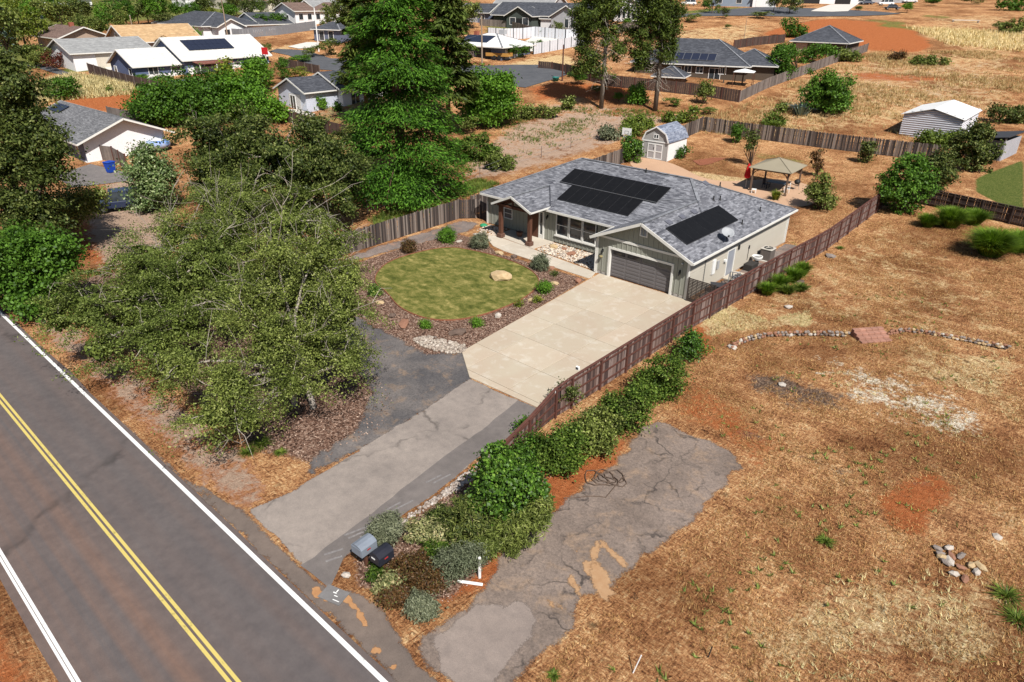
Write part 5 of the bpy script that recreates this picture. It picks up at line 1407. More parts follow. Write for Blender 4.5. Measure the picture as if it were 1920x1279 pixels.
o = MB(); rg_ = np.random.default_rng(5)
pth = []
for k in range(60):
    a = k*.55; r_ = .38+.12*math.sin(k*.31)+.08*math.sin(k*1.7); pth.append((r_*math.cos(a)*1.3+.01*k, r_*math.sin(a)+.014*k-.4, .03+.012*(k % 5)))
pth += [(1.0-.25*k, -1.0-.22*k+.1*math.sin(k), .03) for k in range(6)]
o = o.tube(pth, .02, n=5).build("hose_coil", pm("hose_brown", (.09,.06,.045), (.13,.09,.065), 5, .6)); o.location = (14.24,-19.39,-0.0); tag(o, "tangled brown hose coil beside the vine-covered fence", "hose")
for i, (px, rt, lb) in enumerate([((9.85,-15.3,1.9),0,"white floodlight on the red fence above the vines"),((9.9,-17.2,1.45),.4,"white-framed lamp at the lower end of the red fence")]):
    l_ = empty("fence_lamp", px, rt, lb, "lamp"); MB().cbox((0,-.05,.08),(.18,.12,.16)).build("lamp_body", M_WHITE, l_); MB().cbox((0,-.115,.08),(.13,.01,.11)).build("lens", M_GLASS, l_)
o = MB()
for i, (x, y, r_, lb) in enumerate([(9.45,-18.1,.16,"blue pot nearest the concrete drive's lower corner"),(9.5,-18.6,.15,"middle blue pot beside the drive's lower corner"),(9.55,-19.05,.15,"blue pot farthest down the drive's edge")]):
    o = MB().lathe([(r_*.7,0),(r_,.28),(r_*1.1,.3),(r_*.9,.3),(r_*.8,.2),(0,.2)], 14).build("blue_pot", pm("pot_blue", (.03,.06,.22), (.025,.05,.17), 4, .35), smooth=True); o.location = (x, y, .02); tag(o, lb, "pot", "blue pots by the drive")
hb = empty("hanging_basket", (.52,-.22,1.35), 0, "small hanging flower basket under the garage's left lamp", "basket")
MB().lathe([(.05,0),(.13,.1),(.14,.14),(0,.15)], 10).build("basket", pm("basket_tan", (.4,.33,.16), (.3,.25,.12)), hb)
MB().tube([(0,0,.15),(0,0,.4)], .006, n=4).build("chain", M_BLACK, hb)
pc = empty("porch_planter", (-9.6,2.3,.06), 0, "brown planter with dried flowers between the porch posts", "planter")
MB().lathe([(.2,0),(.28,.35),(.3,.4),(.24,.4),(.2,.3),(0,.3)], 14).build("pot", M_BROWNBASE, pc)

# ------------------------------------------------------------------ vegetation builders
def unit(v): return v/(np.linalg.norm(v, axis=1, keepdims=True)+1e-9)

def leaf_geo(P, N, ln, wd, rg, fold=.15, tdir=None):
    """diamond leaves at points P with normals N; tdir = preferred leaf axis"""
    n = len(P); N = unit(N)
    r_ = rg.normal(size=(n,3)) if tdir is None else tdir
    U = unit(r_-N*(np.sum(r_*N, 1, keepdims=True))); Vv = np.cross(N, U)
    s = rg.uniform(.65, 1.3, (n,1)); L = ln*s/2; Wd = wd*s/2
    a = P-U*L; b = P+Vv*Wd+N*fold*Wd; c = P+U*L; d = P-Vv*Wd+N*fold*Wd
    V = np.stack([a,b,c,d], 1).reshape(-1,3)
    return V, np.arange(4*n).reshape(n,4)

def crown_pts(lumps, n, rg, per=45, cl=.38, shell=.5, up=.25, flat=.65, wob=.28, spray=0.0):
    """leaf points gathered in clusters near the surface of a set of balls"""
    Lc = np.array([l[:3] for l in lumps]); Lr = np.array([l[3] for l in lumps])
    K = max(8, n//per)
    w = Lr**2; idx = rg.choice(len(lumps), K*2, p=w/w.sum())
    d = unit(rg.normal(size=(K*2,3))+np.array([0,0,up]))
    ph = rg.uniform(0, 6.28, 6)
    bumpy = 1+wob*(np.sin(d[:,0]*4.1+ph[0]+idx)*np.sin(d[:,1]*3.7+ph[1])+.6*np.sin(d[:,2]*6.3+ph[2]+idx*2)*np.sin(d[:,0]*7.1+ph[3]))
    f = (shell+(1-shell)*rg.uniform(0,1,K*2)**.6)*bumpy
    C = Lc[idx]+d*(Lr[idx]*f)[:,None]*np.array([1,1,.9])
    # drop clusters deep inside another ball
    deep = np.zeros(len(C), bool)
    for c, r_ in zip(Lc, Lr): deep |= np.linalg.norm(C-c, axis=1) < r_*.42
    C, d, idx = C[~deep][:K], d[~deep][:K], idx[~deep][:K]
    K = len(C); m = max(1, n//K)
    off = np.clip(rg.normal(size=(K,m,3)), -1.8, 1.8)*np.array([1,1,flat])*cl*rg.uniform(.6,1.4,(K,1,1))
    if spray:
        al = unit(d*np.array([1,1,.25])+np.array([0,0,-.22])+rg.normal(size=(K,3))*.35)
        tt = np.clip(rg.normal(size=(K,m,1)), -1.7, 1.7)*spray*rg.uniform(.7,1.3,(K,1,1))
        off = off*np.array([1,1,.7])+al[:,None]*tt; off[:,:,2] -= .22*np.abs(tt[:,:,0])**1.5
    P = (C[:,None]+off).reshape(-1,3)
    N = unit(np.repeat(d, m, 0)*.55+rg.normal(size=(K*m,3))*.6+np.array([0,0,.45]))
    return P, N, C, d, idx

def curve(a, b, rg, n=5, sag=.12, wob=.06):
    a, b = np.array(a, float), np.array(b, float); L = np.linalg.norm(b-a); out = []
    j = rg.normal(size=3)*wob*L
    for i in range(n):
        t = i/(n-1); p = a+(b-a)*t+j*math.sin(math.pi*t)+np.array([0,0,sag*L*math.sin(math.pi*t)])
        out.append(tuple(p))
    return out

BARK = {}
def bark(kind):
    cols = dict(brown=((.12,.085,.06),(.07,.05,.036)), silver=((.42,.37,.31),(.27,.23,.19)), red=((.16,.09,.06),(.1,.055,.038)), grey=((.2,.165,.135),(.12,.1,.08)))[kind]
    return pm("bark_"+kind, cols[0], cols[1], 3, .95, fine=14, stretch=(4,4,.8), bmp=.5, bdist=.02)

def tree(name, label, base, lumps, n, ln, wd, lm, bk="brown", seed=1, per=45, cl=.38, shell=.5, trunk_r=.22, bare=0, bare_len=1.8, group=None, cat="tree", limbs=34, up=.25, stems=1, flat=.65, spray=0.0, fill=.09):
    rg = np.random.default_rng(seed)
    bx, by, bz = base
    L = [(l[0]-bx, l[1]-by, l[2]-bz, l[3]) for l in lumps]
    e = empty(name, base, 0, label, cat, group)
    P, N, C, d, idx = crown_pts(L, n, rg, per, cl, shell, up, flat=flat, spray=spray)
    keep = (P[:,2] > .25) & ((P[:,1]+by > -31.9) | (P[:,2] > 1.2))
    V, F = leaf_geo(P[keep], N[keep], ln, wd, rg)
    if fill:  # larger inner leaves added to block light and darken the crown's gaps
        ia = rg.choice(len(L), int(min(n, 60000)*fill), p=np.array([l[3]**2 for l in L])/sum(l[3]**2 for l in L)); La = np.array(L)[ia]
        Q = La[:,:3]+unit(rg.normal(size=(len(ia),3)))*(La[:,3]*.52*rg.uniform(0,1,len(ia))**.45)[:,None]; Q = Q[Q[:,2] > .4]
        V2, F2 = leaf_geo(Q, rg.normal(size=Q.shape)+np.array([0,0,.6]), max(.3, ln*2.3), max(.17, wd*2.6), rg); F = np.concatenate([F, F2+len(V)]); V = np.concatenate([V, V2])
    o = link(bpy.data.objects.new("crown", np_mesh("crown", V, F, lm)), e); o["kind"] = "stuff"
    wood = MB(); top = np.mean([l[:3] for l in L], 0)
    fork = np.array([top[0]*.25, top[1]*.25, max(.5, top[2]*.38)])
    roots = [np.array([rg.normal(0,.25), rg.normal(0,.25), -.15]) if stems > 1 else np.array([0,0,-.15]) for _ in range(stems)]
    for r0 in roots: wood.tube(curve(r0, fork+rg.normal(size=3)*.2, rg, 5, 0, .05), trunk_r*(1.25 if stems == 1 else .8), trunk_r*.75, 8)
    for l in L:
        c = np.array(l[:3]); wood.tube(curve(fork, c, rg, 5, .06, .07), trunk_r*.55, trunk_r*.2, 6)
    for k in rg.choice(len(C), min(limbs, len(C)), replace=False):
        wood.tube(curve(np.array(L[idx[k]][:3]), C[k], rg, 4, .08, .08), trunk_r*.2, .015, 4, cap=False)
    wood.build("trunk", bark(bk), e, smooth=True)
    if bare:
        tw = MB()
        for k in rg.choice(len(C), min(bare, len(C)), replace=False):
            a = C[k]-d[k]*.9; q = C[k]+unit((d[k]+np.array([0,0,.35])+rg.normal(size=3)*.35)[None])[0]*bare_len*rg.uniform(.35,1)
            pth = curve(a, q, rg, 5, rg.normal(0,.1), .1); tw.tube(pth, .02, .006, 3, cap=False)
            for j in range(rg.integers(1,4)):
                s_ = np.array(pth[rg.integers(1,4)]); tw.tube(curve(s_, s_+(q-a)*rg.uniform(.2,.45)+rg.normal(size=3)*.4, rg, 3, .1, .1), .016, .006, 3, cap=False)
        tw.build("bare_twigs", bark("silver"), e, kind="stuff")
    return e

LM = dict(
    olive=leaf_mat("leaf_olive", (.042,.06,.013), (.215,.265,.062), .17, .07, hue=(.32,.35,.14)),
    dark=leaf_mat("leaf_dark", (.022,.038,.009), (.125,.155,.036), .16, .14, hue=(.25,.27,.1)),
    green=leaf_mat("leaf_green", (.03,.075,.008), (.12,.245,.03), .28, .18),
    bright=leaf_mat("leaf_bright", (.045,.11,.01), (.17,.34,.036), .3, .18),
    light=leaf_mat("leaf_light", (.06,.11,.03), (.25,.33,.13), .25, .3, hue=(.45,.5,.3)),
    lime=leaf_mat("leaf_lime", (.075,.11,.012), (.26,.30,.04), .3, .25),
    conifer=leaf_mat("needle_green", (.012,.042,.006), (.115,.26,.028), .15, .08),
    pine=leaf_mat("needle_pine", (.025,.045,.008), (.13,.175,.035), .15, .12),
    blue=leaf_mat("needle_blue", (.05,.085,.075), (.16,.22,.19), .1, .2),
    agave=leaf_mat("leaf_agave", (.12,.17,.17), (.3,.38,.37), .1, .3),
    grey=leaf_mat("leaf_silver", (.07,.085,.05), (.22,.24,.15), .15, .2),
    vine=leaf_mat("leaf_vine", (.024,.05,.007), (.125,.20,.03), .2, .12, hue=(.24,.31,.07)),
    gloss=leaf_mat("leaf_gloss", (.018,.045,.004), (.10,.22,.02), .2, .35, hue=(.22,.34,.06)),
    red=leaf_mat("leaf_red", (.05,.01,.008), (.19,.045,.025), .2, .3),
    rust=leaf_mat("leaf_rust", (.05,.03,.012), (.17,.085,.035), .2, .2, hue=(.12,.15,.04)),
    varieg=leaf_mat("leaf_variegated", (.07,.09,.025), (.46,.43,.2), .2, .3, hue=(.55,.42,.25)),
    straw=leaf_mat("blade_straw", (.15,.07,.026), (.46,.275,.11), .12, .06, hue=(.66,.47,.22)),
    hay=leaf_mat("blade_hay", (.3,.19,.085), (.64,.46,.23), .15, .06, hue=(.78,.62,.35)),
    pale=leaf_mat("blade_pale", (.5,.37,.16), (.86,.74,.44), .15, .1),
    lawn=leaf_mat("blade_lawn", (.09,.105,.025), (.27,.26,.075), .2, .1),
    weed=leaf_mat("blade_weed", (.05,.09,.012), (.2,.26,.045), .25, .2),
    reed=leaf_mat("blade_reed", (.05,.11,.01), (.21,.33,.035), .3, .15))

# ------------------------------------------------------------------ the big roadside trees
tree("roadside_tree", "large olive-green tree with bare silver twigs nearest the driveway entrance", (0.23,-24.78,-0.0),
     [(-0.06,-25.71,4.03,1.89),(0.48,-23.89,3.1,1.39),(1.21,-28.74,3.36,1.33),(1.23,-29.79,2.3,0.91),(2.23,-28.62,1.91,0.87),(-1.3,-23.46,5.26,1.98),(0.62,-22.42,4.5,1.41),(-0.34,-21.26,5.72,1.17),(-1.81,-29.3,3.41,1.15),(2.07,-23.13,2.66,0.82),(-1.91,-25.36,5.39,1.37),(2.13,-26.43,2.72,0.91),(-1.52,-22.32,3.65,1.26),(-1.01,-24.55,7.55,1.08),(-0.53,-22.78,7.2,1.02)],
     96000, .12, .055, LM["olive"], "silver", 1, per=440, cl=.25, flat=.55, trunk_r=.2, bare=60, bare_len=2.2, limbs=160, stems=2, spray=.75, shell=.3)
tree("roadside_tree", "large spreading olive tree overhanging the road's edge on the left", (-10.57,-27.36,-0.0),
     [(-10.63,-28.08,3.04,2.25),(-10.93,-30.09,3.62,1.66),(-11.23,-31.44,3.38,1.09),(-10.77,-25.52,3.14,2.48),(-13.57,-26.01,4.32,2.16),(-11.92,-23.2,4.14,2.53),(-8.39,-30.77,2.44,1.17),(-6.33,-28.92,2.91,1.53),(-7.14,-26.96,2.84,1.45),(-8.42,-24.08,2.89,1.8)],
     88000, .125, .058, LM["olive"], "silver", 2, per=480, cl=.27, flat=.5, trunk_r=.2, bare=36, bare_len=2.2, limbs=150, stems=2, spray=.78, shell=.3)
tree("twiggy_tree", "olive tree with a fan of long bare silver branches at its top", (-14.14,-19.81,-0.0),
     [(-15.59,-19.77,4.14,2.87),(-18.21,-22.11,4.11,2.1),(-12.66,-17.14,4.71,2.54),(-10.55,-15.24,3.64,1.83),(-18.05,-19.28,5.89,1.86),(-11.99,-19.22,2.68,2.5),(-10.76,-16.77,1.95,2.11),(-16.49,-17.88,5.54,1.69),(-13.76,-15.43,6.12,1.68)],
     64000, .135, .062, LM["olive"], "silver", 3, per=380, cl=.29, flat=.5, spray=.75, trunk_r=.22, bare=95, bare_len=3.4, limbs=80, stems=2)
tree("broadleaf_tree", "dense dark broadleaf tree left of the tall conifer", (-25.52,-9.97,0.03),
     [(-25.55,-9.99,5.97,3.97),(-29.39,-12.1,6.38,3.35),(-22.61,-7.36,5.78,3.09),(-21.34,-6.22,5.14,1.69),(-31.69,-12.82,7.49,2.34),(-28.79,-10.21,7.95,2.24),(-23.53,-9.53,4.24,3.74),(-20.96,-7.22,3.6,1.99),(-26.97,-12.62,4.21,3.52),(-24.83,-6.66,7.56,2.02),(-29.68,-13.7,4.61,2.45),(-19.99,-5.01,5.59,0.53)],
     52000, .23, .13, LM["dark"], "silver", 4, per=220, cl=.42, spray=.45, shell=.35, trunk_r=.3, bare=34, bare_len=2.2, limbs=60)
tree("young_poplar", "pale bright young tree in front of the neighbour's white gable", (-39.41,-15.52,0.08),
     [(-39.0,-15.16,5.13,1.15),(-39.51,-15.61,3.69,1.65),(-38.95,-15.11,2.33,1.86),(-39.56,-15.66,0.93,1.98),(-38.19,-14.43,3.56,1.07)],
     11000, .24, .15, LM["light"], "grey", 5, per=40, cl=.4, trunk_r=.14, limbs=20)
tree("shade_tree", "tall dark green tree at the left edge with drooping branches", (-31.88,-28.2,-0.0),
     [(-31.46,-25.14,12.0,1.62),(-30.3,-25.45,9.5,1.56),(-31.77,-26.76,7.65,1.96),(-29.2,-25.8,6.96,1.12),(-31.15,-27.55,4.86,1.82),(-29.0,-26.96,4.39,1.27),(-33.04,-25.21,13.44,1.41),(-33.05,-26.57,10.03,1.8),(-30.06,-27.92,2.82,1.44),(-28.55,-25.22,8.26,0.81)],
     40000, .24, .13, LM["dark"], "brown", 6, per=220, cl=.42, spray=.6, shell=.35, trunk_r=.32, limbs=50)
tree("shade_tree", "low olive branches of a tree over the tan gravel at left", (-34.73,-23.41,0.01),
     [(-34.39,-23.11,3.12,1.61),(-33.36,-22.18,3.56,1.1),(-35.9,-24.47,2.01,1.71),(-37.28,-25.71,1.56,1.72),(-32.8,-21.68,4.0,0.67)],
     11000, .2, .11, LM["olive"], "brown", 7, per=45, cl=.42, trunk_r=.12, limbs=30)
tree("leafy_bush", "big bright green bush at the left edge by the road", (-22.47,-30.51,-0.0),
     [(-21.91,-30.0,3.97,1.8),(-20.49,-28.73,4.33,1.37),(-22.62,-30.64,2.02,1.84),(-20.55,-28.79,2.93,1.39),(-20.89,-30.43,1.37,1.25),(-23.11,-31.08,3.08,1.65)],
     24000, .2, .14, LM["green"], "brown", 8, per=90, cl=.34, trunk_r=.15, limbs=30, cat="bush")
GR = "round green trees behind the twiggy tree"
for i, (b, l, n, c, lb) in enumerate([
    ((-74.17,0.41,1.77), [(-74.51,0.1,4.57,3.05),(-72.5,1.9,5.28,2.75),(-73.9,0.65,3.4,2.77)], 9000, "green", "bright round tree right of the neighbour's dark roof"),
    ((-70.66,4.78,1.88), [(-70.88,4.58,5.88,2.91),(-69.35,5.95,5.2,3.06),(-70.65,4.79,3.79,2.94)], 9000, "green", "round green tree below the blue house's terrace"),
    ((-68.29,9.5,2.1), [(-68.61,9.21,6.02,2.81),(-67.05,10.61,5.34,2.52),(-68.06,9.7,3.91,2.84),(-69.96,8.0,4.25,2.24)], 9000, "bright", "bright green tree in front of the blue house's right half"),
    ((-78.91,18.33,3.95), [(-79.05,18.2,7.88,1.66),(-78.81,18.42,6.33,2.0),(-79.65,17.67,5.53,1.84)], 4500, "bright", "small upright tree at the blue house's right end"),
    ((-81.4,13.81,3.74), [(-80.54,14.58,7.78,1.23),(-81.05,14.12,6.24,1.81),(-81.8,13.46,5.3,1.82)], 3500, "lime", "small yellow-green tree below the blue house's brown awning"),
    ((-64.7,11.12,1.96), [(-64.77,11.06,3.75,1.85),(-63.45,12.25,3.27,1.33)], 4000, "bright", "low bright bush left of the white porch house")]):
    tree("round_tree", lb, b, l, n, .36, .24, LM[c], "brown", 20+i, per=40, cl=.55, trunk_r=.16, limbs=16, group=GR)
tree("maple_tree", "bright green leafy tree right of the tall conifer", (-40.41,30.51,1.93),
     [(-40.92,30.06,6.51,2.87),(-39.15,31.64,7.0,2.0),(-41.58,29.46,4.23,2.54),(-38.62,32.12,4.95,1.88),(-40.13,30.76,3.76,2.33),(-40.9,30.07,8.12,1.28),(-38.78,31.97,8.14,1.0)], 14000, .33, .22, LM["bright"], "brown", 31, per=40, cl=.55, trunk_r=.18, limbs=24)
tree("oak_tree", "solitary round tree in the dry field beyond the back fence", (-7.9,66.91,3.24),
     [(-8.74,66.15,6.7,2.56),(-7.26,67.49,6.22,2.27),(-9.68,65.32,5.47,1.97),(-7.89,66.92,4.91,2.74),(-6.42,68.24,4.57,1.52),(-8.74,66.15,7.76,1.35)], 7000, .34, .2, LM["green"], "brown", 32, per=70, cl=.42, trunk_r=.2, limbs=30)

# conifers
def conifer(name, label, base, H, Rb, n, lm, seed, z0=.06, droop=.25, ln=.7, wd=.2, bk="red", full=.8, group=None, dense=9, var=(.62,1.12)):
    rg = np.random.default_rng(seed); e = empty(name, base, 0, label, "tree", group)
    nb = int(H*dense); Ps, Ns, Ts = [], [], []; wood = MB()
    wood.tube([(0,0,-.2),(0,0,H*.3),(0,0,H*.7),(0,0,H*.98)], Rb*.085, .03, 8)
    per = max(6, n//nb)
    for i in range(nb):
        t = z0+(1-z0)*((i+rg.uniform(0,1))/nb); z = H*t; az = rg.uniform(0, 6.283)
        Lb = Rb*((1-t)**full)*rg.uniform(*var)*(1+.07*math.sin(az*3+z*1.3))+.25
        dr = np.array([math.cos(az), math.sin(az), 0]); s = rg.uniform(.12,1,per)**.75; s = s[:,None]
        dz = .12*Lb*s[:,0]-droop*Lb*s[:,0]**2
        side = np.array([-dr[1], dr[0], 0]); sp = rg.normal(0,1,per)*(.10+.26*(1-np.abs(s[:,0]-.6)))*Lb*.5
        P = dr*(s*Lb)+side*sp[:,None]; P[:,2] += z+dz+rg.normal(0,.16,per)-np.abs(sp)*.18
        Ps.append(P)
        td = dr*1.0+side*np.sign(sp)[:,None]*rg.uniform(.3,1.1,(per,1)); td[:,2] += -.25+rg.normal(0,.3,per); Ts.append(td)
        Nn = np.tile(np.array([0,0,1.0]), (per,1))+rg.normal(0,.45,(per,3))+dr*.35; Ns.append(Nn)
        if i % 3 == 0: wood.tube([(0,0,z),tuple(dr*Lb*.5+np.array([0,0,z+.05*Lb])),tuple(dr*Lb*.92+np.array([0,0,z+(.12-droop)*Lb*.85]))], max(.02,Rb*.012), .01, 4, cap=False)
    V, F = leaf_geo(np.concatenate(Ps), np.concatenate(Ns), ln, wd, rg, .2, np.concatenate(Ts))
    o = link(bpy.data.objects.new("crown", np_mesh("crown", V, F, lm)), e); o["kind"] = "stuff"
    wood.build("trunk", bark(bk), e, smooth=True)
    return e
conifer("tall_conifer", "towering bright green conifer left of the house", (-25.69,3.12,0.13), 30, 7.6, 150000, LM["conifer"], 1, .05, .3, .34, .11, full=.92, dense=12, var=(.74,1.08))
conifer("tall_conifer", "darker olive conifer standing behind the tall green one, on its left", (-54.0,20.47,1.96), 22, 4.2, 16000, LM["pine"], 2, .22, .2, .8, .24, full=.5)
conifer("tall_conifer", "darker olive conifer standing behind the tall green one, on its right", (-42.38,25.02,1.53), 23, 4.6, 20000, LM["pine"], 3, .2, .2, .8, .24, full=.45)

def pine(name, label, base, H, clumps, seed):
    rg = np.random.default_rng(seed); bx, by, bz = base; e = empty(name, base, 0, label, "tree", "tall pines behind the back yard")
    L = [(l[0]-bx, l[1]-by, l[2]-bz, l[3]) for l in clumps]
    P, N, C, d, idx = crown_pts(L, 26000, rg, 90, .5, .25, .2, .7, .3)
    V, F = leaf_geo(P, N, .48, .13, rg, .1); o = link(bpy.data.objects.new("crown", np_mesh("crown", V, F, LM["pine"])), e); o["kind"] = "stuff"
    wood = MB(); wood.tube([(0,0,-.3),(.1,0,H*.3),(0,.1,H*.65),(.1,0,H)], .36, .12, 9)
    for k in rg.choice(len(C), min(90, len(C)), replace=False):
        c = C[k]; z = max(3.0, c[2]-rg.uniform(.2,1.6)); wood.tube(curve((0,0,z), c, rg, 4, .05, .05), .06, .02, 4, cap=False)
    wood.build("trunk", bark("grey"), e, smooth=True)
    dead = MB()
    for k in range(70):
        z = rg.uniform(3.2, H*.55); a = rg.uniform(0, 6.28); l = rg.uniform(.8,3.2); dead.tube(curve((0,0,z), (math.cos(a)*l, math.sin(a)*l, z-rg.uniform(.2,1.9)), rg, 4, .1, .1), .035, .01, 3, cap=False)
    dead.build("dead_branches", bark("silver"), e, kind="stuff")
    return e
pine("pine_tree", "tall pine with bare lower trunk, left of the pair behind the house", (-33.73,47.61,3.31), 23, [(-35.32,46.19,16.59,2.81),(-33.25,48.04,16.94,2.36),(-35.76,45.79,13.89,2.25),(-32.95,48.31,13.58,1.95),(-35.72,45.82,10.42,1.98),(-34.68,46.76,8.66,1.38),(-32.25,48.94,11.16,1.21),(-34.13,47.25,20.19,2.91),(-36.11,45.48,8.64,1.07)], 1)
pine("pine_tree", "tall pine with bare lower trunk, right of the pair behind the house", (-27.06,51.7,3.2), 22, [(-28.76,50.17,16.34,2.19),(-26.87,51.87,16.49,2.04),(-29.12,49.85,13.67,1.78),(-26.89,51.85,13.35,1.63),(-28.93,50.02,10.94,1.65),(-26.42,52.27,10.96,1.35),(-28.2,50.68,19.58,2.59),(-29.09,49.88,9.19,0.91),(-26.18,52.49,14.71,1.18)], 2)

# ------------------------------------------------------------------ shrubs
def shrub(name, label, base, lumps, n, ln, wd, lm, seed, per=30, cl=.12, group=None, cat="shrub", shell=.6, stem=.03, spray=0.0):
    rg = np.random.default_rng(seed); bx, by, bz = base; L = [(l[0]-bx, l[1]-by, l[2]-bz, l[3]) for l in lumps]
    e = empty(name, base, 0, label, cat, group)
    P, N, C, d, idx = crown_pts(L, n, rg, per, cl, shell, .4, .8, .3, spray)
    k = P[:,2] > .0
    V, F = leaf_geo(P[k], N[k], ln, wd, rg); o = link(bpy.data.objects.new("foliage", np_mesh("foliage", V, F, lm)), e); o["kind"] = "stuff"
    st_ = MB()
    for j in rg.choice(len(C), min(14, len(C)), replace=False): st_.tube(curve((0,0,0), C[j], rg, 3, .1, .1), stem, .006, 4, cap=False)
    st_.build("stems", bark("brown"), e)
    return e
def ball(p, r, h=None): return [(p[0], p[1], p[2]+(h or r)*.75, r)]
SH = "clipped shrubs in the front beds"
for i, (p, r, ln, wd, c, n, lb) in enumerate([
    ((-13.13,-2.72,0.01),.85,.13,.05,"bright",4200,"round bright green bush beside the lawn's upper edge"),
    ((-10.06,-1.99,0.01),.88,.15,.035,"grey",4200,"silvery green shrub at the left end of the walkway"),
    ((-3.48,-2.19,-0.0),.78,.2,.035,"grey",3600,"spiky silvery shrub beside the walkway near the lawn's right end"),
    ((-13.46,-6.57,0.01),.75,.12,.05,"rust",2600,"brownish heather-like bush left of the lawn's top"),
    ((-0.4,-5.47,-0.0),.62,.12,.04,"bright",2800,"small bright green bush between lawn and driveway"),
    ((-0.07,-12.45,-0.0),.36,.12,.04,"bright",1200,"little bright green tuft below the lawn near the driveway"),
    ((-2.24,-14.78,-0.0),.32,.12,.04,"bright",1000,"little bright green tuft below the middle of the lawn"),
    ((-8.59,-13.76,-0.0),.5,.12,.05,"green",1200,"low green bush at the lawn's far left tip"),
    ((-1.84,-2.58,-0.0),.25,.1,.04,"dark",500,"tiny dark bush by the walkway's lower side"),
    ((0.37,-7.12,-0.0),.3,.12,.05,"lime",420,"sparse green seedling near the driveway's edge"),
    ((-0.16,-8.45,-0.0),.28,.12,.05,"lime",400,"sparse green seedling below the lawn's right curve")]):
    shrub("garden_shrub", lb, p, ball(p, r*.8), n, ln, wd, LM[c], 50+i, group=SH)
BD_ = "plants in the mailbox bed"
for i, (p, l, n, ln, wd, c, lb) in enumerate([
    ((10.75,-28.15,-0.0), [(10.74,-28.15,0.7,0.59),(10.9,-28.01,0.96,0.43),(10.58,-28.3,0.5,0.44)], 6500,.13,.035,"grey","rounded silvery shrub above the mailboxes"),
    ((14.18,-29.44,-0.0), [(14.13,-29.48,0.42,0.42),(14.35,-29.28,0.33,0.35)], 4500,.11,.035,"grey","low silvery shrub at the bed's lower tip"),
    ((13.71,-24.59,-0.0), [(13.55,-24.72,2.68,1.01),(14.14,-24.2,2.44,0.74),(13.26,-24.99,2.06,0.79),(13.78,-24.52,1.56,0.99),(13.41,-24.85,3.4,0.58),(14.15,-24.19,1.44,0.72)], 17000,.14,.1,"gloss","large glossy bright green bush at the lower end of the red fence"),
    ((13.13,-25.89,-0.0), [(13.01,-26.0,1.42,0.74),(13.29,-25.74,0.91,0.71),(12.7,-26.27,0.91,0.55)], 6500,.16,.04,"dark","dark needle-leaved bush left of the glossy bush"),
    ((14.57,-24.94,-0.0), [(14.63,-24.89,1.16,0.7),(14.98,-24.57,1.67,0.58),(14.27,-25.21,0.78,0.7),(15.19,-24.38,2.04,0.34)], 7500,.2,.035,"olive","feathery green bush below the glossy bush"),
    ((11.59,-26.91,-0.0), [(11.39,-27.1,0.39,0.48),(11.68,-26.84,0.27,0.4)], 3200,.12,.06,"varieg","cream-flecked variegated bush behind the silvery shrub"),
    ((12.32,-26.63,-0.0), [(12.19,-26.75,0.52,0.48),(12.55,-26.42,0.27,0.48)], 3000,.12,.06,"varieg","pinkish variegated bush in the middle of the bed"),
    ((11.61,-26.11,-0.0), [(11.55,-26.17,0.48,0.45),(11.85,-25.9,0.4,0.41)], 2600,.12,.05,"dark","low dark green shrub at the cobble border"),
    ((12.36,-27.33,-0.0), [(12.44,-27.26,0.26,0.39),(12.73,-27.0,0.14,0.31)], 2200,.12,.06,"vine","small leafy green plant in the middle of the bed"),
    ((12.39,-28.87,-0.0), [(12.7,-28.6,0.51,0.63),(12.95,-28.37,0.01,0.64),(12.34,-28.92,0.25,0.45)], 5200,.1,.05,"rust","red-brown ground cover beside the black mailbox"),
    ((12.66,-29.44,-0.0), [(12.68,-29.43,0.38,0.4),(12.46,-29.62,0.12,0.33)], 2600,.11,.06,"varieg","pale variegated clump in front of the black mailbox"),
    ((13.36,-28.48,-0.0), [(13.37,-28.47,0.38,0.52),(13.56,-28.3,-0.13,0.45)], 3400,.1,.04,"rust","rust-coloured clump in the lower bed"),
    ((13.69,-27.52,-0.0), [(13.63,-27.57,0.56,0.6),(13.99,-27.25,0.77,0.56),(13.55,-27.65,-0.13,0.46),(14.27,-27.0,1.02,0.41)], 6500,.12,.03,"grey","grey-green rosemary clump beside the white marker post"),
    ((13.94,-26.42,-0.0), [(13.66,-26.68,0.38,0.5),(14.16,-26.22,0.77,0.5)], 4200,.14,.03,"olive","yellowish grassy clump beside the rosemary"),
    ((11.77,-29.44,-0.0), [(11.79,-29.43,0.26,0.3)], 1200,.1,.05,"vine","small dark plant between the two mailboxes"),
    ((13.18,-29.75,-0.0), [(13.26,-29.67,0.38,0.36),(13.0,-29.91,0.37,0.25)], 2000,.1,.05,"rust","dark reddish plant at the bed's lower left")]):
    shrub("bed_plant", lb, p, l, n, ln, wd, LM[c], 70+i, group=BD_, per=26, cl=.1)
VN = "climbers covering the red fence"
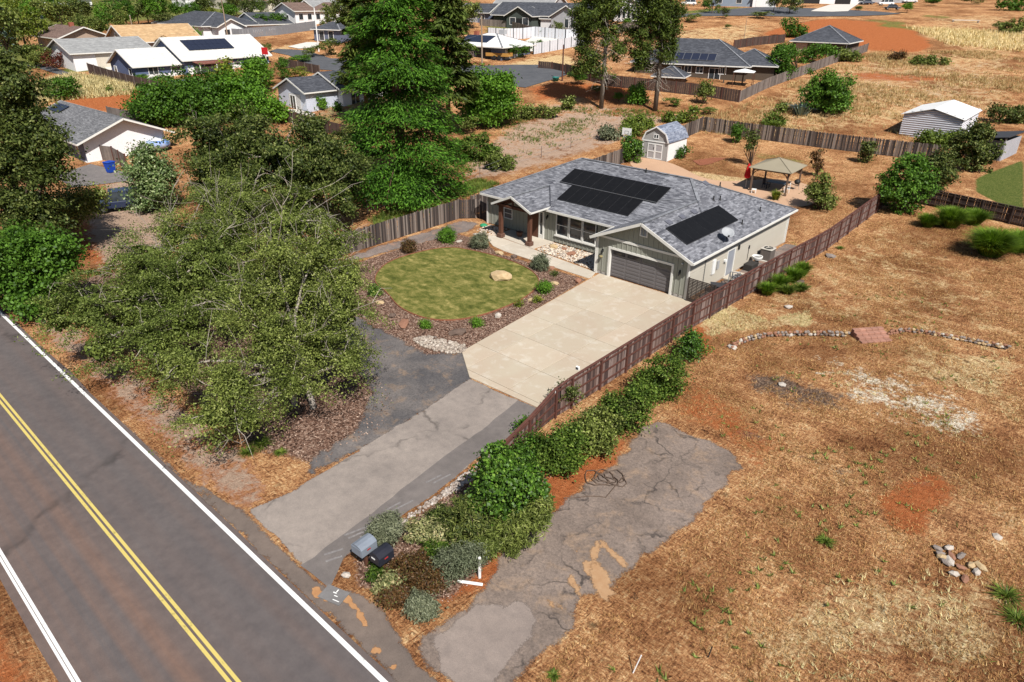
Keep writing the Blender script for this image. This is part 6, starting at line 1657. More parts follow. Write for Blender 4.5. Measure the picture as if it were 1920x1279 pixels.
for i, (p, l, n, c, lb) in enumerate([
    ((12.8,-12.0,-0.0), [(13.07,-11.75,2.03,0.43),(12.76,-12.03,1.72,0.59),(12.46,-12.3,1.29,0.59),(13.25,-11.59,1.36,0.48),(12.94,-11.87,0.73,0.65),(12.52,-12.24,0.41,0.54),(12.01,-12.3,0.74,0.49)], 10500,"vine","vine mass on the red fence's upper stretch"),
    ((13.1,-15.64,-0.0), [(13.37,-15.13,1.95,0.5),(13.2,-15.55,1.7,0.59),(12.89,-15.83,1.34,0.6),(12.47,-15.93,0.86,0.55),(13.46,-15.31,1.11,0.5),(13.12,-15.62,0.6,0.6),(12.65,-16.04,0.27,0.45),(12.04,-15.78,1.02,0.36)], 11500,"vine","vine mass on the red fence above the old asphalt"),
    ((12.9,-18.13,-0.0), [(13.13,-17.66,1.68,0.52),(12.92,-18.11,1.45,0.57),(12.58,-18.41,1.13,0.52),(11.92,-18.2,0.89,0.39),(13.25,-17.82,0.88,0.52),(12.87,-18.15,0.5,0.58),(12.49,-18.49,0.2,0.48),(13.63,-18.01,0.67,0.33)], 9000,"olive","feathery olive mass on the red fence's middle stretch"),
    ((12.59,-20.26,-0.0), [(12.81,-19.79,1.55,0.5),(12.64,-20.22,1.41,0.54),(12.31,-20.51,1.07,0.5),(11.75,-20.48,0.98,0.42),(12.89,-19.99,0.86,0.5),(12.53,-20.31,0.43,0.55),(12.12,-20.68,0.39,0.46),(13.33,-20.13,0.65,0.32)], 11500,"vine","vine mass on the red fence near its lower end"),
    ((11.32,-20.92,-0.0), [(11.57,-20.69,0.92,0.42),(11.31,-20.92,0.57,0.46),(11.06,-21.15,0.29,0.42),(11.54,-20.72,0.23,0.42)], 4200,"green","leafy green mass at the very end of the red fence"),
    ((11.77,-7.24,-0.0), [(11.7,-7.31,0.82,0.72),(11.75,-7.26,1.19,0.48),(11.62,-7.38,0.48,0.6)], 5000,"gloss","separate rounded dark glossy shrub where the vines begin"),
    ((12.7,-15.71,-0.0), [(13.0,-16.11,1.23,0.54),(12.76,-16.32,0.64,0.55),(13.36,-15.78,1.38,0.39)], 4200,"dark","darker leafy patch in front of the vine-covered fence"),
    ((9.7,-16.23,-0.0), [(9.81,-16.13,0.93,0.47),(9.63,-16.3,0.62,0.37),(10.06,-15.91,1.15,0.31)], 1500,"dark","sparse climbing rose on the drive side of the red fence"),
    ((9.65,-19.0,-0.0), [(9.65,-19.0,0.3,0.3),(9.83,-18.84,0.39,0.25)], 900,"green","low green plant between the drive and the fence's end")]):
    shrub("fence_vine", lb, p, l, n, .115, .075, LM[c], 100+i, group=VN, per=90, cl=.16, spray=.26, shell=.45)

# blade clumps
def blades(name, label, base, r, h, n, lm, seed, group=None, cat="grass clump", wd=.05, arch=.6):
    rg = np.random.default_rng(seed)
    a = rg.uniform(0,6.283,n); q = rg.uniform(0,1,n)**.7; t = rg.uniform(.55,1.1,n)
    root = np.stack([np.cos(a)*r*.35*q, np.sin(a)*r*.35*q, np.zeros(n)], 1)
    out = np.stack([np.cos(a+rg.normal(0,.4,n)), np.sin(a+rg.normal(0,.4,n)), np.zeros(n)], 1)
    lean = (q*arch+rg.uniform(0,.15,n))[:,None]
    mid = root+out*(r*.5*lean)+np.array([0,0,1])*(h*.62*t)[:,None]
    tip = root+out*(r*1.25*lean)+np.array([0,0,1])*(h*(1-.45*lean[:,0])*t)[:,None]
    sd = unit(np.cross(out, np.array([0,0,1.0])))*wd*.5
    V = np.stack([root-sd, root+sd, mid+sd*.9, mid-sd*.9, tip], 1).reshape(-1,3)
    i = np.arange(n)*5
    F = np.concatenate([np.stack([i,i+1,i+2],1), np.stack([i,i+2,i+3],1), np.stack([i+3,i+2,i+4],1)])
    o = link(bpy.data.objects.new(name, np_mesh(name, V, F, lm))); o.location = base
    return tag(o, label, cat, group)
GC = "green grass clumps by the dark fence"
for i, (p, r, h, n, lb) in enumerate([
    ((16.93,28.37,0.68),1.35,1.9,1500,"bright green reed clump in the middle of the dark fence's front"),
    ((20.89,23.35,0.4),1.75,2.3,2400,"largest bright green reed clump at the right edge"),
    ((15.46,27.25,0.62),.9,1.3,700,"small dull green reed clump nearest the red fence's corner"),
    ((22.29,25.56,0.52),1.5,1.8,1200,"reed clump cut by the right edge of the view"),
    ((18.34,30.29,0.78),1.1,1.5,800,"reed clump behind and between the two largest ones")]):
    blades("reed_clump", lb, p, r*1.15, h, int(n*1.7), LM["reed"], 130+i, GC, wd=.04, arch=.62)
for i, (p, r, h, n, lb) in enumerate([
    ((11.05,4.71,-0.0),.55,1.0,420,"tall green weed at the left of the row below the red fence"),((11.25,6.47,-0.0),.6,1.1,460,"tall green weed second in the row below the red fence"),
    ((11.46,8.31,-0.0),.6,1.2,460,"tall green weed third in the row below the red fence"),((11.38,10.09,-0.0),.55,1.1,420,"tall green weed nearest the fence posts on the right of the row"),
    ((12.0,5.86,-0.0),.5,.7,300,"shorter dull weed in front of the green weed row"),((12.49,6.97,-0.0),.5,.6,300,"low weed at the right foot of the green weed row")]):
    blades("tall_weed", lb, p, r*1.5, h, n, LM["weed" if i > 3 else "reed"], 140+i, "weeds below the red fence", "weed")
blades("agave", "blue-green spiky agave beside the solitary field tree", (-10.25,63.71,3.11), 2.2, 2.4, 60, LM["agave"], 150, None, "agave", .26, .75)
blades("yucca", "yellow-green yucca in front of the gazebo's right post", (2.2,26.55,0.59), .7, 1.2, 120, LM["lime"], 151, None, "yucca", .09, .8)
blades("flax_plant", "dark spiky plant just beyond the back fence", (-10.17,54.17,2.38), 1.2, 1.3, 200, LM["weed"], 152, None, "plant", .09, .8)
for i, (p, r, lb) in enumerate([((22.86,-16.85,-0.0),.28,"small green weed alone in the middle of the near field"),((11.5,17.76,0.1),.3,"small green weed in the straw by the red fence"),((18.83,-28.22,-0.0),.18,"tiny green weed at the bottom edge by the old asphalt"),((28.45,-15.3,-0.0),.5,"green weed tuft at the right edge of the near field"),((28.91,-16.25,-0.0),.5,"lower green weed tuft at the right edge"),((1.6,-27.99,-0.0),.45,"low green weed in the mulch under the roadside tree"),((1.68,-28.74,-0.0),.4,"dry olive weed left of the one under the roadside tree"),((2.74,-27.76,-0.0),.25,"tiny weed right of the others under the roadside tree")]):
    blades("small_weed", lb, p, r, r*.7, 140, LM["weed"], 160+i, "small weeds", "weed", .03, 1.0)
# back-yard and mid-distance shrubs and small trees
for i, (b, l, n, ln, c, lb, nm) in enumerate([
    ((-10.7,44.72,1.8), [(-10.74,44.69,3.42,0.8),(-10.8,44.63,2.64,0.73)], 1500,.22,"green","small conical tree by the back fence left of the thin sapling","young_tree"),
    ((-5.02,36.61,1.2), [(-5.33,36.33,4.43,0.71),(-5.32,36.34,3.67,0.71),(-5.01,36.62,4.02,0.47)], 1300,.2,"dark","thin-stemmed sapling standing behind the gazebo","young_tree"),
    ((4.72,45.08,1.64), [(4.5,44.89,3.35,0.71),(4.56,44.94,2.53,0.78)], 1700,.22,"dark","small dark conifer-like tree at the back fence's middle","young_tree"),
    ((2.33,36.84,1.17), [(1.98,36.53,3.42,0.56),(1.94,36.49,2.58,0.57),(2.33,36.84,2.02,0.45)], 1100,.2,"rust","thin brownish sapling behind the gazebo's right corner","young_tree"),
    ((6.69,26.52,0.58), [(6.28,26.15,3.18,0.78),(6.26,26.14,2.09,1.19),(6.76,26.59,1.29,1.09)], 4200,.2,"olive","feathery olive shrub right of the gazebo","young_tree"),
    ((12.66,29.89,0.76), [(12.36,29.62,4.08,1.81),(11.88,29.2,2.87,1.63),(13.13,30.32,2.89,1.63),(12.47,29.73,5.26,0.94),(11.22,28.6,2.62,0.87),(13.6,30.73,4.09,0.95),(12.71,29.94,1.41,1.26)], 10000,.24,"green","dense leafy tree at the red fence's far corner","leafy_tree"),
    ((13.36,38.04,1.21), [(13.03,37.74,3.3,1.55),(13.19,37.89,4.33,1.24),(12.92,37.64,2.0,1.25),(13.91,38.53,2.79,0.94)], 7000,.24,"dark","twiggy dark shrub right of the corner tree","leafy_tree"),
    ((14.55,48.33,1.78), [(13.48,47.37,4.56,1.8),(14.12,47.95,5.39,1.45),(13.11,47.04,3.45,1.36),(14.93,48.67,3.75,1.35),(14.57,48.34,2.63,1.36)], 8000,.28,"dark","dark bush in front of the small slatted shed","leafy_tree"),
    ((10.27,59.68,2.1), [(8.68,58.26,2.72,1.16),(10.08,59.52,2.92,1.16),(7.44,57.15,2.89,0.9)], 3500,.3,"weed","yellow-green bush at the steel barn's foot","field_bush"),
    ((11.61,78.4,2.88), [(11.03,77.87,4.15,1.32),(12.29,79.01,3.46,1.47),(13.25,79.87,3.96,1.32),(13.43,80.03,2.19,1.33)], 4000,.3,"dark","dark scrub behind the slatted shed","field_bush"),
    ((-16.74,29.82,0.91), [(-16.91,29.66,2.92,0.99),(-16.59,29.95,2.13,1.18),(-17.01,29.57,1.58,0.87),(-16.31,30.2,2.8,0.62)], 4500,.24,"gloss","rounded glossy bush between the hoop and the white shed","yard_bush"),
    ((-12.57,34.65,1.15), [(-12.51,34.7,2.02,0.56),(-12.71,34.53,1.58,0.5)], 700,.2,"green","small flowering bush at the white shed's corner","yard_bush"),
    ((-23.37,93.62,6.21), [(-24.85,92.29,9.05,1.43),(-25.98,91.27,9.48,1.15)], 2500,.35,"green","green bush right of the dark-roofed far house","garden_bush"),
    ((-21.42,83.32,5.5), [(-22.53,82.32,8.68,1.61),(-21.66,83.11,7.18,1.62),(-23.19,81.74,7.59,1.08)], 4200,.35,"green","tall leafy bush between the two dark-roofed far buildings","garden_bush"),
    ((-25.79,85.59,5.87), [(-26.17,85.25,7.17,1.12),(-25.5,85.85,6.31,0.94)], 1500,.35,"bright","low bright bush at the far house's white patio","garden_bush"),
    ((-25.06,102.76,6.82), [(-24.22,103.51,8.71,1.42),(-25.63,102.25,8.04,1.22),(-23.14,104.49,9.0,1.01),(-21.93,105.57,8.54,1.01)], 3200,.35,"green","bushes along the wall of the dark hip-roofed garage","garden_bush"),
    ((-20.13,110.01,6.99), [(-21.06,109.18,7.94,1.44),(-19.48,110.59,7.66,1.24)], 2500,.35,"olive","olive bush at the garage fence's end","garden_bush"),
    ((-40.37,130.0,9.7), [(-40.95,129.49,12.47,1.45),(-40.11,130.24,11.04,1.7),(-38.69,131.51,10.61,1.7)], 2600,.4,"green","green tree behind the far house in front of the red soil","garden_bush"),
    ((-30.72,19.5,0.6), [(-31.41,18.87,1.72,1.77),(-30.0,20.14,1.11,1.52),(-32.35,18.03,1.83,1.26),(-30.7,19.52,2.96,0.88)], 6500,.26,"vine","scrubby bush right of the conifer's foot","scrub_bush"),
    ((-26.48,17.76,0.42), [(-26.7,17.56,1.2,1.21),(-25.8,18.37,1.03,0.85)], 3000,.26,"olive","low olive scrub near the ridge's left end","scrub_bush"),
    ((-40.26,35.83,2.47), [(-42.24,34.05,2.75,1.06),(-40.55,35.57,2.98,1.06),(-38.86,37.09,3.14,1.06),(-37.17,38.6,3.23,0.91),(-36.05,39.6,3.39,0.6)], 5000,.3,"olive","long low hedge of dark scrub on the vacant lot","scrub_bush"),
    ((-37.33,43.94,3.17), [(-37.29,43.98,3.84,0.78),(-37.19,44.06,4.44,0.55)], 900,.3,"olive","small scrub bush in front of the left pine","scrub_bush"),
    ((-30.99,53.06,3.64), [(-31.12,52.94,5.54,1.11),(-30.76,53.26,4.63,1.12),(-31.64,52.48,4.4,0.8)], 2600,.3,"bright","bright leafy bush between the two pines","scrub_bush"),
    ((-23.82,43.49,2.19), [(-25.2,42.25,2.73,1.01),(-24.16,43.18,3.23,0.86),(-23.3,43.95,2.54,0.87)], 2200,.3,"weed","green weeds behind the white shed's left","scrub_bush"),
    ((-22.87,39.5,1.77), [(-23.43,39.0,2.38,0.84),(-22.4,39.92,2.46,0.84)], 2000,.3,"weed","tall weeds left of the white shed","scrub_bush"),
    ((-20.95,49.08,2.56), [(-22.36,47.8,3.12,0.88),(-21.0,49.03,3.13,0.88),(-19.97,49.95,3.85,0.88)], 2200,.3,"weed","weeds behind the white shed's roof","scrub_bush"),
    ((-24.36,36.2,1.55), [(-24.66,35.93,2.35,0.96),(-23.87,36.64,2.02,0.69)], 1500,.3,"grey","pale flowering oleander by the vacant lot's wire fence","scrub_bush"),
    ((-23.56,59.75,3.72), [(-23.7,59.61,6.36,0.79),(-23.83,59.5,5.23,0.95),(-23.16,60.1,5.61,0.71)], 1200,.3,"olive","thin-stemmed tree in front of the far house's red fence","scrub_bush"),
    ((-12.59,63.12,3.22), [(-12.81,62.92,3.95,0.69)], 700,.3,"olive","olive bush left of the agave","scrub_bush"),
    ((-11.54,55.54,2.54), [(-11.36,55.69,3.24,1.01),(-10.53,56.45,3.04,0.73)], 1500,.3,"weed","green brush behind the back fence near the agave","scrub_bush"),
    ((-13.41,118.24,7.12), [(-13.85,117.85,7.79,1.04),(-13.12,118.51,7.99,0.73)], 900,.35,"rust","reddish-brown dead bush in the far dry field","scrub_bush"),
    ((-7.26,117.02,6.72), [(-9.23,115.25,7.17,1.21),(-7.36,116.93,7.19,1.21),(-5.47,118.63,7.11,0.91)], 2200,.4,"olive","long olive thicket in the far dry field","scrub_bush"),
    ((-5.47,173.16,10.56), [(-5.2,173.4,11.38,2.04),(-3.31,175.1,11.39,2.3)], 2600,.45,"olive","olive scrub at the far right edge of the dry field","scrub_bush"),
    ((-15.36,235.2,14.49), [(-15.81,234.8,16.25,2.93),(-13.24,237.1,15.69,2.6),(-17.47,233.3,15.65,1.63)], 3000,.5,"green","dark green tree at the top right corner","scrub_bush"),
    ((-97.7,-3.78,3.45), [(-98.27,-4.29,4.45,1.95),(-96.69,-2.87,4.78,1.79),(-98.98,-4.93,3.98,1.3),(-97.16,-3.3,5.38,1.46)], 5000,.3,"green","spreading green bush in the pale grass below the white neighbour house","scrub_bush"),
    ((-95.76,2.3,3.87), [(-95.56,2.48,4.26,0.67)], 600,.25,"weed","small green bush in the pale long grass","scrub_bush"),
    ((-64.67,19.93,2.84), [(-64.43,20.15,3.59,0.94),(-64.93,19.7,3.21,0.71)], 1200,.25,"bright","bright bush at the white porch house's wall","scrub_bush"),
    ((-62.18,21.17,2.74), [(-62.13,21.21,3.34,0.63)], 600,.25,"green","small bush right of the bright one at the white porch house","scrub_bush"),
    ((-59.05,14.72,1.84), [(-59.12,14.66,2.19,0.74)], 700,.25,"bright","bright weed in front of the red neighbour fence","scrub_bush")]):
    shrub(nm, lb, b, l, n, ln, ln*.6, LM[c], 200+i, per=28, cl=.2 if ln < .3 else .32, cat="tree" if "tree" in nm else "bush", stem=.06, shell=.45)

# ------------------------------------------------------------------ neighbouring houses
def paint_mat(n, c, v=.9): return pm(n, c, tuple(x*v for x in c), .8, .8, fine=8)
def win(parent, face, u, z, w, h, at, trim_=None, bars=0):
    """window on a wall: face 'f' looks to -y at y=at, 'r' looks to +x at x=at"""
    tm = trim_ or M_WHITE; t = .09; f = MB(); p = MB()
    def bx(mb, u0, z0, u1, z1, d0, d1):
        if face == 'f': mb.box(u0, at-d1, z0, u1, at-d0, z1)
        else: mb.box(at+d0, u0, z0, at+d1, u1, z1)
    bx(f,u-t,z-t,u,z+h+t,.0,.07); bx(f,u+w,z-t,u+w+t,z+h+t,.0,.07); bx(f,u,z+h,u+w,z+h+t,.0,.07); bx(f,u,z-t,u+w,z,.0,.07)
    for k in range(bars): bx(f,u+w*(k+1)/(bars+1)-.03,z,u+w*(k+1)/(bars+1)+.03,z+h,.0,.06)
    o = f.build("window", tm, parent); bx(p,u,z,u+w,z+h,.005,.03); p.build("pane", M_GLASS, o); return o
def slab(parent, name, face, u, z, w, h, at, m, d=.06):
    mb = MB(); mb.box(u, at-d, z, u+w, at-.004, z+h) if face == 'f' else mb.box(at+.004, u, z, at+d, u+w, z+h)
    return mb.build(name, m, parent)
def block(parent, r, h, roof, rise, wm, rm, oh=.45, fm=None, gable_m=None, base=-1.5):
    x0, y0, x1, y1 = r; mb = MB(); mb.box(x0,y0,base,x1,y1,h); mb.build("wall", wm, parent)
    fm = fm or M_TRIM; rz_ = h+.04
    if roof == 'gx':
        ym = (y0+y1)/2; k = rise/((y1-y0)/2)
        for x, s in ((x0,-1),(x1,1)):
            MB().shared([(x-.16*s,y0,h),(x-.16*s,y1,h),(x-.16*s,ym,h+rise),(x,y0,h),(x,y1,h),(x,ym,h+rise)], [(0,1,2),(5,4,3),(0,3,4,1),(1,4,5,2),(2,5,3,0)]).build("gable", gable_m or wm, parent, fix=True)
        P = [[(x0-oh,y0-oh,rz_-k*oh),(x1+oh,y0-oh,rz_-k*oh),(x1+oh,ym,rz_+rise),(x0-oh,ym,rz_+rise)],[(x0-oh,y1+oh,rz_-k*oh),(x1+oh,y1+oh,rz_-k*oh),(x1+oh,ym,rz_+rise),(x0-oh,ym,rz_+rise)]]
        ro = roof_planes("roof", [[(a,b,c+.14) for a,b,c in q] for q in P], rm, parent, .14)
        for x in (x0-oh-.03,x1+oh+.03):
            for yy in (y0-oh,y1+oh): MB().beam((x,yy,rz_-k*oh+.05),(x,ym,rz_+rise+.05),.05,.2).build("fascia", fm, ro)
        MB().beam((x0-oh,y0-oh-.03,rz_-k*oh+.05),(x1+oh,y0-oh-.03,rz_-k*oh+.05),.05,.18).build("fascia", fm, ro)
    elif roof == 'gy':
        xm = (x0+x1)/2; k = rise/((x1-x0)/2)
        for y, s in ((y0,-1),(y1,1)):
            MB().shared([(x0,y-.16*s,h),(x1,y-.16*s,h),(xm,y-.16*s,h+rise),(x0,y,h),(x1,y,h),(xm,y,h+rise)], [(0,1,2),(5,4,3),(0,3,4,1),(1,4,5,2),(2,5,3,0)]).build("gable", gable_m or wm, parent, fix=True)
        P = [[(x0-oh,y0-oh,rz_-k*oh),(x0-oh,y1+oh,rz_-k*oh),(xm,y1+oh,rz_+rise),(xm,y0-oh,rz_+rise)],[(x1+oh,y0-oh,rz_-k*oh),(x1+oh,y1+oh,rz_-k*oh),(xm,y1+oh,rz_+rise),(xm,y0-oh,rz_+rise)]]
        ro = roof_planes("roof", [[(a,b,c+.14) for a,b,c in q] for q in P], rm, parent, .14)
        for y in (y0-oh-.03,y1+oh+.03):
            for xx in (x0-oh,x1+oh): MB().beam((xx,y,rz_-k*oh+.05),(xm,y,rz_+rise+.05),.05,.2).build("fascia", fm, ro)
        MB().beam((x1+oh+.03,y0-oh,rz_-k*oh+.05),(x1+oh+.03,y1+oh,rz_-k*oh+.05),.05,.18).build("fascia", fm, ro)
    elif roof == 'hip':
        w, d = x1-x0, y1-y0; a = min(w, d)/2; k = rise/a; z0 = rz_-k*oh+.14; zt_ = rz_+rise+.14
        c = [(x0-oh,y0-oh,z0),(x1+oh,y0-oh,z0),(x1+oh,y1+oh,z0),(x0-oh,y1+oh,z0)]
        if w >= d: p, q = (x0+a,(y0+y1)/2,zt_), (x1-a,(y0+y1)/2,zt_); P = [[c[0],c[1],q,p],[c[1],c[2],q],[c[2],c[3],p,q],[c[3],c[0],p]]
        else: p, q = ((x0+x1)/2,y0+a,zt_), ((x0+x1)/2,y1-a,zt_); P = [[c[0],c[1],p],[c[1],c[2],q,p],[c[2],c[3],q],[c[3],c[0],p,q]]
        P = [[v for i, v in enumerate(f) if v not in f[:i]] for f in P]
        ro = roof_planes("roof", P, rm, parent, .14)
        for i in range(4): MB().beam(tuple(v-.07 if j == 2 else v for j, v in enumerate(c[i])), tuple(v-.07 if j == 2 else v for j, v in enumerate(c[(i+1) % 4])), .08, .17).build("fascia", fm, ro)
        for i, cc in enumerate(c): caps(cc, p if (abs(cc[0]-p[0])+abs(cc[1]-p[1])) <= (abs(cc[0]-q[0])+abs(cc[1]-q[1])) else q, ro, .3)
    return ro
def solar_rect(parent, c, ux, uy, nx, ny, w, h):
    ux = Vector(ux).normalized(); uy = Vector(uy).normalized(); n = ux.cross(uy); n = n if n.z > 0 else -n; c = Vector(c)
    for i in range(nx):
        for j in range(ny):
            q = c+ux*((i-(nx-1)/2)*w)+uy*((j-(ny-1)/2)*h); v = []
            for dz in (.08,.12):
                for a_, b_ in ((-1,-1),(1,-1),(1,1),(-1,1)): v.append(q+ux*(a_*(w-.03)/2)+uy*(b_*(h-.03)/2)+n*dz)
            MB().shared(v, [(0,3,2,1),(4,5,6,7),(0,1,5,4),(1,2,6,5),(2,3,7,6),(3,0,4,7)]).build("solar_panel", M_SOLARF, parent)
M_SOLARF = pm("solar_navy", (.018,.022,.04), (.025,.03,.05), 3, .3, spec=.4)
R_GREY = shingle_mat("roof_mid_grey", (.09,.09,.095), (.24,.24,.245)); R_WHITE = shingle_mat("roof_white", (.55,.53,.48), (.82,.80,.75), .5, .2)
R_SLATE = shingle_mat("roof_slate", (.04,.043,.052), (.10,.105,.12), .4, .18); R_TAN = shingle_mat("roof_tan", (.42,.26,.13), (.58,.40,.22), .5, .2)
R_PALE = shingle_mat("roof_pale_grey", (.24,.24,.235), (.36,.36,.35), .5, .2); R_RED = shingle_mat("roof_brown_red", (.16,.06,.045), (.27,.11,.08), .5, .2); R_BROWN = shingle_mat("roof_brown", (.13,.085,.07), (.22,.15,.12), .5, .2)
P_WHITE = paint_mat("stucco_white", (.80,.79,.785), .95); P_NAVY = paint_mat("siding_slate_blue", (.13,.15,.21)); P_BLUE = paint_mat("siding_blue", (.11,.14,.24)); P_TAN = paint_mat("siding_tan", (.40,.30,.23)); P_BROWN = paint_mat("siding_brown", (.10,.075,.055)); P_PALEB = paint_mat("siding_pale_blue", (.55,.58,.66)); P_GREEN = paint_mat("siding_dark_green", (.07,.085,.075)); P_GREY = paint_mat("siding_light_grey", (.42,.42,.43)); P_CREAM = paint_mat("siding_cream", (.62,.56,.46)); P_TEAL = paint_mat("siding_grey_blue", (.22,.27,.33))

def hs(name, label, loc, rz=0): return empty(name, loc, rz, label, "house")
# gable house at left
h = hs("neighbour_house", "white-gabled house with grey shingles behind the left-hand tree", (-63.1,-12.9,.45))
block(h, (-19,0,0,9.2), 2.55, 'gx', 1.85, P_WHITE, R_GREY, .95)
MB().box(-19,-.04,-1,-.02,-.002,2.5).build("cladding", P_NAVY, h)
win(h,'f',-2.6,.8,.7,1.2,0-.04); slab(h,"plinth",'f',-19,-.3,19,.45,-.04,M_WHITE,.1)
solar_rect(h, (-16.5,3.2,4.05), (1,0,0), (0,1,.402), 4, 1, 1.0, 1.6)
# blue house with white roof
h = hs("neighbour_house", "long slate-blue house with a white roof and solar panels at upper left", (-100.3,8.6,4.7))
block(h, (-10,0,0,8), 2.4, 'gy', 2.2, P_BLUE, R_WHITE, .5); block(h, (-12.5,8,.9,24), 3.0, 'gy', 3.1, P_BLUE, R_WHITE, .5)
MB().box(.004,1.2,-1,.05,7.9,1.0).build("white_wainscot", P_WHITE, h); MB().box(.904,8.4,-1,.95,23.9,1.7).build("white_wainscot", P_WHITE, h)
win(h,'f',-8.6,.9,1.0,1.0,0); win(h,'f',-2.4,.9,1.0,1.0,0); win(h,'r',2.2,.1,1.5,2.0,0,bars=1); win(h,'r',6.0,1.3,1.6,.6,0); win(h,'r',11.5,.2,2.6,2.0,.9,bars=1); win(h,'r',17,.3,1.2,1.8,.9); win(h,'r',19.8,.2,1.6,2.0,.9,bars=1)
solar_rect(h, (-2.9,14.5,4.97), (0,1,0), (1,0,-.463), 8, 2, 1.05, 1.75)
aw = roof_planes("awning", [[(.9,9.2,2.75),(.9,15.6,2.75),(3.6,15.6,2.45),(3.6,9.2,2.45)]], R_RED, h, .1)
for y in (9.4,12.4,15.4): MB().box(3.4,y,-1,3.52,y+.12,2.4).build("awning_post", M_WHITE, h)
# white porch house
h = hs("neighbour_house", "white house with an open gabled porch and stepped solar panels left of the conifer", (-63.2,17.6,2.7))
block(h, (-8.5,0,-1.2,5.5), 2.75, 'gy', 1.5, P_PALEB, R_SLATE, .5); block(h, (-10,5.5,0,19), 2.7, 'gy', 2.0, P_WHITE, R_SLATE, .5)
MB().box(-5.6,-.06,-1,-2.6,-.003,2.3).build("porch_shade_panel", pm("porch_shade_white", (.6,.58,.56)), h)  # flat panel of greyed white, the porch's shade painted on the wall
win(h,'f',-5.2,.1,1.3,1.9,-.06,bars=1); win(h,'r',7.0,.4,1.5,1.6,0,bars=1); win(h,'r',10.2,.7,1.1,1.2,0); win(h,'r',14,.7,1.5,1.2,0)
solar_rect(h, (-2.6,10.5,4.1), (0,1,0), (1,0,-.4), 4, 1, 1.6, 1.05); solar_rect(h, (-1.4,8.8,3.6), (0,1,0), (1,0,-.4), 4, 1, 1.6, 1.05); solar_rect(h, (-3.9,12.4,4.6), (0,1,0), (1,0,-.4), 2, 1, 1.6, 1.05)
pt_ = MB().box(-9,-3.2,-.9,1,-.2,.12).build("porch_slab", M_PALECON, h)
# dark hip-roof house beyond the pines
h = hs("neighbour_house", "large brown house with dark hipped roof and a row of solar panels", (-25.6,77.2,5.2), .32)
block(h, (-19,0,0,12), 2.75, 'hip', 3.3, P_BROWN, R_SLATE, .7); block(h, (-4,2.2,4.2,10.5), 2.7, 'hip', 2.0, P_BROWN, R_SLATE, .6)
for k in range(7): solar_rect(h, (-14.2+k*1.36,1.15,3.55), (1,0,0), (0,1,.55), 1, 1, 1.3, 2.0)
fr_ = MB()
for k in range(8): fr_.beam((-14.88+k*1.36,.3,3.22),(-14.88+k*1.36,2.05,4.18),.06,.06)
fr_.beam((-14.9,.28,3.2),(-5.36,.28,3.2),.06,.06).beam((-14.9,2.07,4.2),(-5.36,2.07,4.2),.06,.06); fr_.build("panel_frame", M_ALU, h)
for u in (-17,-10.2,-8.2,-4.4): win(h,'f',u,1.2,1.1,1.0,0,bars=1)
for u in (-12.6,-6.0): win(h,'f',u,.0,1.8,2.0,0,bars=1)
for x in (-3.2,-.2): MB().box(x,-2.6,-.5,x+.2,-2.4,2.6).build("porch_post", P_BROWN, h)
gz2 = empty("garden_pavilion", (-33.9,66.4,4.3), .32, "dark pyramid-roofed pavilion behind the red-posted fence", "pavilion")
block(gz2, (-2.2,0,2.2,4), 2.2, 'hip', 1.1, paint_mat("pavilion_wood", (.17,.12,.09)), R_SLATE, .6)
pv = empty("shade_canopy", (-24.4,74.0,4.9), .32, "small white shade canopy beside the large brown house", "canopy")
roof_planes("canopy_top", [[(-1.6,-1.3,2.35),(1.6,-1.3,2.35),(0,0,2.8)],[(1.6,-1.3,2.35),(1.6,1.3,2.35),(0,0,2.8)],[(1.6,1.3,2.35),(-1.6,1.3,2.35),(0,0,2.8)],[(-1.6,1.3,2.35),(-1.6,-1.3,2.35),(0,0,2.8)]], M_WHITE, pv, .06)
for x in (-1.5,1.5):
    for y in (-1.2,1.2): MB().box(x-.05,y-.05,-.3,x+.05,y+.05,2.35).build("leg", M_DARKWOOD, pv)
# detached hip garage
h = empty("detached_garage", (-22.4,114.4,7.3), .1, "brown hip-roofed detached building in front of the red bare soil", "garage")
block(h, (-10.5,0,0,11), 2.75, 'hip', 2.6, P_BROWN, R_SLATE, .6); slab(h,"garage_door",'f',-9.8,-.3,2.3,2.6,0,P_TAN); win(h,'f',-5.5,1.1,1.4,.9,0,bars=2); MB().box(-.04,-.05,-.3,.06,.05,2.7).build("corner_board", M_WHITE, h)
# green house top centre
h = hs("neighbour_house", "dark green house with a gabled front porch at the top centre", (-89.5,98.5,10.6), .18)
block(h, (-13,1,12,11), 3.0, 'gx', 2.5, P_GREEN, R_SLATE, .6); block(h, (-7,-2.5,0,3), 2.9, 'gy', 1.8, P_GREEN, R_SLATE, .5)
win(h,'f',-6.0,.9,1.5,1.5,-2.5); win(h,'f',-2.4,.9,1.5,1.5,-2.5); slab(h,"entry_shade_panel",'f',-4.2,0,1.5,2.3,-2.5,M_BLACK)  # entry depth is a black panel painting its shade on the wall
block(h, (5,-2,13,4), 2.9, 'gy', 2.2, P_GREY, R_SLATE, .5); win(h,'f',8.6,.6,1.0,1.8,-2); win(h,'f',10.2,.6,1.0,1.8,-2); solar_rect(h, (6.6,.8,4.2), (0,1,0), (1,0,.55), 4, 2, 1.1, 1.7)
h = hs("neighbour_house", "dark blue garage-wing house left of the dark green one", (-104,97,11.2), .18)
block(h, (-9,0,0,8), 2.7, 'gx', 1.8, P_NAVY, R_SLATE, .5); slab(h,"garage_door",'f',-8,-.2,4.6,2.3,0,P_GREY); win(h,'f',-2.4,1,1.1,1.1,0)
h = hs("neighbour_house", "grey house half hidden at the top edge left of the dark green one", (-104,116,12.4), .18)
block(h, (-14,0,4,9), 3.0, 'gx', 2.4, P_GREY, R_PALE, .5)
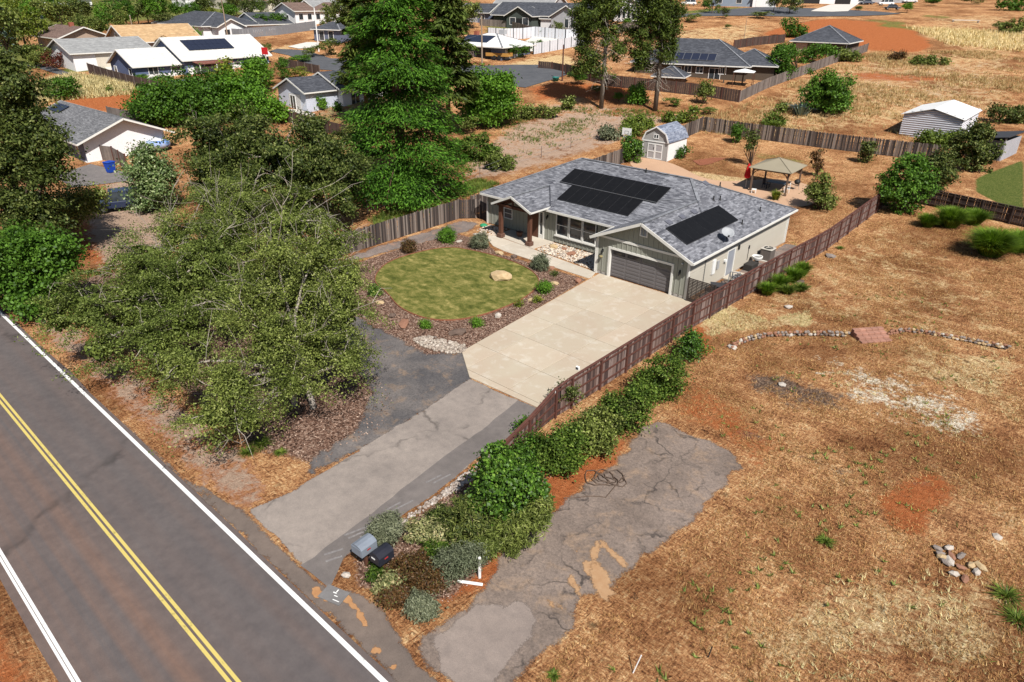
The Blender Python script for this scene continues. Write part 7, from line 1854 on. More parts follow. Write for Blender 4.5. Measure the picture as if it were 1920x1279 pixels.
# low white-roofed house by the cul-de-sac
h = hs("neighbour_house", "low house with a bright white roof and dark solar panels by the cul-de-sac", (-68.6,63.6,6.8), .1)
block(h, (-12,0,0,9.5), 2.5, 'hip', 1.7, P_NAVY, shingle_mat("roof_bright_white", (.74,.72,.68), (.86,.85,.82), .8, .3), .9)
solar_rect(h, (-7.6,2.2,3.4), (1,0,0), (0,1,.36), 7, 2, 1.0, 1.6); win(h,'f',-10.8,.9,2.2,1.2,0,bars=2); slab(h,"carport_shade_panel",'f',-6.2,-.3,3.6,2.3,0,M_BLACK); slab(h,"screen_door",'f',-8.3,-.1,1.6,2.1,0,P_GREY); slab(h,"garage_door",'r',1.0,-.4,4.5,2.3,0,P_GREY)  # black panel on the wall stands for the carport's dark shade
MB().box(-11.6,6,3.4,-10.8,6.8,4.6).build("chimney", pm("chimney_brick", (.32,.1,.06), (.25,.08,.05)), h)
MB().box(-5.5,6.4,4.2,-4.2,7.4,5.0).build("roof_unit", P_GREY, h)
# top-left houses
h = hs("neighbour_house", "white house with a plain grey roof and open garage at far left", (-116,6.2,5.7), .0)
block(h, (-12,-1.5,0,12), 2.7, 'gy', 1.9, P_WHITE, R_PALE, .5); MB().box(.006,2.2,-1,.05,11.8,2.6).build("cream_cladding", P_CREAM, h); slab(h,"garage_shade_panel",'r',8.8,-.2,2.6,2.2,.05,M_BLACK); win(h,'r',5.2,.9,1.4,1.3,.05,bars=1); win(h,'f',-8,.8,1.2,1.2,-1.5)  # dark garage interior painted as a flat black panel
h = hs("neighbour_house", "tan-roofed house behind the blue one at upper left", (-124,17.6,6.9), 0)
block(h, (-10.5,0,0,14), 2.5, 'gy', 2.6, P_TAN, R_TAN, .6); win(h,'f',-7.4,1.0,.9,1.3,0); win(h,'f',-4.0,1.0,.9,1.3,0); win(h,'f',-6.0,3.2,1.4,.6,0); slab(h,"porch_rail",'r',2.5,.2,7,.7,0,M_WHITE,.3)
roof_planes("dormer_roof", [[(.9,4.4,2.6),(-1.4,6.4,3.7),(.9,6.4,3.55)],[(.9,8.4,2.6),(-1.4,6.4,3.7),(.9,6.4,3.55)]], R_TAN, h, .1)
h = hs("neighbour_house", "long dark-grey hip-roofed house with white walls at upper left", (-133,37,8.7), .0)
block(h, (-24,0,0,14), 2.7, 'hip', 2.4, P_WHITE, R_SLATE, .6); block(h, (-6,2,3,8), 2.6, 'gx', 1.4, P_WHITE, R_SLATE, .5); block(h, (-12,14,0,22), 2.7, 'gy', 2.2, P_WHITE, R_SLATE, .5)
for u in (3.4,6.2): win(h,'r',u,.8,1.2,1.2,3)
for u in (9.2,10.6,15,17.5,19.5): win(h,'r',u,.5,.9,1.5,0)
h = hs("neighbour_house", "brown-roofed house with a brick gable among the trees at far left", (-136,9.5,7.4), 0)
block(h, (-14,0,0,9), 2.5, 'gx', 1.7, P_TAN, R_BROWN, .7); MB().box(-6,4,3.6,-5.2,4.8,5.0).build("chimney", pm("chimney_brick", (.32,.1,.06)), h)
h = hs("neighbour_house", "small white house among the trees at the top left", (-213.66,30.69,13.18), .0)
block(h, (-9,0,0,13), 2.8, 'gy', 1.8, P_WHITE, R_PALE, .5); win(h,'r',3,.9,1.2,1.2,0); win(h,'r',8,.9,1.2,1.2,0)
h = hs("neighbour_house", "white house with pale roof at the top edge behind the grey one", (-191.22,61.14,13.85), .0)
block(h, (-9,0,0,10), 2.8, 'gy', 1.8, P_WHITE, R_PALE, .5); win(h,'f',-6,.9,1.2,1.2,0); win(h,'r',4,.9,1.2,1.2,0)
RG = "brown-red roofed houses at the top"
for i, (p, w, d, lb) in enumerate([((-167.31,65.42,12.9),18,14,"red-brown roofed house at the top edge left of the pole"),((-162.16,70.49,12.95),14,16,"red-brown roofed house at the top edge behind the white cottage"),((-161.42,78.6,13.4),12,18,"red-brown roofed house with a white gable at the top edge")]):
    h = hs("neighbour_house", lb, p, .0); h["group"] = RG; block(h, (-w,0,0,d), 3.0, 'gy' if i != 1 else 'gx', 2.8, P_CREAM if i < 2 else P_WHITE, R_RED, .6); win(h,'r',4,.9,1.4,1.2,0); win(h,'f',-5,.9,1.4,1.2,0); win(h,'r',9,.9,1.4,1.2,0)
h = hs("neighbour_house", "white two-storey cottage with many windows near the white pole", (-133.44,60.55,10.67), .0)
block(h, (-9,0,0,13), 3.4, 'gy', 1.6, P_WHITE, R_BROWN, .5)
for k in range(5): win(h,'r',1.0+k*2.4,1.5,1.1,1.2,0)
win(h,'f',-4,1.2,1.1,1.2,0)
h = hs("neighbour_house", "dark gabled house with a parked car in front, right of the white cottage", (-133.96,67.59,11.2), .2)
block(h, (-8,0,0,10), 2.8, 'gy', 2.2, P_BROWN, R_PALE, .6); slab(h,"garage_door",'f',-6.5,0,4.6,2.2,0,P_GREY)
h = hs("neighbour_house", "small dark cabin behind the tall conifer's left side", (-109.0,53.82,8.5), .3)
block(h, (-5,0,2,6), 2.6, 'hip', 1.2, P_NAVY, R_SLATE, .5); win(h,'f',-3.5,.4,1.2,1.8,0); win(h,'f',-1,.4,1.2,1.8,0)
h = hs("neighbour_house", "white gabled house with tall windows right of the left pine", (-78.79,126.08,11.77), .35)
block(h, (-6.5,0,0,14), 4.0, 'gy', 2.6, P_WHITE, R_SLATE, .5)
for k in range(4): win(h,'f',-5.4+k*1.25,.9,.7,2.2 if k in (1,2) else 1.8,0)
h = hs("neighbour_house", "grey-blue house behind the green front lawn at the top", (-78.53,191.42,14.82), .45)
block(h, (-13,0,0,10), 3.2, 'gx', 2.2, P_TEAL, R_SLATE, .5); block(h, (0,-1,7,9), 3.2, 'gy', 2.4, P_WHITE, R_SLATE, .5); slab(h,"garage_door",'f',1,0,5,2.4,-1,M_WHITE); win(h,'f',-11,1,1.6,1.4,0); win(h,'f',-5,1,1.6,1.4,0)
h = hs("neighbour_house", "white-garaged house above the pale concrete drive at the top", (-64.48,233.2,15.54), .5)
block(h, (-16,0,8,10), 3.2, 'gx', 2.4, P_WHITE, R_SLATE, .5); slab(h,"garage_shade_panel",'f',-3,0,5,2.4,0,M_BLACK); slab(h,"porch_shade",'f',-14,0,6,2.3,0,M_BLACK); win(h,'f',4.5,1,1.6,1.4,0)  # garage and porch shade are flat black panels on the wall
h = hs("neighbour_house", "pale house at the top edge behind the parked cars", (-58.21,257.81,16.01), .5)
block(h, (-9,0,9,9), 3.0, 'gx', 2.4, P_GREY, R_PALE, .5); win(h,'f',-5,1,1.6,1.4,0); win(h,'f',3,1,1.6,1.4,0)
h = empty("garden_shed", (-86.5,99.66,10.5), .2, "small white garden shed with grey roof in front of the dark green house", "shed")
block(h, (-2.4,0,3.2,4), 2.4, 'gx', 1.1, P_WHITE, R_GREY, .3); slab(h,"door",'r',1.2,0,1.5,2.0,3.2,M_TRIM); win(h,'r',1.2,0.2,1.4,1.6,3.24)

# ------------------------------------------------------------------ far fences, walls, poles, pool
def panel_fence(name, label, line, h, m, pm_, post=2.4, boards=7, cat="fence"):
    x0, y0 = line[0]; z0 = float(zt(x0, y0)); e = empty(name, (x0,y0,z0), 0, label, cat)
    for (ax, ay), (bx, by) in zip(line[:-1], line[1:]):
        L = math.hypot(bx-ax, by-ay); k = max(1, round(L/post)); a = math.atan2(by-ay, bx-ax)
        for i in range(k+1):
            x, y = ax+(bx-ax)*i/k, ay+(by-ay)*i/k; z = float(zt(x, y))
            MB().cbox((x-x0,y-y0,z-z0+h/2),(.15,.15,h+.12), a).build("post", pm_, e)
            if i < k:
                x2, y2 = ax+(bx-ax)*(i+1)/k, ay+(by-ay)*(i+1)/k; z2_ = float(zt(x2, y2)); b = MB()
                for j in range(boards):
                    t0, t1 = (j+.04)/boards, (j+.96)/boards
                    p = [(x+(x2-x)*t-x0, y+(y2-y)*t-y0, z+(z2_-z)*t-z0) for t in (t0, t1)]
                    nx, ny = -math.sin(a)*.02, math.cos(a)*.02
                    b.shared([(p[0][0]-nx,p[0][1]-ny,p[0][2]-.2),(p[1][0]-nx,p[1][1]-ny,p[1][2]-.2),(p[1][0]+nx,p[1][1]+ny,p[1][2]-.2),(p[0][0]+nx,p[0][1]+ny,p[0][2]-.2),(p[0][0]-nx,p[0][1]-ny,p[0][2]+h),(p[1][0]-nx,p[1][1]-ny,p[1][2]+h),(p[1][0]+nx,p[1][1]+ny,p[1][2]+h),(p[0][0]+nx,p[0][1]+ny,p[0][2]+h)], [(0,3,2,1),(4,5,6,7),(0,1,5,4),(1,2,6,5),(2,3,7,6),(3,0,4,7)])
                b.build("fence_panel", m, e, kind="stuff")
    return e
M_DKBROWN = pm("fence_dark_brown", (.085,.055,.045), (.06,.04,.033), 2, .9, fine=8, island=.25); M_GREYVIN = pm("fence_grey_vinyl", (.20,.20,.21), (.17,.17,.18), 1, .6); M_WHVIN = pm("fence_white_vinyl", (.62,.63,.66), (.56,.57,.6), 1, .6)
M_GREYBRD = pm("fence_far_grey", (.2,.165,.145), (.14,.115,.1), 2, .9, fine=8, island=.3)
panel_fence("neighbour_fence", "dark fence with red posts in front of the large brown house", [(-51.26,61.27),(-40.46,58.81),(-32.12,61.6),(-25.65,63.52),(-20.09,64.02)], 1.75, M_DKBROWN, M_REDPOST)
panel_fence("neighbour_fence", "grey board fence climbing the field beside the large brown house", [(-20.09,64.02),(-20.74,75.57),(-20.76,88.45),(-21.29,104.86),(-21.26,124.02)], 1.6, M_GREYBRD, M_GREYPOST)
panel_fence("neighbour_fence", "dark red fence below the white porch house", [(-65.68,12.98),(-58.26,13.76),(-51.85,14.4),(-46.51,15.52)], 1.6, M_DKBROWN, M_REDPOST)
panel_fence("neighbour_fence", "brown fence in the pale grass below the blue house", [(-112.7,5.67),(-104.92,5.92),(-98.81,6.45),(-90.07,7.72)], 1.7, M_DKBROWN, M_GREYPOST)
panel_fence("neighbour_fence", "brown fence along the far street right of the blue house", [(-94.59,31.89),(-89.05,32.23),(-83.03,32.61)], 1.5, M_DKBROWN, M_GREYPOST)
panel_fence("privacy_wall", "long plain grey wall fence in front of the dark-grey hip-roofed house", [(-137.4,38.15),(-128.38,42.85),(-125.84,50.62),(-125.91,60.88)], 1.9, M_GREYVIN, M_GREYVIN)
panel_fence("pool_fence", "white panel fence with dark posts above the pool", [(-88.56,80.65),(-85.09,82.15),(-82.58,85.57),(-81.98,89.06),(-74.5,90.65),(-73.21,94.77)], 2.2, M_WHVIN, M_BLACK, boards=3)
panel_fence("pool_fence", "long white fence below the pool with two dark rails", [(-68.77,73.12),(-68.45,80.36),(-68.37,89.35)], 2.0, M_WHVIN, M_BLACK, boards=3)
panel_fence("neighbour_fence", "brown board fence behind the pines right of the white gabled house", [(-72.29,106.92),(-72.42,116.12),(-72.65,123.67)], 1.8, M_GREYBRD, M_GREYPOST)
panel_fence("neighbour_fence", "low brown board fence at the cul-de-sac's edge", [(-58.5,62.64),(-56.08,63.49),(-51.6,62.91)], 1.2, M_DKBROWN, M_REDPOST)
panel_fence("neighbour_fence", "red-brown fence behind the large brown house", [(-42.77,107.31),(-41.67,113.73),(-38.33,122.41)], 1.7, M_DKBROWN, M_REDPOST)
panel_fence("neighbour_fence", "brown fence under the dark green house's yard", [(-103.17,93.0),(-95.61,95.45),(-85.08,92.13)], 1.5, M_GREYBRD, M_GREYPOST)
pool = sheet("pool_deck", [(-78.19,79.72),(-82.23,88.81),(-73.63,95.32),(-68.69,92.66),(-69.24,78.71),(-71.16,74.24)], .15, M_PALECON, cell=3)
sheet("swimming_pool", [(-96.94,12.47),(-96.02,14.5),(-93.39,14.78),(-92.33,13.17),(-94.24,11.84)], .1, pm("pool_water", (.35,.6,.68), (.3,.55,.64), .5, .1, spec=.6), cell=3)
M_POLE = pm("pole_wood", (.36,.27,.19), (.26,.19,.135), 2, .9, fine=10, stretch=(4,4,.6))
def pole(label, base, h, r=.15, arm=False, m=None):
    e = empty("utility_pole", base, 0, label, "pole"); MB().tube([(0,0,-.3),(0,0,h)], r, r*.75, 9).build("shaft", m or M_POLE, e)
    if arm: MB().beam((-1.1,.5,h-.6),(1.1,-.5,h-.6),.1,.12).build("crossarm", m or M_POLE, e)
    MB().lathe([(r*.8,h),(r*.7,h+.04),(0,h+.06)], 9).build("cap", M_ALU, e); return e
pole("tall bare wooden pole at the cul-de-sac", (-67.49,57.15,6.3), 8.3, .16)
pole("shorter reddish wooden post at the cul-de-sac's end", (-48.4,56.79,5.23), 5.6, .14, m=M_REDPOST)
pole("white pole beside the far street", (-102.45,45.67,7.44), 8.0, .14, m=M_WHITE)
pole("brown pole in front of the grey privacy wall", (-127.92,39.8,8.63), 8.5, .13, True); pole("brown pole behind the blue house", (-130.47,21.37,7.33), 6.5, .13)
pole("brown pole in front of the white cottage", (-142.07,65.19,11.5), 6.0, .13, True); pole("leaning pale pole among the trees at the top left", (-165.35,28.09,10.23), 5.5, .12)
pole("thin lamp pole behind the large brown house", (-43.08,112.34,8.53), 5.5, .07)

# ------------------------------------------------------------------ vehicles
def car(label, loc, rz, col, kind="sedan", group="parked cars"):
    e = empty("parked_car", loc, rz, label, "car", group); L, Wd = (4.6, 1.8) if kind == "sedan" else (4.8, 1.95); H = 1.45 if kind == "sedan" else 1.8
    bz = .75 if kind == "sedan" else .95
    prof = [(-L/2,.35),(-L/2,bz-.08),(-L/2+.3,bz),(-L/2+1.15,bz+.04),(L/2-.8,bz+.06),(L/2-.1,bz-.02),(L/2,bz-.2),(L/2,.35)]
    b = MB(); b.prism([(x,z) for x, z in prof], -Wd/2, Wd/2); o = b.build("body", col, e); o.rotation_euler = (R(90),0,0); bevel(o, .08, 2)
    x0, x1 = -L/2+.95, (L/2-.75 if kind == "sedan" else L/2-.15); a, c = (.6,.75) if kind == "sedan" else (.55,.25); w = Wd/2-.06; w2 = Wd/2-.22
    cab = MB(); cab.shared([(x0,-w,bz),(x1,-w,bz),(x1,w,bz),(x0,w,bz),(x0+a,-w2,H),(x1-c,-w2,H),(x1-c,w2,H),(x0+a,w2,H)], [(4,5,6,7),(0,1,5,4),(1,2,6,5),(2,3,7,6),(3,0,4,7)]); cab.build("cabin_glass", M_GLASS, e)
    rf = MB(); rf.box(x0+a-.03,-w2-.01,H-.03,x1-c+.03,w2+.01,H+.04); bevel(rf.build("roof", col, e), .03)
    for x in (x0+a+.05,(x0+x1)/2,x1-c-.05):
        for s in (-1,1): MB().beam((x,s*w,bz),(x,s*w2,H),.09,.04).build("pillar", col, e)
    for x in (-L/2+.85,L/2-.85):
        for s in (-1,1):
            t = MB().tube([(x,s*(Wd/2-.2),.33),(x,s*(Wd/2+.01),.33)], .33, n=16).build("wheel", M_BLACK, e); MB().tube([(x,s*(Wd/2+.0),.33),(x,s*(Wd/2+.02),.33)], .2, n=12).build("rim", M_ALU, t)
    for s in (-1,1): MB().cbox((-L/2-.01,s*.62,.62),(.05,.36,.14)).build("headlight", M_WHITE, e); MB().cbox((L/2+.01,s*.68,.72),(.05,.26,.14)).build("tail_light", pm("tail_red", (.3,.01,.01)), e)
    return e
C_NAVY = pm("car_navy", (.02,.03,.07), (.02,.03,.06), 1, .25, spec=.6); C_BLACK = pm("car_black", (.012,.013,.016), (.015,.015,.018), 1, .25, spec=.6); C_WHITE = pm("car_white", (.8,.8,.8), (.76,.76,.76), 1, .3, spec=.5)
def lift(p, d=.1): return (p[0], p[1], p[2]+d)
car("navy car parked on the tan gravel behind the roadside trees", lift((-41.93,-17.21,0.08),.02), 1.2, C_NAVY, "suv")
car("dark blue car at the left of the cars parked at the top right", lift((-57.77,235.95,15.46),.12), .6, C_NAVY)
car("white car parked in the middle of the far street at the top right", lift((-51.06,233.69,15.26),.12), .6, C_WHITE, "suv")
car("black car parked nearest on the far street at the top right", lift((-41.89,208.96,14.42),.12), .5, C_BLACK)
car("white car at the right end of the cars parked at the top right", lift((-50.8,260.96,15.93),.12), .5, C_WHITE)
car("white van beside the green lawn at the top", lift((-95.27,180.96,14.93),.12), .5, C_WHITE, "suv")
car("dark car parked in front of the dark gabled house", lift((-135.0,69.25,11.37),.12), .4, C_BLACK)
# blue bin, blue pool toy, trailer, tub
bn = empty("recycling_bin", lift((-56.66,-12.77,0.33),.04), .3, "blue wheeled recycling bin on the neighbour's asphalt", "bin")
M_BINB = pm("bin_blue", (.015,.07,.42), (.012,.055,.33), 2, .5)
MB().shared([(-.3,-.33,.05),(.3,-.33,.05),(.3,.33,.05),(-.3,.33,.05),(-.42,-.45,1.1),(.42,-.45,1.1),(.42,.45,1.1),(-.42,.45,1.1)], [(0,3,2,1),(0,1,5,4),(1,2,6,5),(2,3,7,6),(3,0,4,7),(4,5,6,7)]).build("bin_body", M_BINB, bn)
bevel(MB().box(-.46,-.5,1.1,.46,.48,1.2).build("lid", M_BINB, bn), .03)
for s in (-.28,.28): MB().tube([(s-.05,.4,.15),(s+.05,.4,.15)], .15, n=12).build("wheel", M_BLACK, bn)
o = MB().lathe([(.7,.1),(1.2,.2),(1.4,.6),(1.3,1.0),(1.0,1.1),(.8,.9),(.75,.5)], 18).build("inflatable_pool", pm("pool_toy_blue", (.02,.16,.55), (.5,.55,.6), 1.2, .4), smooth=True); o.location = lift((-62.79,-4.73,0.73),.2); tag(o, "blue and white inflatable pool beside the white gable", "inflatable pool")
tr = empty("utility_trailer", lift((-69.72,64.14,6.87),.1), .3, "orange-brown flat trailer in front of the white-roofed house", "trailer")
MB().box(-2.4,-1,.55,2.4,1,.7).build("deck", pm("trailer_orange", (.45,.24,.06), (.38,.2,.05)), tr); MB().box(-2.4,-1,.7,2.4,-.92,1.15).build("side_rail", pm("trailer_orange", (.45,.24,.06)), tr); MB().box(-2.4,.92,.7,2.4,1,1.15).build("side_rail", pm("trailer_orange", (.45,.24,.06)), tr)
for x in (-.5,.5):
    for s in (-1.08,1.08): MB().tube([(x,s-.08,.35),(x,s+.08,.35)], .35, n=14).build("wheel", M_BLACK, tr)
o = MB().lathe([(.45,0),(.6,.5),(.63,.55),(.5,.55),(.45,.2),(0,.2)], 14).build("planter_tub", pm("tub_teal", (.05,.25,.22)), smooth=True); o.location = lift((-49.19,56.06,5.23),.08); tag(o, "teal tub with a stick in it at the cul-de-sac's edge", "tub")
sg = empty("red_sign", (-97.78,31.07,6.12), .3, "red sign board at the blue house's right corner", "sign"); MB().box(-.7,-.05,1.8,.7,.05,3.0).build("board", pm("sign_red", (.5,.015,.02), (.42,.012,.015)), sg); MB().box(-.06,.05,0,.06,.12,3.0).build("post", M_WHITE, sg)
be = empty("field_bench", (-17.42,188.22,12.2), .4, "pale bench-like trough in the far dry field at upper right", "bench"); MB().box(-3.2,-.35,.45,3.2,.35,.6).build("seat", M_PALECON, be)
for x in (-2.9,2.9): MB().box(x-.15,-.3,-.2,x+.15,.3,.45).build("leg", M_ROCK_GREY, be)
# wire fence on the vacant lot
wf = empty("wire_fence", (-23.92,-2.02,0.07), 0, "sagging wire fence on thin posts along the vacant lot", "fence"); lx, ly, lz = wf.location
pts_ = [(-24.01,-2.56),(-24.72,2.51),(-25.04,7.76),(-25.27,13.49),(-26.23,19.76),(-25.94,24.69),(-25.77,30.19),(-25.43,35.35)]; pp = None
for (x, y) in pts_:
    z = float(zt(x, y)); MB().tube([(x-lx,y-ly,z-lz-.1),(x-lx,y-ly,z-lz+1.35)], .035, n=5).build("post", M_GREYPOST, wf)
    if pp is not None:
        for hh_ in (.35,.8,1.25): MB().tube([(pp[0]-lx,pp[1]-ly,pp[2]-lz+hh_),((pp[0]+x)/2-lx,(pp[1]+y)/2-ly,(pp[2]+z)/2-lz+hh_-.04),(x-lx,y-ly,z-lz+hh_)], .01, n=3).build("wire", M_ALU, wf)
    pp = (x, y, z)

# ------------------------------------------------------------------ far trees, one by one
def proto(kind, seed, n, lm, bk="brown"):
    rg = np.random.default_rng(seed)
    if kind == "cone":
        nb = 90; Ps, Ns, Ts = [], [], []
        for i in range(nb):
            t = .05+.95*(i+rg.uniform())/nb; az = rg.uniform(0,6.28); Lb = .55*(1-t)**.85*rg.uniform(.7,1.1)+.03; k = n//nb
            s = rg.uniform(.2,1,k)[:,None]; dr = np.array([math.cos(az), math.sin(az), 0]); P = dr*s*Lb+rg.normal(0,.03,(k,3)); P[:,2] += t*2-.25*Lb*s[:,0]
            Ps.append(P); Ts.append(np.tile(dr, (k,1))+rg.normal(0,.4,(k,3))); Ns.append(np.tile([0,0,1.], (k,1))+rg.normal(0,.5,(k,3)))
        V, F = leaf_geo(np.concatenate(Ps), np.concatenate(Ns), .15, .06, rg, .1, np.concatenate(Ts))
    else:
        L = [(0,0,1.15,.62)]+[(rg.normal(0,.42), rg.normal(0,.42), 1.1+rg.normal(0,.32), rg.uniform(.32,.5)) for _ in range(6)]
        P, N, C, d, idx = crown_pts(L, n, rg, 26, .11, .5, .25); V, F = leaf_geo(P, N, .105, .07, rg)
    crown = np_mesh("crown", V, F, lm)
    w = MB(); w.tube([(0,0,-.15),(.02,.02,.5),(0,.03,1.0)], .06, .035, 7)
    for k in range(5): a = k*1.26; w.tube([(0,0,.6),(.25*math.cos(a),.25*math.sin(a),1.0),(.42*math.cos(a),.42*math.sin(a),1.3)], .025, .01, 4)
    return crown, w.mesh("trunk", bark(bk))
PROTO = {"green": [proto("round", 300+k, 2600, LM["green"]) for k in range(3)], "bright": [proto("round", 310+k, 2600, LM["bright"]) for k in range(2)], "olive": [proto("round", 320+k, 2600, LM["olive"]) for k in range(3)],
         "dark": [proto("round", 330+k, 2600, LM["dark"]) for k in range(3)], "lime": [proto("round", 340, 2600, LM["lime"])], "blue": [proto("cone", 350, 2700, LM["blue"])], "cone": [proto("cone", 351+k, 2700, LM["pine"]) for k in range(2)], "red": [proto("round", 360, 1800, LM["red"])]}
FT = 0
def ftree(base, h, w, kind, label, group=None):
    global FT
    FT += 1; cr, tk = PROTO[kind][FT % len(PROTO[kind])]
    e = empty({"cone": "conifer_tree", "blue": "spruce_tree", "red": "plum_tree"}.get(kind, "broadleaf_tree"), base, FT*1.7, label, "tree", group)
    inst("crown", cr, e, (0,0,0), sc=(w/1.7,w/1.7,h/2))["kind"] = "stuff"; inst("trunk", tk, e, (0,0,0), sc=(h/2.6,h/2.6,h/2))
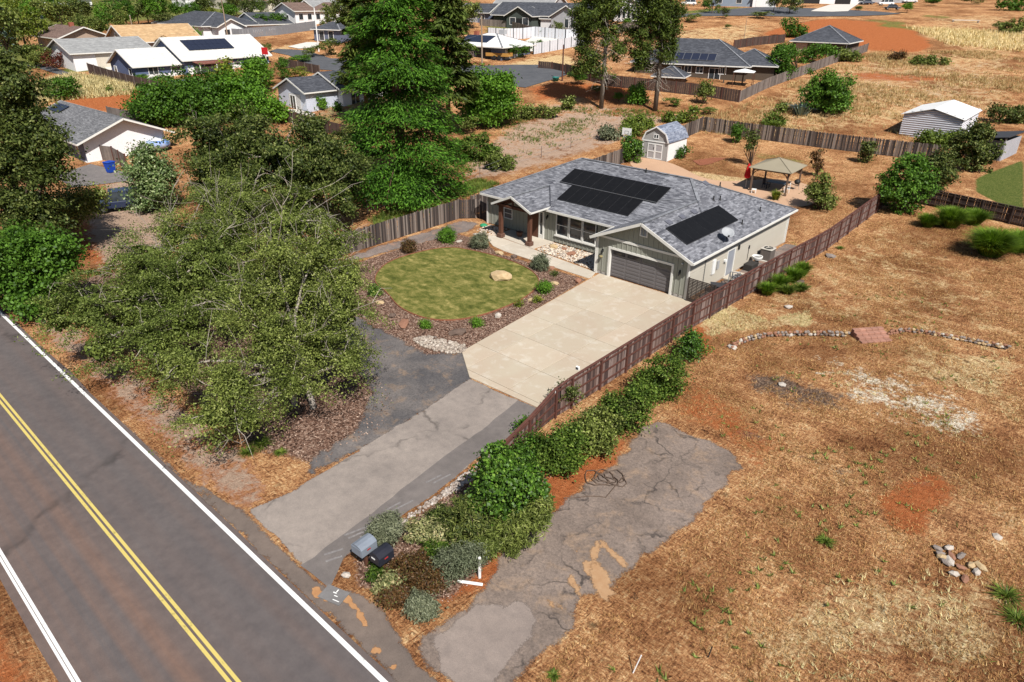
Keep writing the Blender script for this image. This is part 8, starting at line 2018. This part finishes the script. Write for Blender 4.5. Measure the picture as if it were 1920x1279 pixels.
SPOT = [
 # base px, height px, width px, kind, where
 ((-124.07,1.45,5.69),0.1,34,30,"olive","olive tree left of the white grey-roofed house"),
 ((-127.42,-1.82,5.67),0.1,100,70,"olive","dim olive tree at the left edge behind the tall dark tree"),
 ((-145.12,2.8,6.95),0.11,92,60,"blue","blue-green conifer at the far left edge"),
 ((-146.22,5.97,7.24),0.11,88,62,"lime","yellow-green tree at the far left"),
 ((-151.74,11.9,8.02),0.11,46,30,"blue","pale blue spruce behind the brown-roofed house"),
 ((-147.3,10.96,7.66),0.11,44,18,"cone","dark conifer in front of the brown-roofed house"),
 ((-163.69,18.95,9.42),0.12,60,56,"olive","olive tree above the brown-roofed house"),
 ((-145.2,16.54,7.93),0.11,48,22,"cone","dark conifer between the brown and tan roofs"),
 ((-147.58,19.57,8.33),0.12,44,44,"olive","olive tree left of the tan roof"),
 ((-175.55,26.63,10.76),0.13,48,60,"dark","dark tree above the small white house"),
 ((-159.41,27.23,9.77),0.12,52,34,"bright","bright tree behind the tan roof's left end"),
 ((-157.86,30.83,9.95),0.13,56,44,"green","green tree behind the tan roof"),
 ((-160.73,34.78,10.44),0.13,50,46,"dark","dark tree left of the long grey roof"),
 ((-166.11,42.11,11.3),0.13,48,52,"green","broad green tree above the long grey roof"),
 ((-168.64,48.11,11.86),0.14,30,32,"green","small green tree above the long grey roof's middle"),
 ((-161.75,51.85,11.72),0.14,42,50,"dark","dark tree right of the pale-roofed top house"),
 ((-156.4,51.25,11.38),0.13,26,26,"lime","lime-green shrub tree above the grey roof's right half"),
 ((-153.36,54.22,11.41),0.13,34,36,"bright","bright tree in front of the leftmost red-brown roof"),
 ((-146.04,55.92,11.1),0.13,50,30,"dark","dark narrow tree between red-brown roofs"),
 ((-135.63,53.8,10.31),0.13,24,30,"green","rounded green tree left of the white cottage"),
 ((-135.26,56.43,10.48),0.13,28,30,"green","second rounded green tree beside the white cottage"),
 ((-148.13,65.12,11.83),0.14,52,28,"dark","tall dark tree behind the white cottage"),
 ((-152.71,76.66,12.8),0.15,44,40,"dark","dark tree behind the rightmost red-brown roof"),
 ((-129.58,31.47,8.04),0.11,36,46,"bright","bright green tree behind the white solar roof"),
 ((-135.98,43.15,9.48),0.12,24,32,"green","round clipped tree in front of the long grey roof's right part"),
 ((-135.92,49.12,9.98),0.12,18,24,"green","smaller round tree right of the clipped one"),
 ((-121.93,3.54,5.7),0.1,34,44,"red","dark red plum tree in front of the cream wall"),
 ((-121.47,5.42,5.79),0.1,32,30,"red","second red plum tree, right of the larger one"),
 ((-120.78,61.47,9.93),0.12,50,36,"olive","olive tree left of the tall conifer's top"),
 ((-113.12,58.9,9.21),0.12,62,50,"dark","dark tree behind the tall conifer's upper left"),
 ((-98.49,40.76,6.84),0.1,20,30,"olive","round olive bush by the far street's corner"),
 ((-97.44,43.98,7.01),0.11,28,32,"olive","larger olive bush beside the white pole"),
 ((-82.24,22.25,4.56),0.09,30,30,"olive","olive shrub right of the blue house's corner"),
 ((-84.04,25.86,4.97),0.09,44,26,"green","narrow green tree at the red sign"),
 ((-83.09,27.84,5.07),0.09,22,40,"lime","yellow-green shrub above the white porch house"),
 ((-94.64,76.61,9.34),0.12,66,52,"olive","olive tree right of the tall conifer's top"),
 ((-102.47,88.6,10.72),0.13,44,50,"olive","olive tree beside the dark blue house"),
 ((-123.1,123.32,13.92),0.16,24,26,"dark","small dark tree behind the dark green house"),
 ((-69.06,66.31,6.98),0.1,30,36,"green","round garden tree at the white-roofed house"),
 ((-67.56,69.3,7.1),0.1,24,26,"green","green bush right of the white-roofed house"),
 ((-80.68,90.33,9.44),0.12,16,18,"green","bush beside the small white garden shed"),
 ((-80.0,95.04,9.75),0.12,24,20,"olive","olive bush right of the small white garden shed"),
 ((-77.39,118.9,11.24),0.13,14,22,"bright","bright bush below the white gabled house"),
 ((-62.42,98.8,8.83),0.12,20,18,"olive","bush on the dry slope between the pines"),
 ((-44.89,56.76,5.02),0.09,24,34,"green","leafy bush behind the short reddish post"),
 ((-40.89,59.41,4.96),0.09,24,24,"green","leafy bush right of the left pine"),
 ((-69.1,135.89,11.84),0.14,14,28,"olive","olive shrub by the far field's wooden rail"),
 ((-67.47,150.12,12.62),0.14,18,20,"dark","dark shrub at the far street's edge"),
 ((-78.82,160.69,13.81),0.15,24,20,"green","small tree on the green front lawn"),
 ((-74.3,156.99,13.41),0.15,40,22,"olive","taller tree on the green front lawn"),
 ((-60.25,157.47,12.67),0.14,12,36,"olive","low olive shrubs along the far street"),
 ((-64.61,175.73,13.92),0.16,30,26,"dark","dark tree beside the grey-blue house"),
 ((-58.73,173.13,13.53),0.15,40,44,"dark","broad dark tree right of the grey-blue house"),
 ((-56.61,131.91,10.87),0.13,8,12,"olive","small shrub in the dry field behind the brown house"),
 ((-48.2,198.7,14.26),0.16,8,18,"olive","low shrub beside the pale concrete drive"),
 ((-35.65,201.63,13.92),0.16,18,22,"bright","bright bush right of the black car"),
 ((-41.37,250.38,15.45),0.18,14,34,"green","bush at the top edge right of the parked cars"),
 ((-33.44,270.63,15.78),0.19,14,44,"olive","olive bush at the top right edge"),
 ((-59.9,26.07,3.08),0.08,40,40,"green","green tree in front of the conifers' shaded gap"),
 ((-49.4,14.73,1.15),0.07,30,44,"olive","olive bush at the conifer's left foot"),
 ((-40.67,10.18,0.56),0.06,26,36,"dark","dark bush left of the conifer's trunk"),
 ((-33.56,16.95,0.57),0.06,40,46,"green","green bush at the conifer's right foot"),
 ((-40.87,26.33,1.55),0.07,34,44,"olive","olive bush below the bright maple"),
 ((-62.09,40.45,4.75),0.09,40,40,"olive","olive tree seen past the conifer's right side"),
 ((-72.85,79.59,8.09),0.11,14,20,"green","small bush at the white pool fence"),
 ((-39.06,53.97,4.36),0.08,16,26,"olive","low olive bush left of the left pine's trunk"),
 ((-33.9,52.37,3.81),0.08,18,22,"bright","bright shrub right of the left pine's trunk"),
 ((-26.09,55.57,3.5),0.08,16,26,"green","green shrub right of the right pine's trunk"),
 ((-20.21,55.23,3.03),0.08,14,26,"olive","olive shrub outside the back yard's left corner"),
 ((-111.17,27.6,6.62),0.1,14,30,"green","green shrub behind the tan roof's right end"),
 ((-69.36,27.18,4.02),0.08,18,20,"bright","bright shrub at the white porch house's right end"),
 ((-174.62,10.25,9.5),0.12,60,50,"green","green tree at the very left of the top"),
 ((-173.67,16.59,9.92),0.13,56,52,"bright","bright tree at the top left behind the yellow-green one"),
 ((-184.26,24.74,11.15),0.13,44,50,"green","green tree left of the small white top house"),
 ((-191.65,17.41,11.09),0.13,50,56,"lime","lime tree in the top left corner"),
 ((-137.15,12.31,7.11),0.11,30,34,"green","green tree just behind the plain grey roof"),
 ((-151.96,22.58,8.88),0.12,40,40,"green","green tree below the leaning pale pole"),
 ((-152.02,26.29,9.19),0.12,46,36,"olive","olive tree behind the tan roof's ridge"),
 ((-160.77,37.09,10.62),0.13,52,44,"bright","bright tree behind the long grey roof's left end"),
 ((-153.92,38.91,10.32),0.13,26,40,"dark","dark shrubby tree over the long grey roof"),
 ((-156.14,46.23,11.02),0.13,40,40,"green","green tree over the grey roof's ridge"),
 ((-159.9,59.73,12.13),0.14,44,34,"dark","dark tree above the brown pole"),
 ((-157.43,65.27,12.35),0.14,40,30,"green","green tree among the red-brown roofs"),
 ((-151.92,70.68,12.39),0.14,40,26,"olive","olive tree over the white cottage roof"),
 ((-155.88,84.37,13.44),0.15,40,40,"dark","dark tree at the top left of the tall conifer"),
 ((-90.26,12.16,4.3),0.09,18,60,"dark","dark hedge below the blue house's pool"),
 ((-95.09,10.02,4.49),0.09,18,44,"bright","bright hedge beside the blue house's gable"),
 ((-100.3,9.24,4.79),0.09,14,30,"bright","low bright shrub under the blue gable"),
 ((-120.16,-5.91,4.99),0.09,60,60,"dark","dark tree at the left edge above the tall tree"),
 ((-131.19,1.89,6.11),0.1,34,40,"green","green shrub left of the white house's drive"),
 ((-95.26,36.26,6.34),0.1,14,40,"bright","bright hedge along the far street"),
 ((-108.74,37.63,7.2),0.11,16,20,"olive","olive bush behind the white solar roof's right end"),
 ((-7.66,175.78,10.87),0.13,16,22,"olive","olive bush in the far right field")]
for (b, m_, hpx, wpx, kd, lb) in SPOT: ftree(b, hpx*m_*1.05, wpx*m_*1.05, kd, lb)
# wooded rise beyond the last houses, a mass nobody could count
rg_ = np.random.default_rng(99); Vs, Fs, nv = [], [], 0
def forest(n, pxs):
    global nv
    for k in range(n):
        a = rg_.uniform(-.73, .73); dd = rg_.uniform(240, 620); ang = a+.0
        fx, fy = -.6678, .7443; rx, ry = .7443, .6678
        x = 27+fx*dd+rx*dd*math.tan(ang)*.9; y = -39+fy*dd+ry*dd*math.tan(ang)*.9
        if a > -.02 and dd < 330: continue
        z = float(zt(x, y)); hgt = rg_.uniform(7, 13); src = [PROTO["dark"], PROTO["olive"], PROTO["green"]][k % 3][k % 3][0]
        co = np.empty(len(src.vertices)*3, np.float32); src.vertices.foreach_get("co", co); co = co.reshape(-1,4,3)
        co = co[rg_.choice(len(co), 420, replace=False)]; c = co.mean(1, keepdims=True); co = c+(co-c)*2.2
        v = co.reshape(-1,3)*np.array([hgt/1.9,hgt/1.9,hgt/2])+np.array([x,y,z]); Vs.append(v); Fs.append(np.arange(len(v)).reshape(-1,4)+nv); nv += len(v)
forest(330, None)
o = link(bpy.data.objects.new("woods", np_mesh("woods", np.concatenate(Vs), np.concatenate(Fs), LM["dark"]))); tag(o, "distant wooded rise beyond the last houses", "woods", kind="stuff")

panel_fence("neighbour_fence", "short brown plank fence behind the blue recycling bin", [(-63.16,-11.26),(-61.43,-10.6),(-56.72,-10.98)], 1.7, M_GREYBRD, M_REDPOST)
panel_fence("neighbour_fence", "brown board fence behind the neighbour's grey roof", [(-82.58,-2.99),(-79.4,-2.09),(-76.93,-1.17)], 1.6, M_GREYBRD, M_GREYPOST)

# ------------------------------------------------------------------ dry grass and turf blades: uncountable
def grass(name, label, P, h, wd, lm, rg, nb=4, spread=.6):
    """small tufts of bent blades"""
    n = len(P); P3 = np.stack([P[:,0], P[:,1], zt(P[:,0], P[:,1])], 1)
    if name == "dry_field_grass":
        P3[:,2] += np.clip((P[:,0]-19.2)/3,0,1)*np.clip((P[:,1]+29)/3,0,1)*np.clip((60-P[:,1])/10,0,1)*.07*lump_noise(P[:,0], P[:,1], .55, 3)
    P3 = np.repeat(P3, nb, 0); n = len(P3); a = rg.uniform(0, 6.283, n); hh_ = np.repeat(h, nb)*rg.uniform(.5,1.25,n) if hasattr(h, "__len__") else h*rg.uniform(.5,1.25,n)
    out = np.stack([np.cos(a), np.sin(a), np.zeros(n)], 1); sd = np.stack([-np.sin(a), np.cos(a), np.zeros(n)], 1)*wd*.5
    root = P3+out*(rg.uniform(0,.3,n)*hh_)[:,None]-np.array([0,0,.01]); tip = root+out*(hh_*spread*rg.uniform(.3,1.4,n))[:,None]+np.array([0,0,1])*hh_[:,None]
    V = np.stack([root-sd, root+sd, tip], 1).reshape(-1,3); F = np.arange(3*n).reshape(n,3)
    o = link(bpy.data.objects.new(name, np_mesh(name, V, F, lm))); return tag(o, label, "grass", kind="stuff")
def scatter(n, x0, x1, y0, y1, rg, keep=None, drop=()):
    P = np.stack([rg.uniform(x0,x1,n), rg.uniform(y0,y1,n)], 1)
    m = np.ones(n, bool)
    if keep is not None: m &= inside(P[:,0], P[:,1], keep)
    for d in drop: m &= ~inside(P[:,0], P[:,1], d)
    return P[m]
def clumpy(P, rg, sc, seed, thr):
    k = lump_noise(P[:,0], P[:,1], sc, seed)+.6*lump_noise(P[:,0], P[:,1], sc*3.1, seed+1)+rg.normal(0,.35,len(P))
    return P[k > thr]
rg = np.random.default_rng(42)
FIELD = [(11.2,-12),(14,-13.2),(18.9,-13.6),(19,-20),(18.6,-25),(18.4,-31),(34,-31),(40,10),(32,30),(11.3,31),(10.6,5)]
P = clumpy(scatter(150000, 10, 40, -31, 31, rg, FIELD, (PAD,)), rg, .9, 11, -.25)
grass("dry_field_grass", "short dry orange-brown grass across the open field on the right", P, .1, .026, LM["straw"], rg, 3, 1.2)
P = np.concatenate([scatter(5200, 10, 18, -4, 4, rg, [(8.82,-2.13),(8.99,1.16),(12.89,0.77),(14.32,4.12),(15.25,1.69),(12.15,-2.21),(10.64,-5.39)]), scatter(9000, 12, 40, -30, 20, rg, [(20.27,3.56),(25.7,6.74),(27.05,-2.46),(24.09,-1.2),(20.12,-1.02)]), scatter(9000, 15, 40, -32, -5, rg, [(23.59,-18.78),(25.47,-16.04),(28.79,-14.35),(29.44,-18.77),(23.84,-23.89)]), scatter(9000, 12, 40, -14, 8, rg, [(18.15,-2.85),(20.58,-2.58),(25.25,-3.5),(26.2,-5.03),(25.33,-6.12),(22.16,-5.39),(18.98,-5.2)])])
grass("bleached_grass", "pale bleached straw patches in the field on the right", clumpy(P, rg, 1.2, 15, -.3), .13, .024, LM["pale"], rg, 4, 1.3)
P = scatter(48000, -14, 0, -15, -2, rg, LAWN)
o = grass("lawn_blades", "short turf blades of the front lawn", P, .06, .03, LM["lawn"], rg, 3, .8)
FAR = [(-17.23,45.43),(-20.78,54.72),(-18.8,64.02),(-20.22,101.96),(-19.84,124.54),(2.43,148.94),(12.52,89.37),(6.99,86.13),(2.88,64.43),(9.06,55.02),(-1.63,52.0)]
P = clumpy(scatter(90000, -60, 60, 45, 160, rg, FAR), rg, .25, 21, .05)
grass("tall_dry_grass", "tall dry grass on the slope beyond the back fence", P[:16000], .5, .07, LM["hay"], rg, 4, .9)
FAR2 = [(-25.46,165.66),(-2.63,178.37),(2.8,146.74),(-10.59,144.14)]
P = scatter(60000, -80, 60, 100, 260, rg, FAR2)
grass("pale_tall_grass", "pale yellow tall grass at the upper right", P[:5000], .8, .14, LM["pale"], rg, 4, .7)
FAR3 = [(-109.2,-5.97),(-113.54,3.54),(-98.19,7.04),(-92.12,4.46),(-96.68,-4.75),(-96.29,-9.95)]
P = scatter(60000, -140, -60, -25, 30, rg, FAR3)
grass("pale_tall_grass", "pale long grass below the blue house at upper left", P[:4500], .8, .12, LM["pale"], rg, 4, .7)
P = clumpy(scatter(26000, -17, 10.5, 17, 50, rg, [(-16.8,17),(10.4,17),(10.3,49.8),(-16.8,46.8)], ([(-15.92,27.94),(-17.43,31.88),(-13.36,32.37),(-10.01,30.78),(-7.44,29.12),(-4.81,28.88),(-2.78,30.63),(-0.9,33.23),(2.68,33.5),(5.27,30.95),(5.73,25.8),(2.16,25.08),(-0.57,25.09),(-2.95,24.15),(-8.32,25.07)],)), rg, .5, 31, .2)
grass("yard_grass", "patchy dry grass of the back yard", P, .1, .03, LM["straw"], rg, 3, 1.0)
# weeds along fences and the vacant lot
LOT = [(-27.88,12.79),(-28.05,21.77),(-26.42,36.7),(-21.92,53.71),(-29.14,50.96),(-38.26,44.87),(-40.91,29.45),(-35.63,14.98)]
P = clumpy(scatter(60000, -60, 0, -10, 60, rg, LOT), rg, .4, 41, .3)
grass("lot_weeds", "straggling weeds over the vacant lot left of the back yard", P[:9000], .3, .06, LM["weed"], rg, 4, .9)
VERGE = [(-22.33,-3.84),(-25.87,3.47),(-25.42,13.64),(-22.29,13.7),(-21.55,9.7),(-21.13,-0.51),(-19.93,-5.1)]
P = scatter(30000, -40, 0, -15, 15, rg, VERGE)
grass("fence_weeds", "green weeds outside the grey front fence", P[:5000], .3, .06, LM["weed"], rg, 5, .9)
# fallen leaves and chips under the roadside trees and in the beds
def litter(name, label, poly, n, size, cols, seed):
    r2 = np.random.default_rng(seed); xs = [p[0] for p in poly]; ys = [p[1] for p in poly]
    Q = scatter(n*2, min(xs), max(xs), min(ys), max(ys), r2, poly, (LAWN,))[:n]; Q3 = np.stack([Q[:,0], Q[:,1], zt(Q[:,0], Q[:,1])+r2.uniform(.015,.05,len(Q))], 1)
    V, F = leaf_geo(Q3, np.tile([0,0,1.], (len(Q),1))+r2.normal(0,.4,(len(Q),3)), size, size*.45, r2)
    m, nt, b = _new(name+"_chips"); g = node(nt, "ShaderNodeNewGeometry"); nt.links.new(ramp(nt, g.outputs["Random Per Island"], [(i/(len(cols)-1), c) for i, c in enumerate(cols)]), b.inputs["Base Color"]); b.inputs["Roughness"].default_value = .9
    o = link(bpy.data.objects.new(name, np_mesh(name, V, F, m))); return tag(o, label, "wood chips", kind="stuff")
CH = [(.07,.04,.027),(.2,.115,.08),(.34,.215,.155),(.52,.38,.29)]
litter("bed_chips", "red-brown wood chips in the bed around the lawn", FRONT_BED, 9000, .1, CH, 1)
litter("tree_litter", "dry leaves and chips under the roadside trees", TREE_BED, 9000, .1, CH, 2)
litter("mailbox_chips", "wood chips in the mailbox bed", [(10.4,-29.4),(11.6,-30.2),(14.5,-28.4),(14,-24.5),(12.6,-20.5),(10.2,-24)], 2500, .09, CH, 3)

P = clumpy(scatter(2600, 11, 34, -31, 12, rg, FIELD, (PAD,)), rg, .8, 55, .5)
grass("field_weeds", "tiny dark green weeds dotted through the dry field", P, .12, .06, LM["olive"], rg, 7, 1.6)
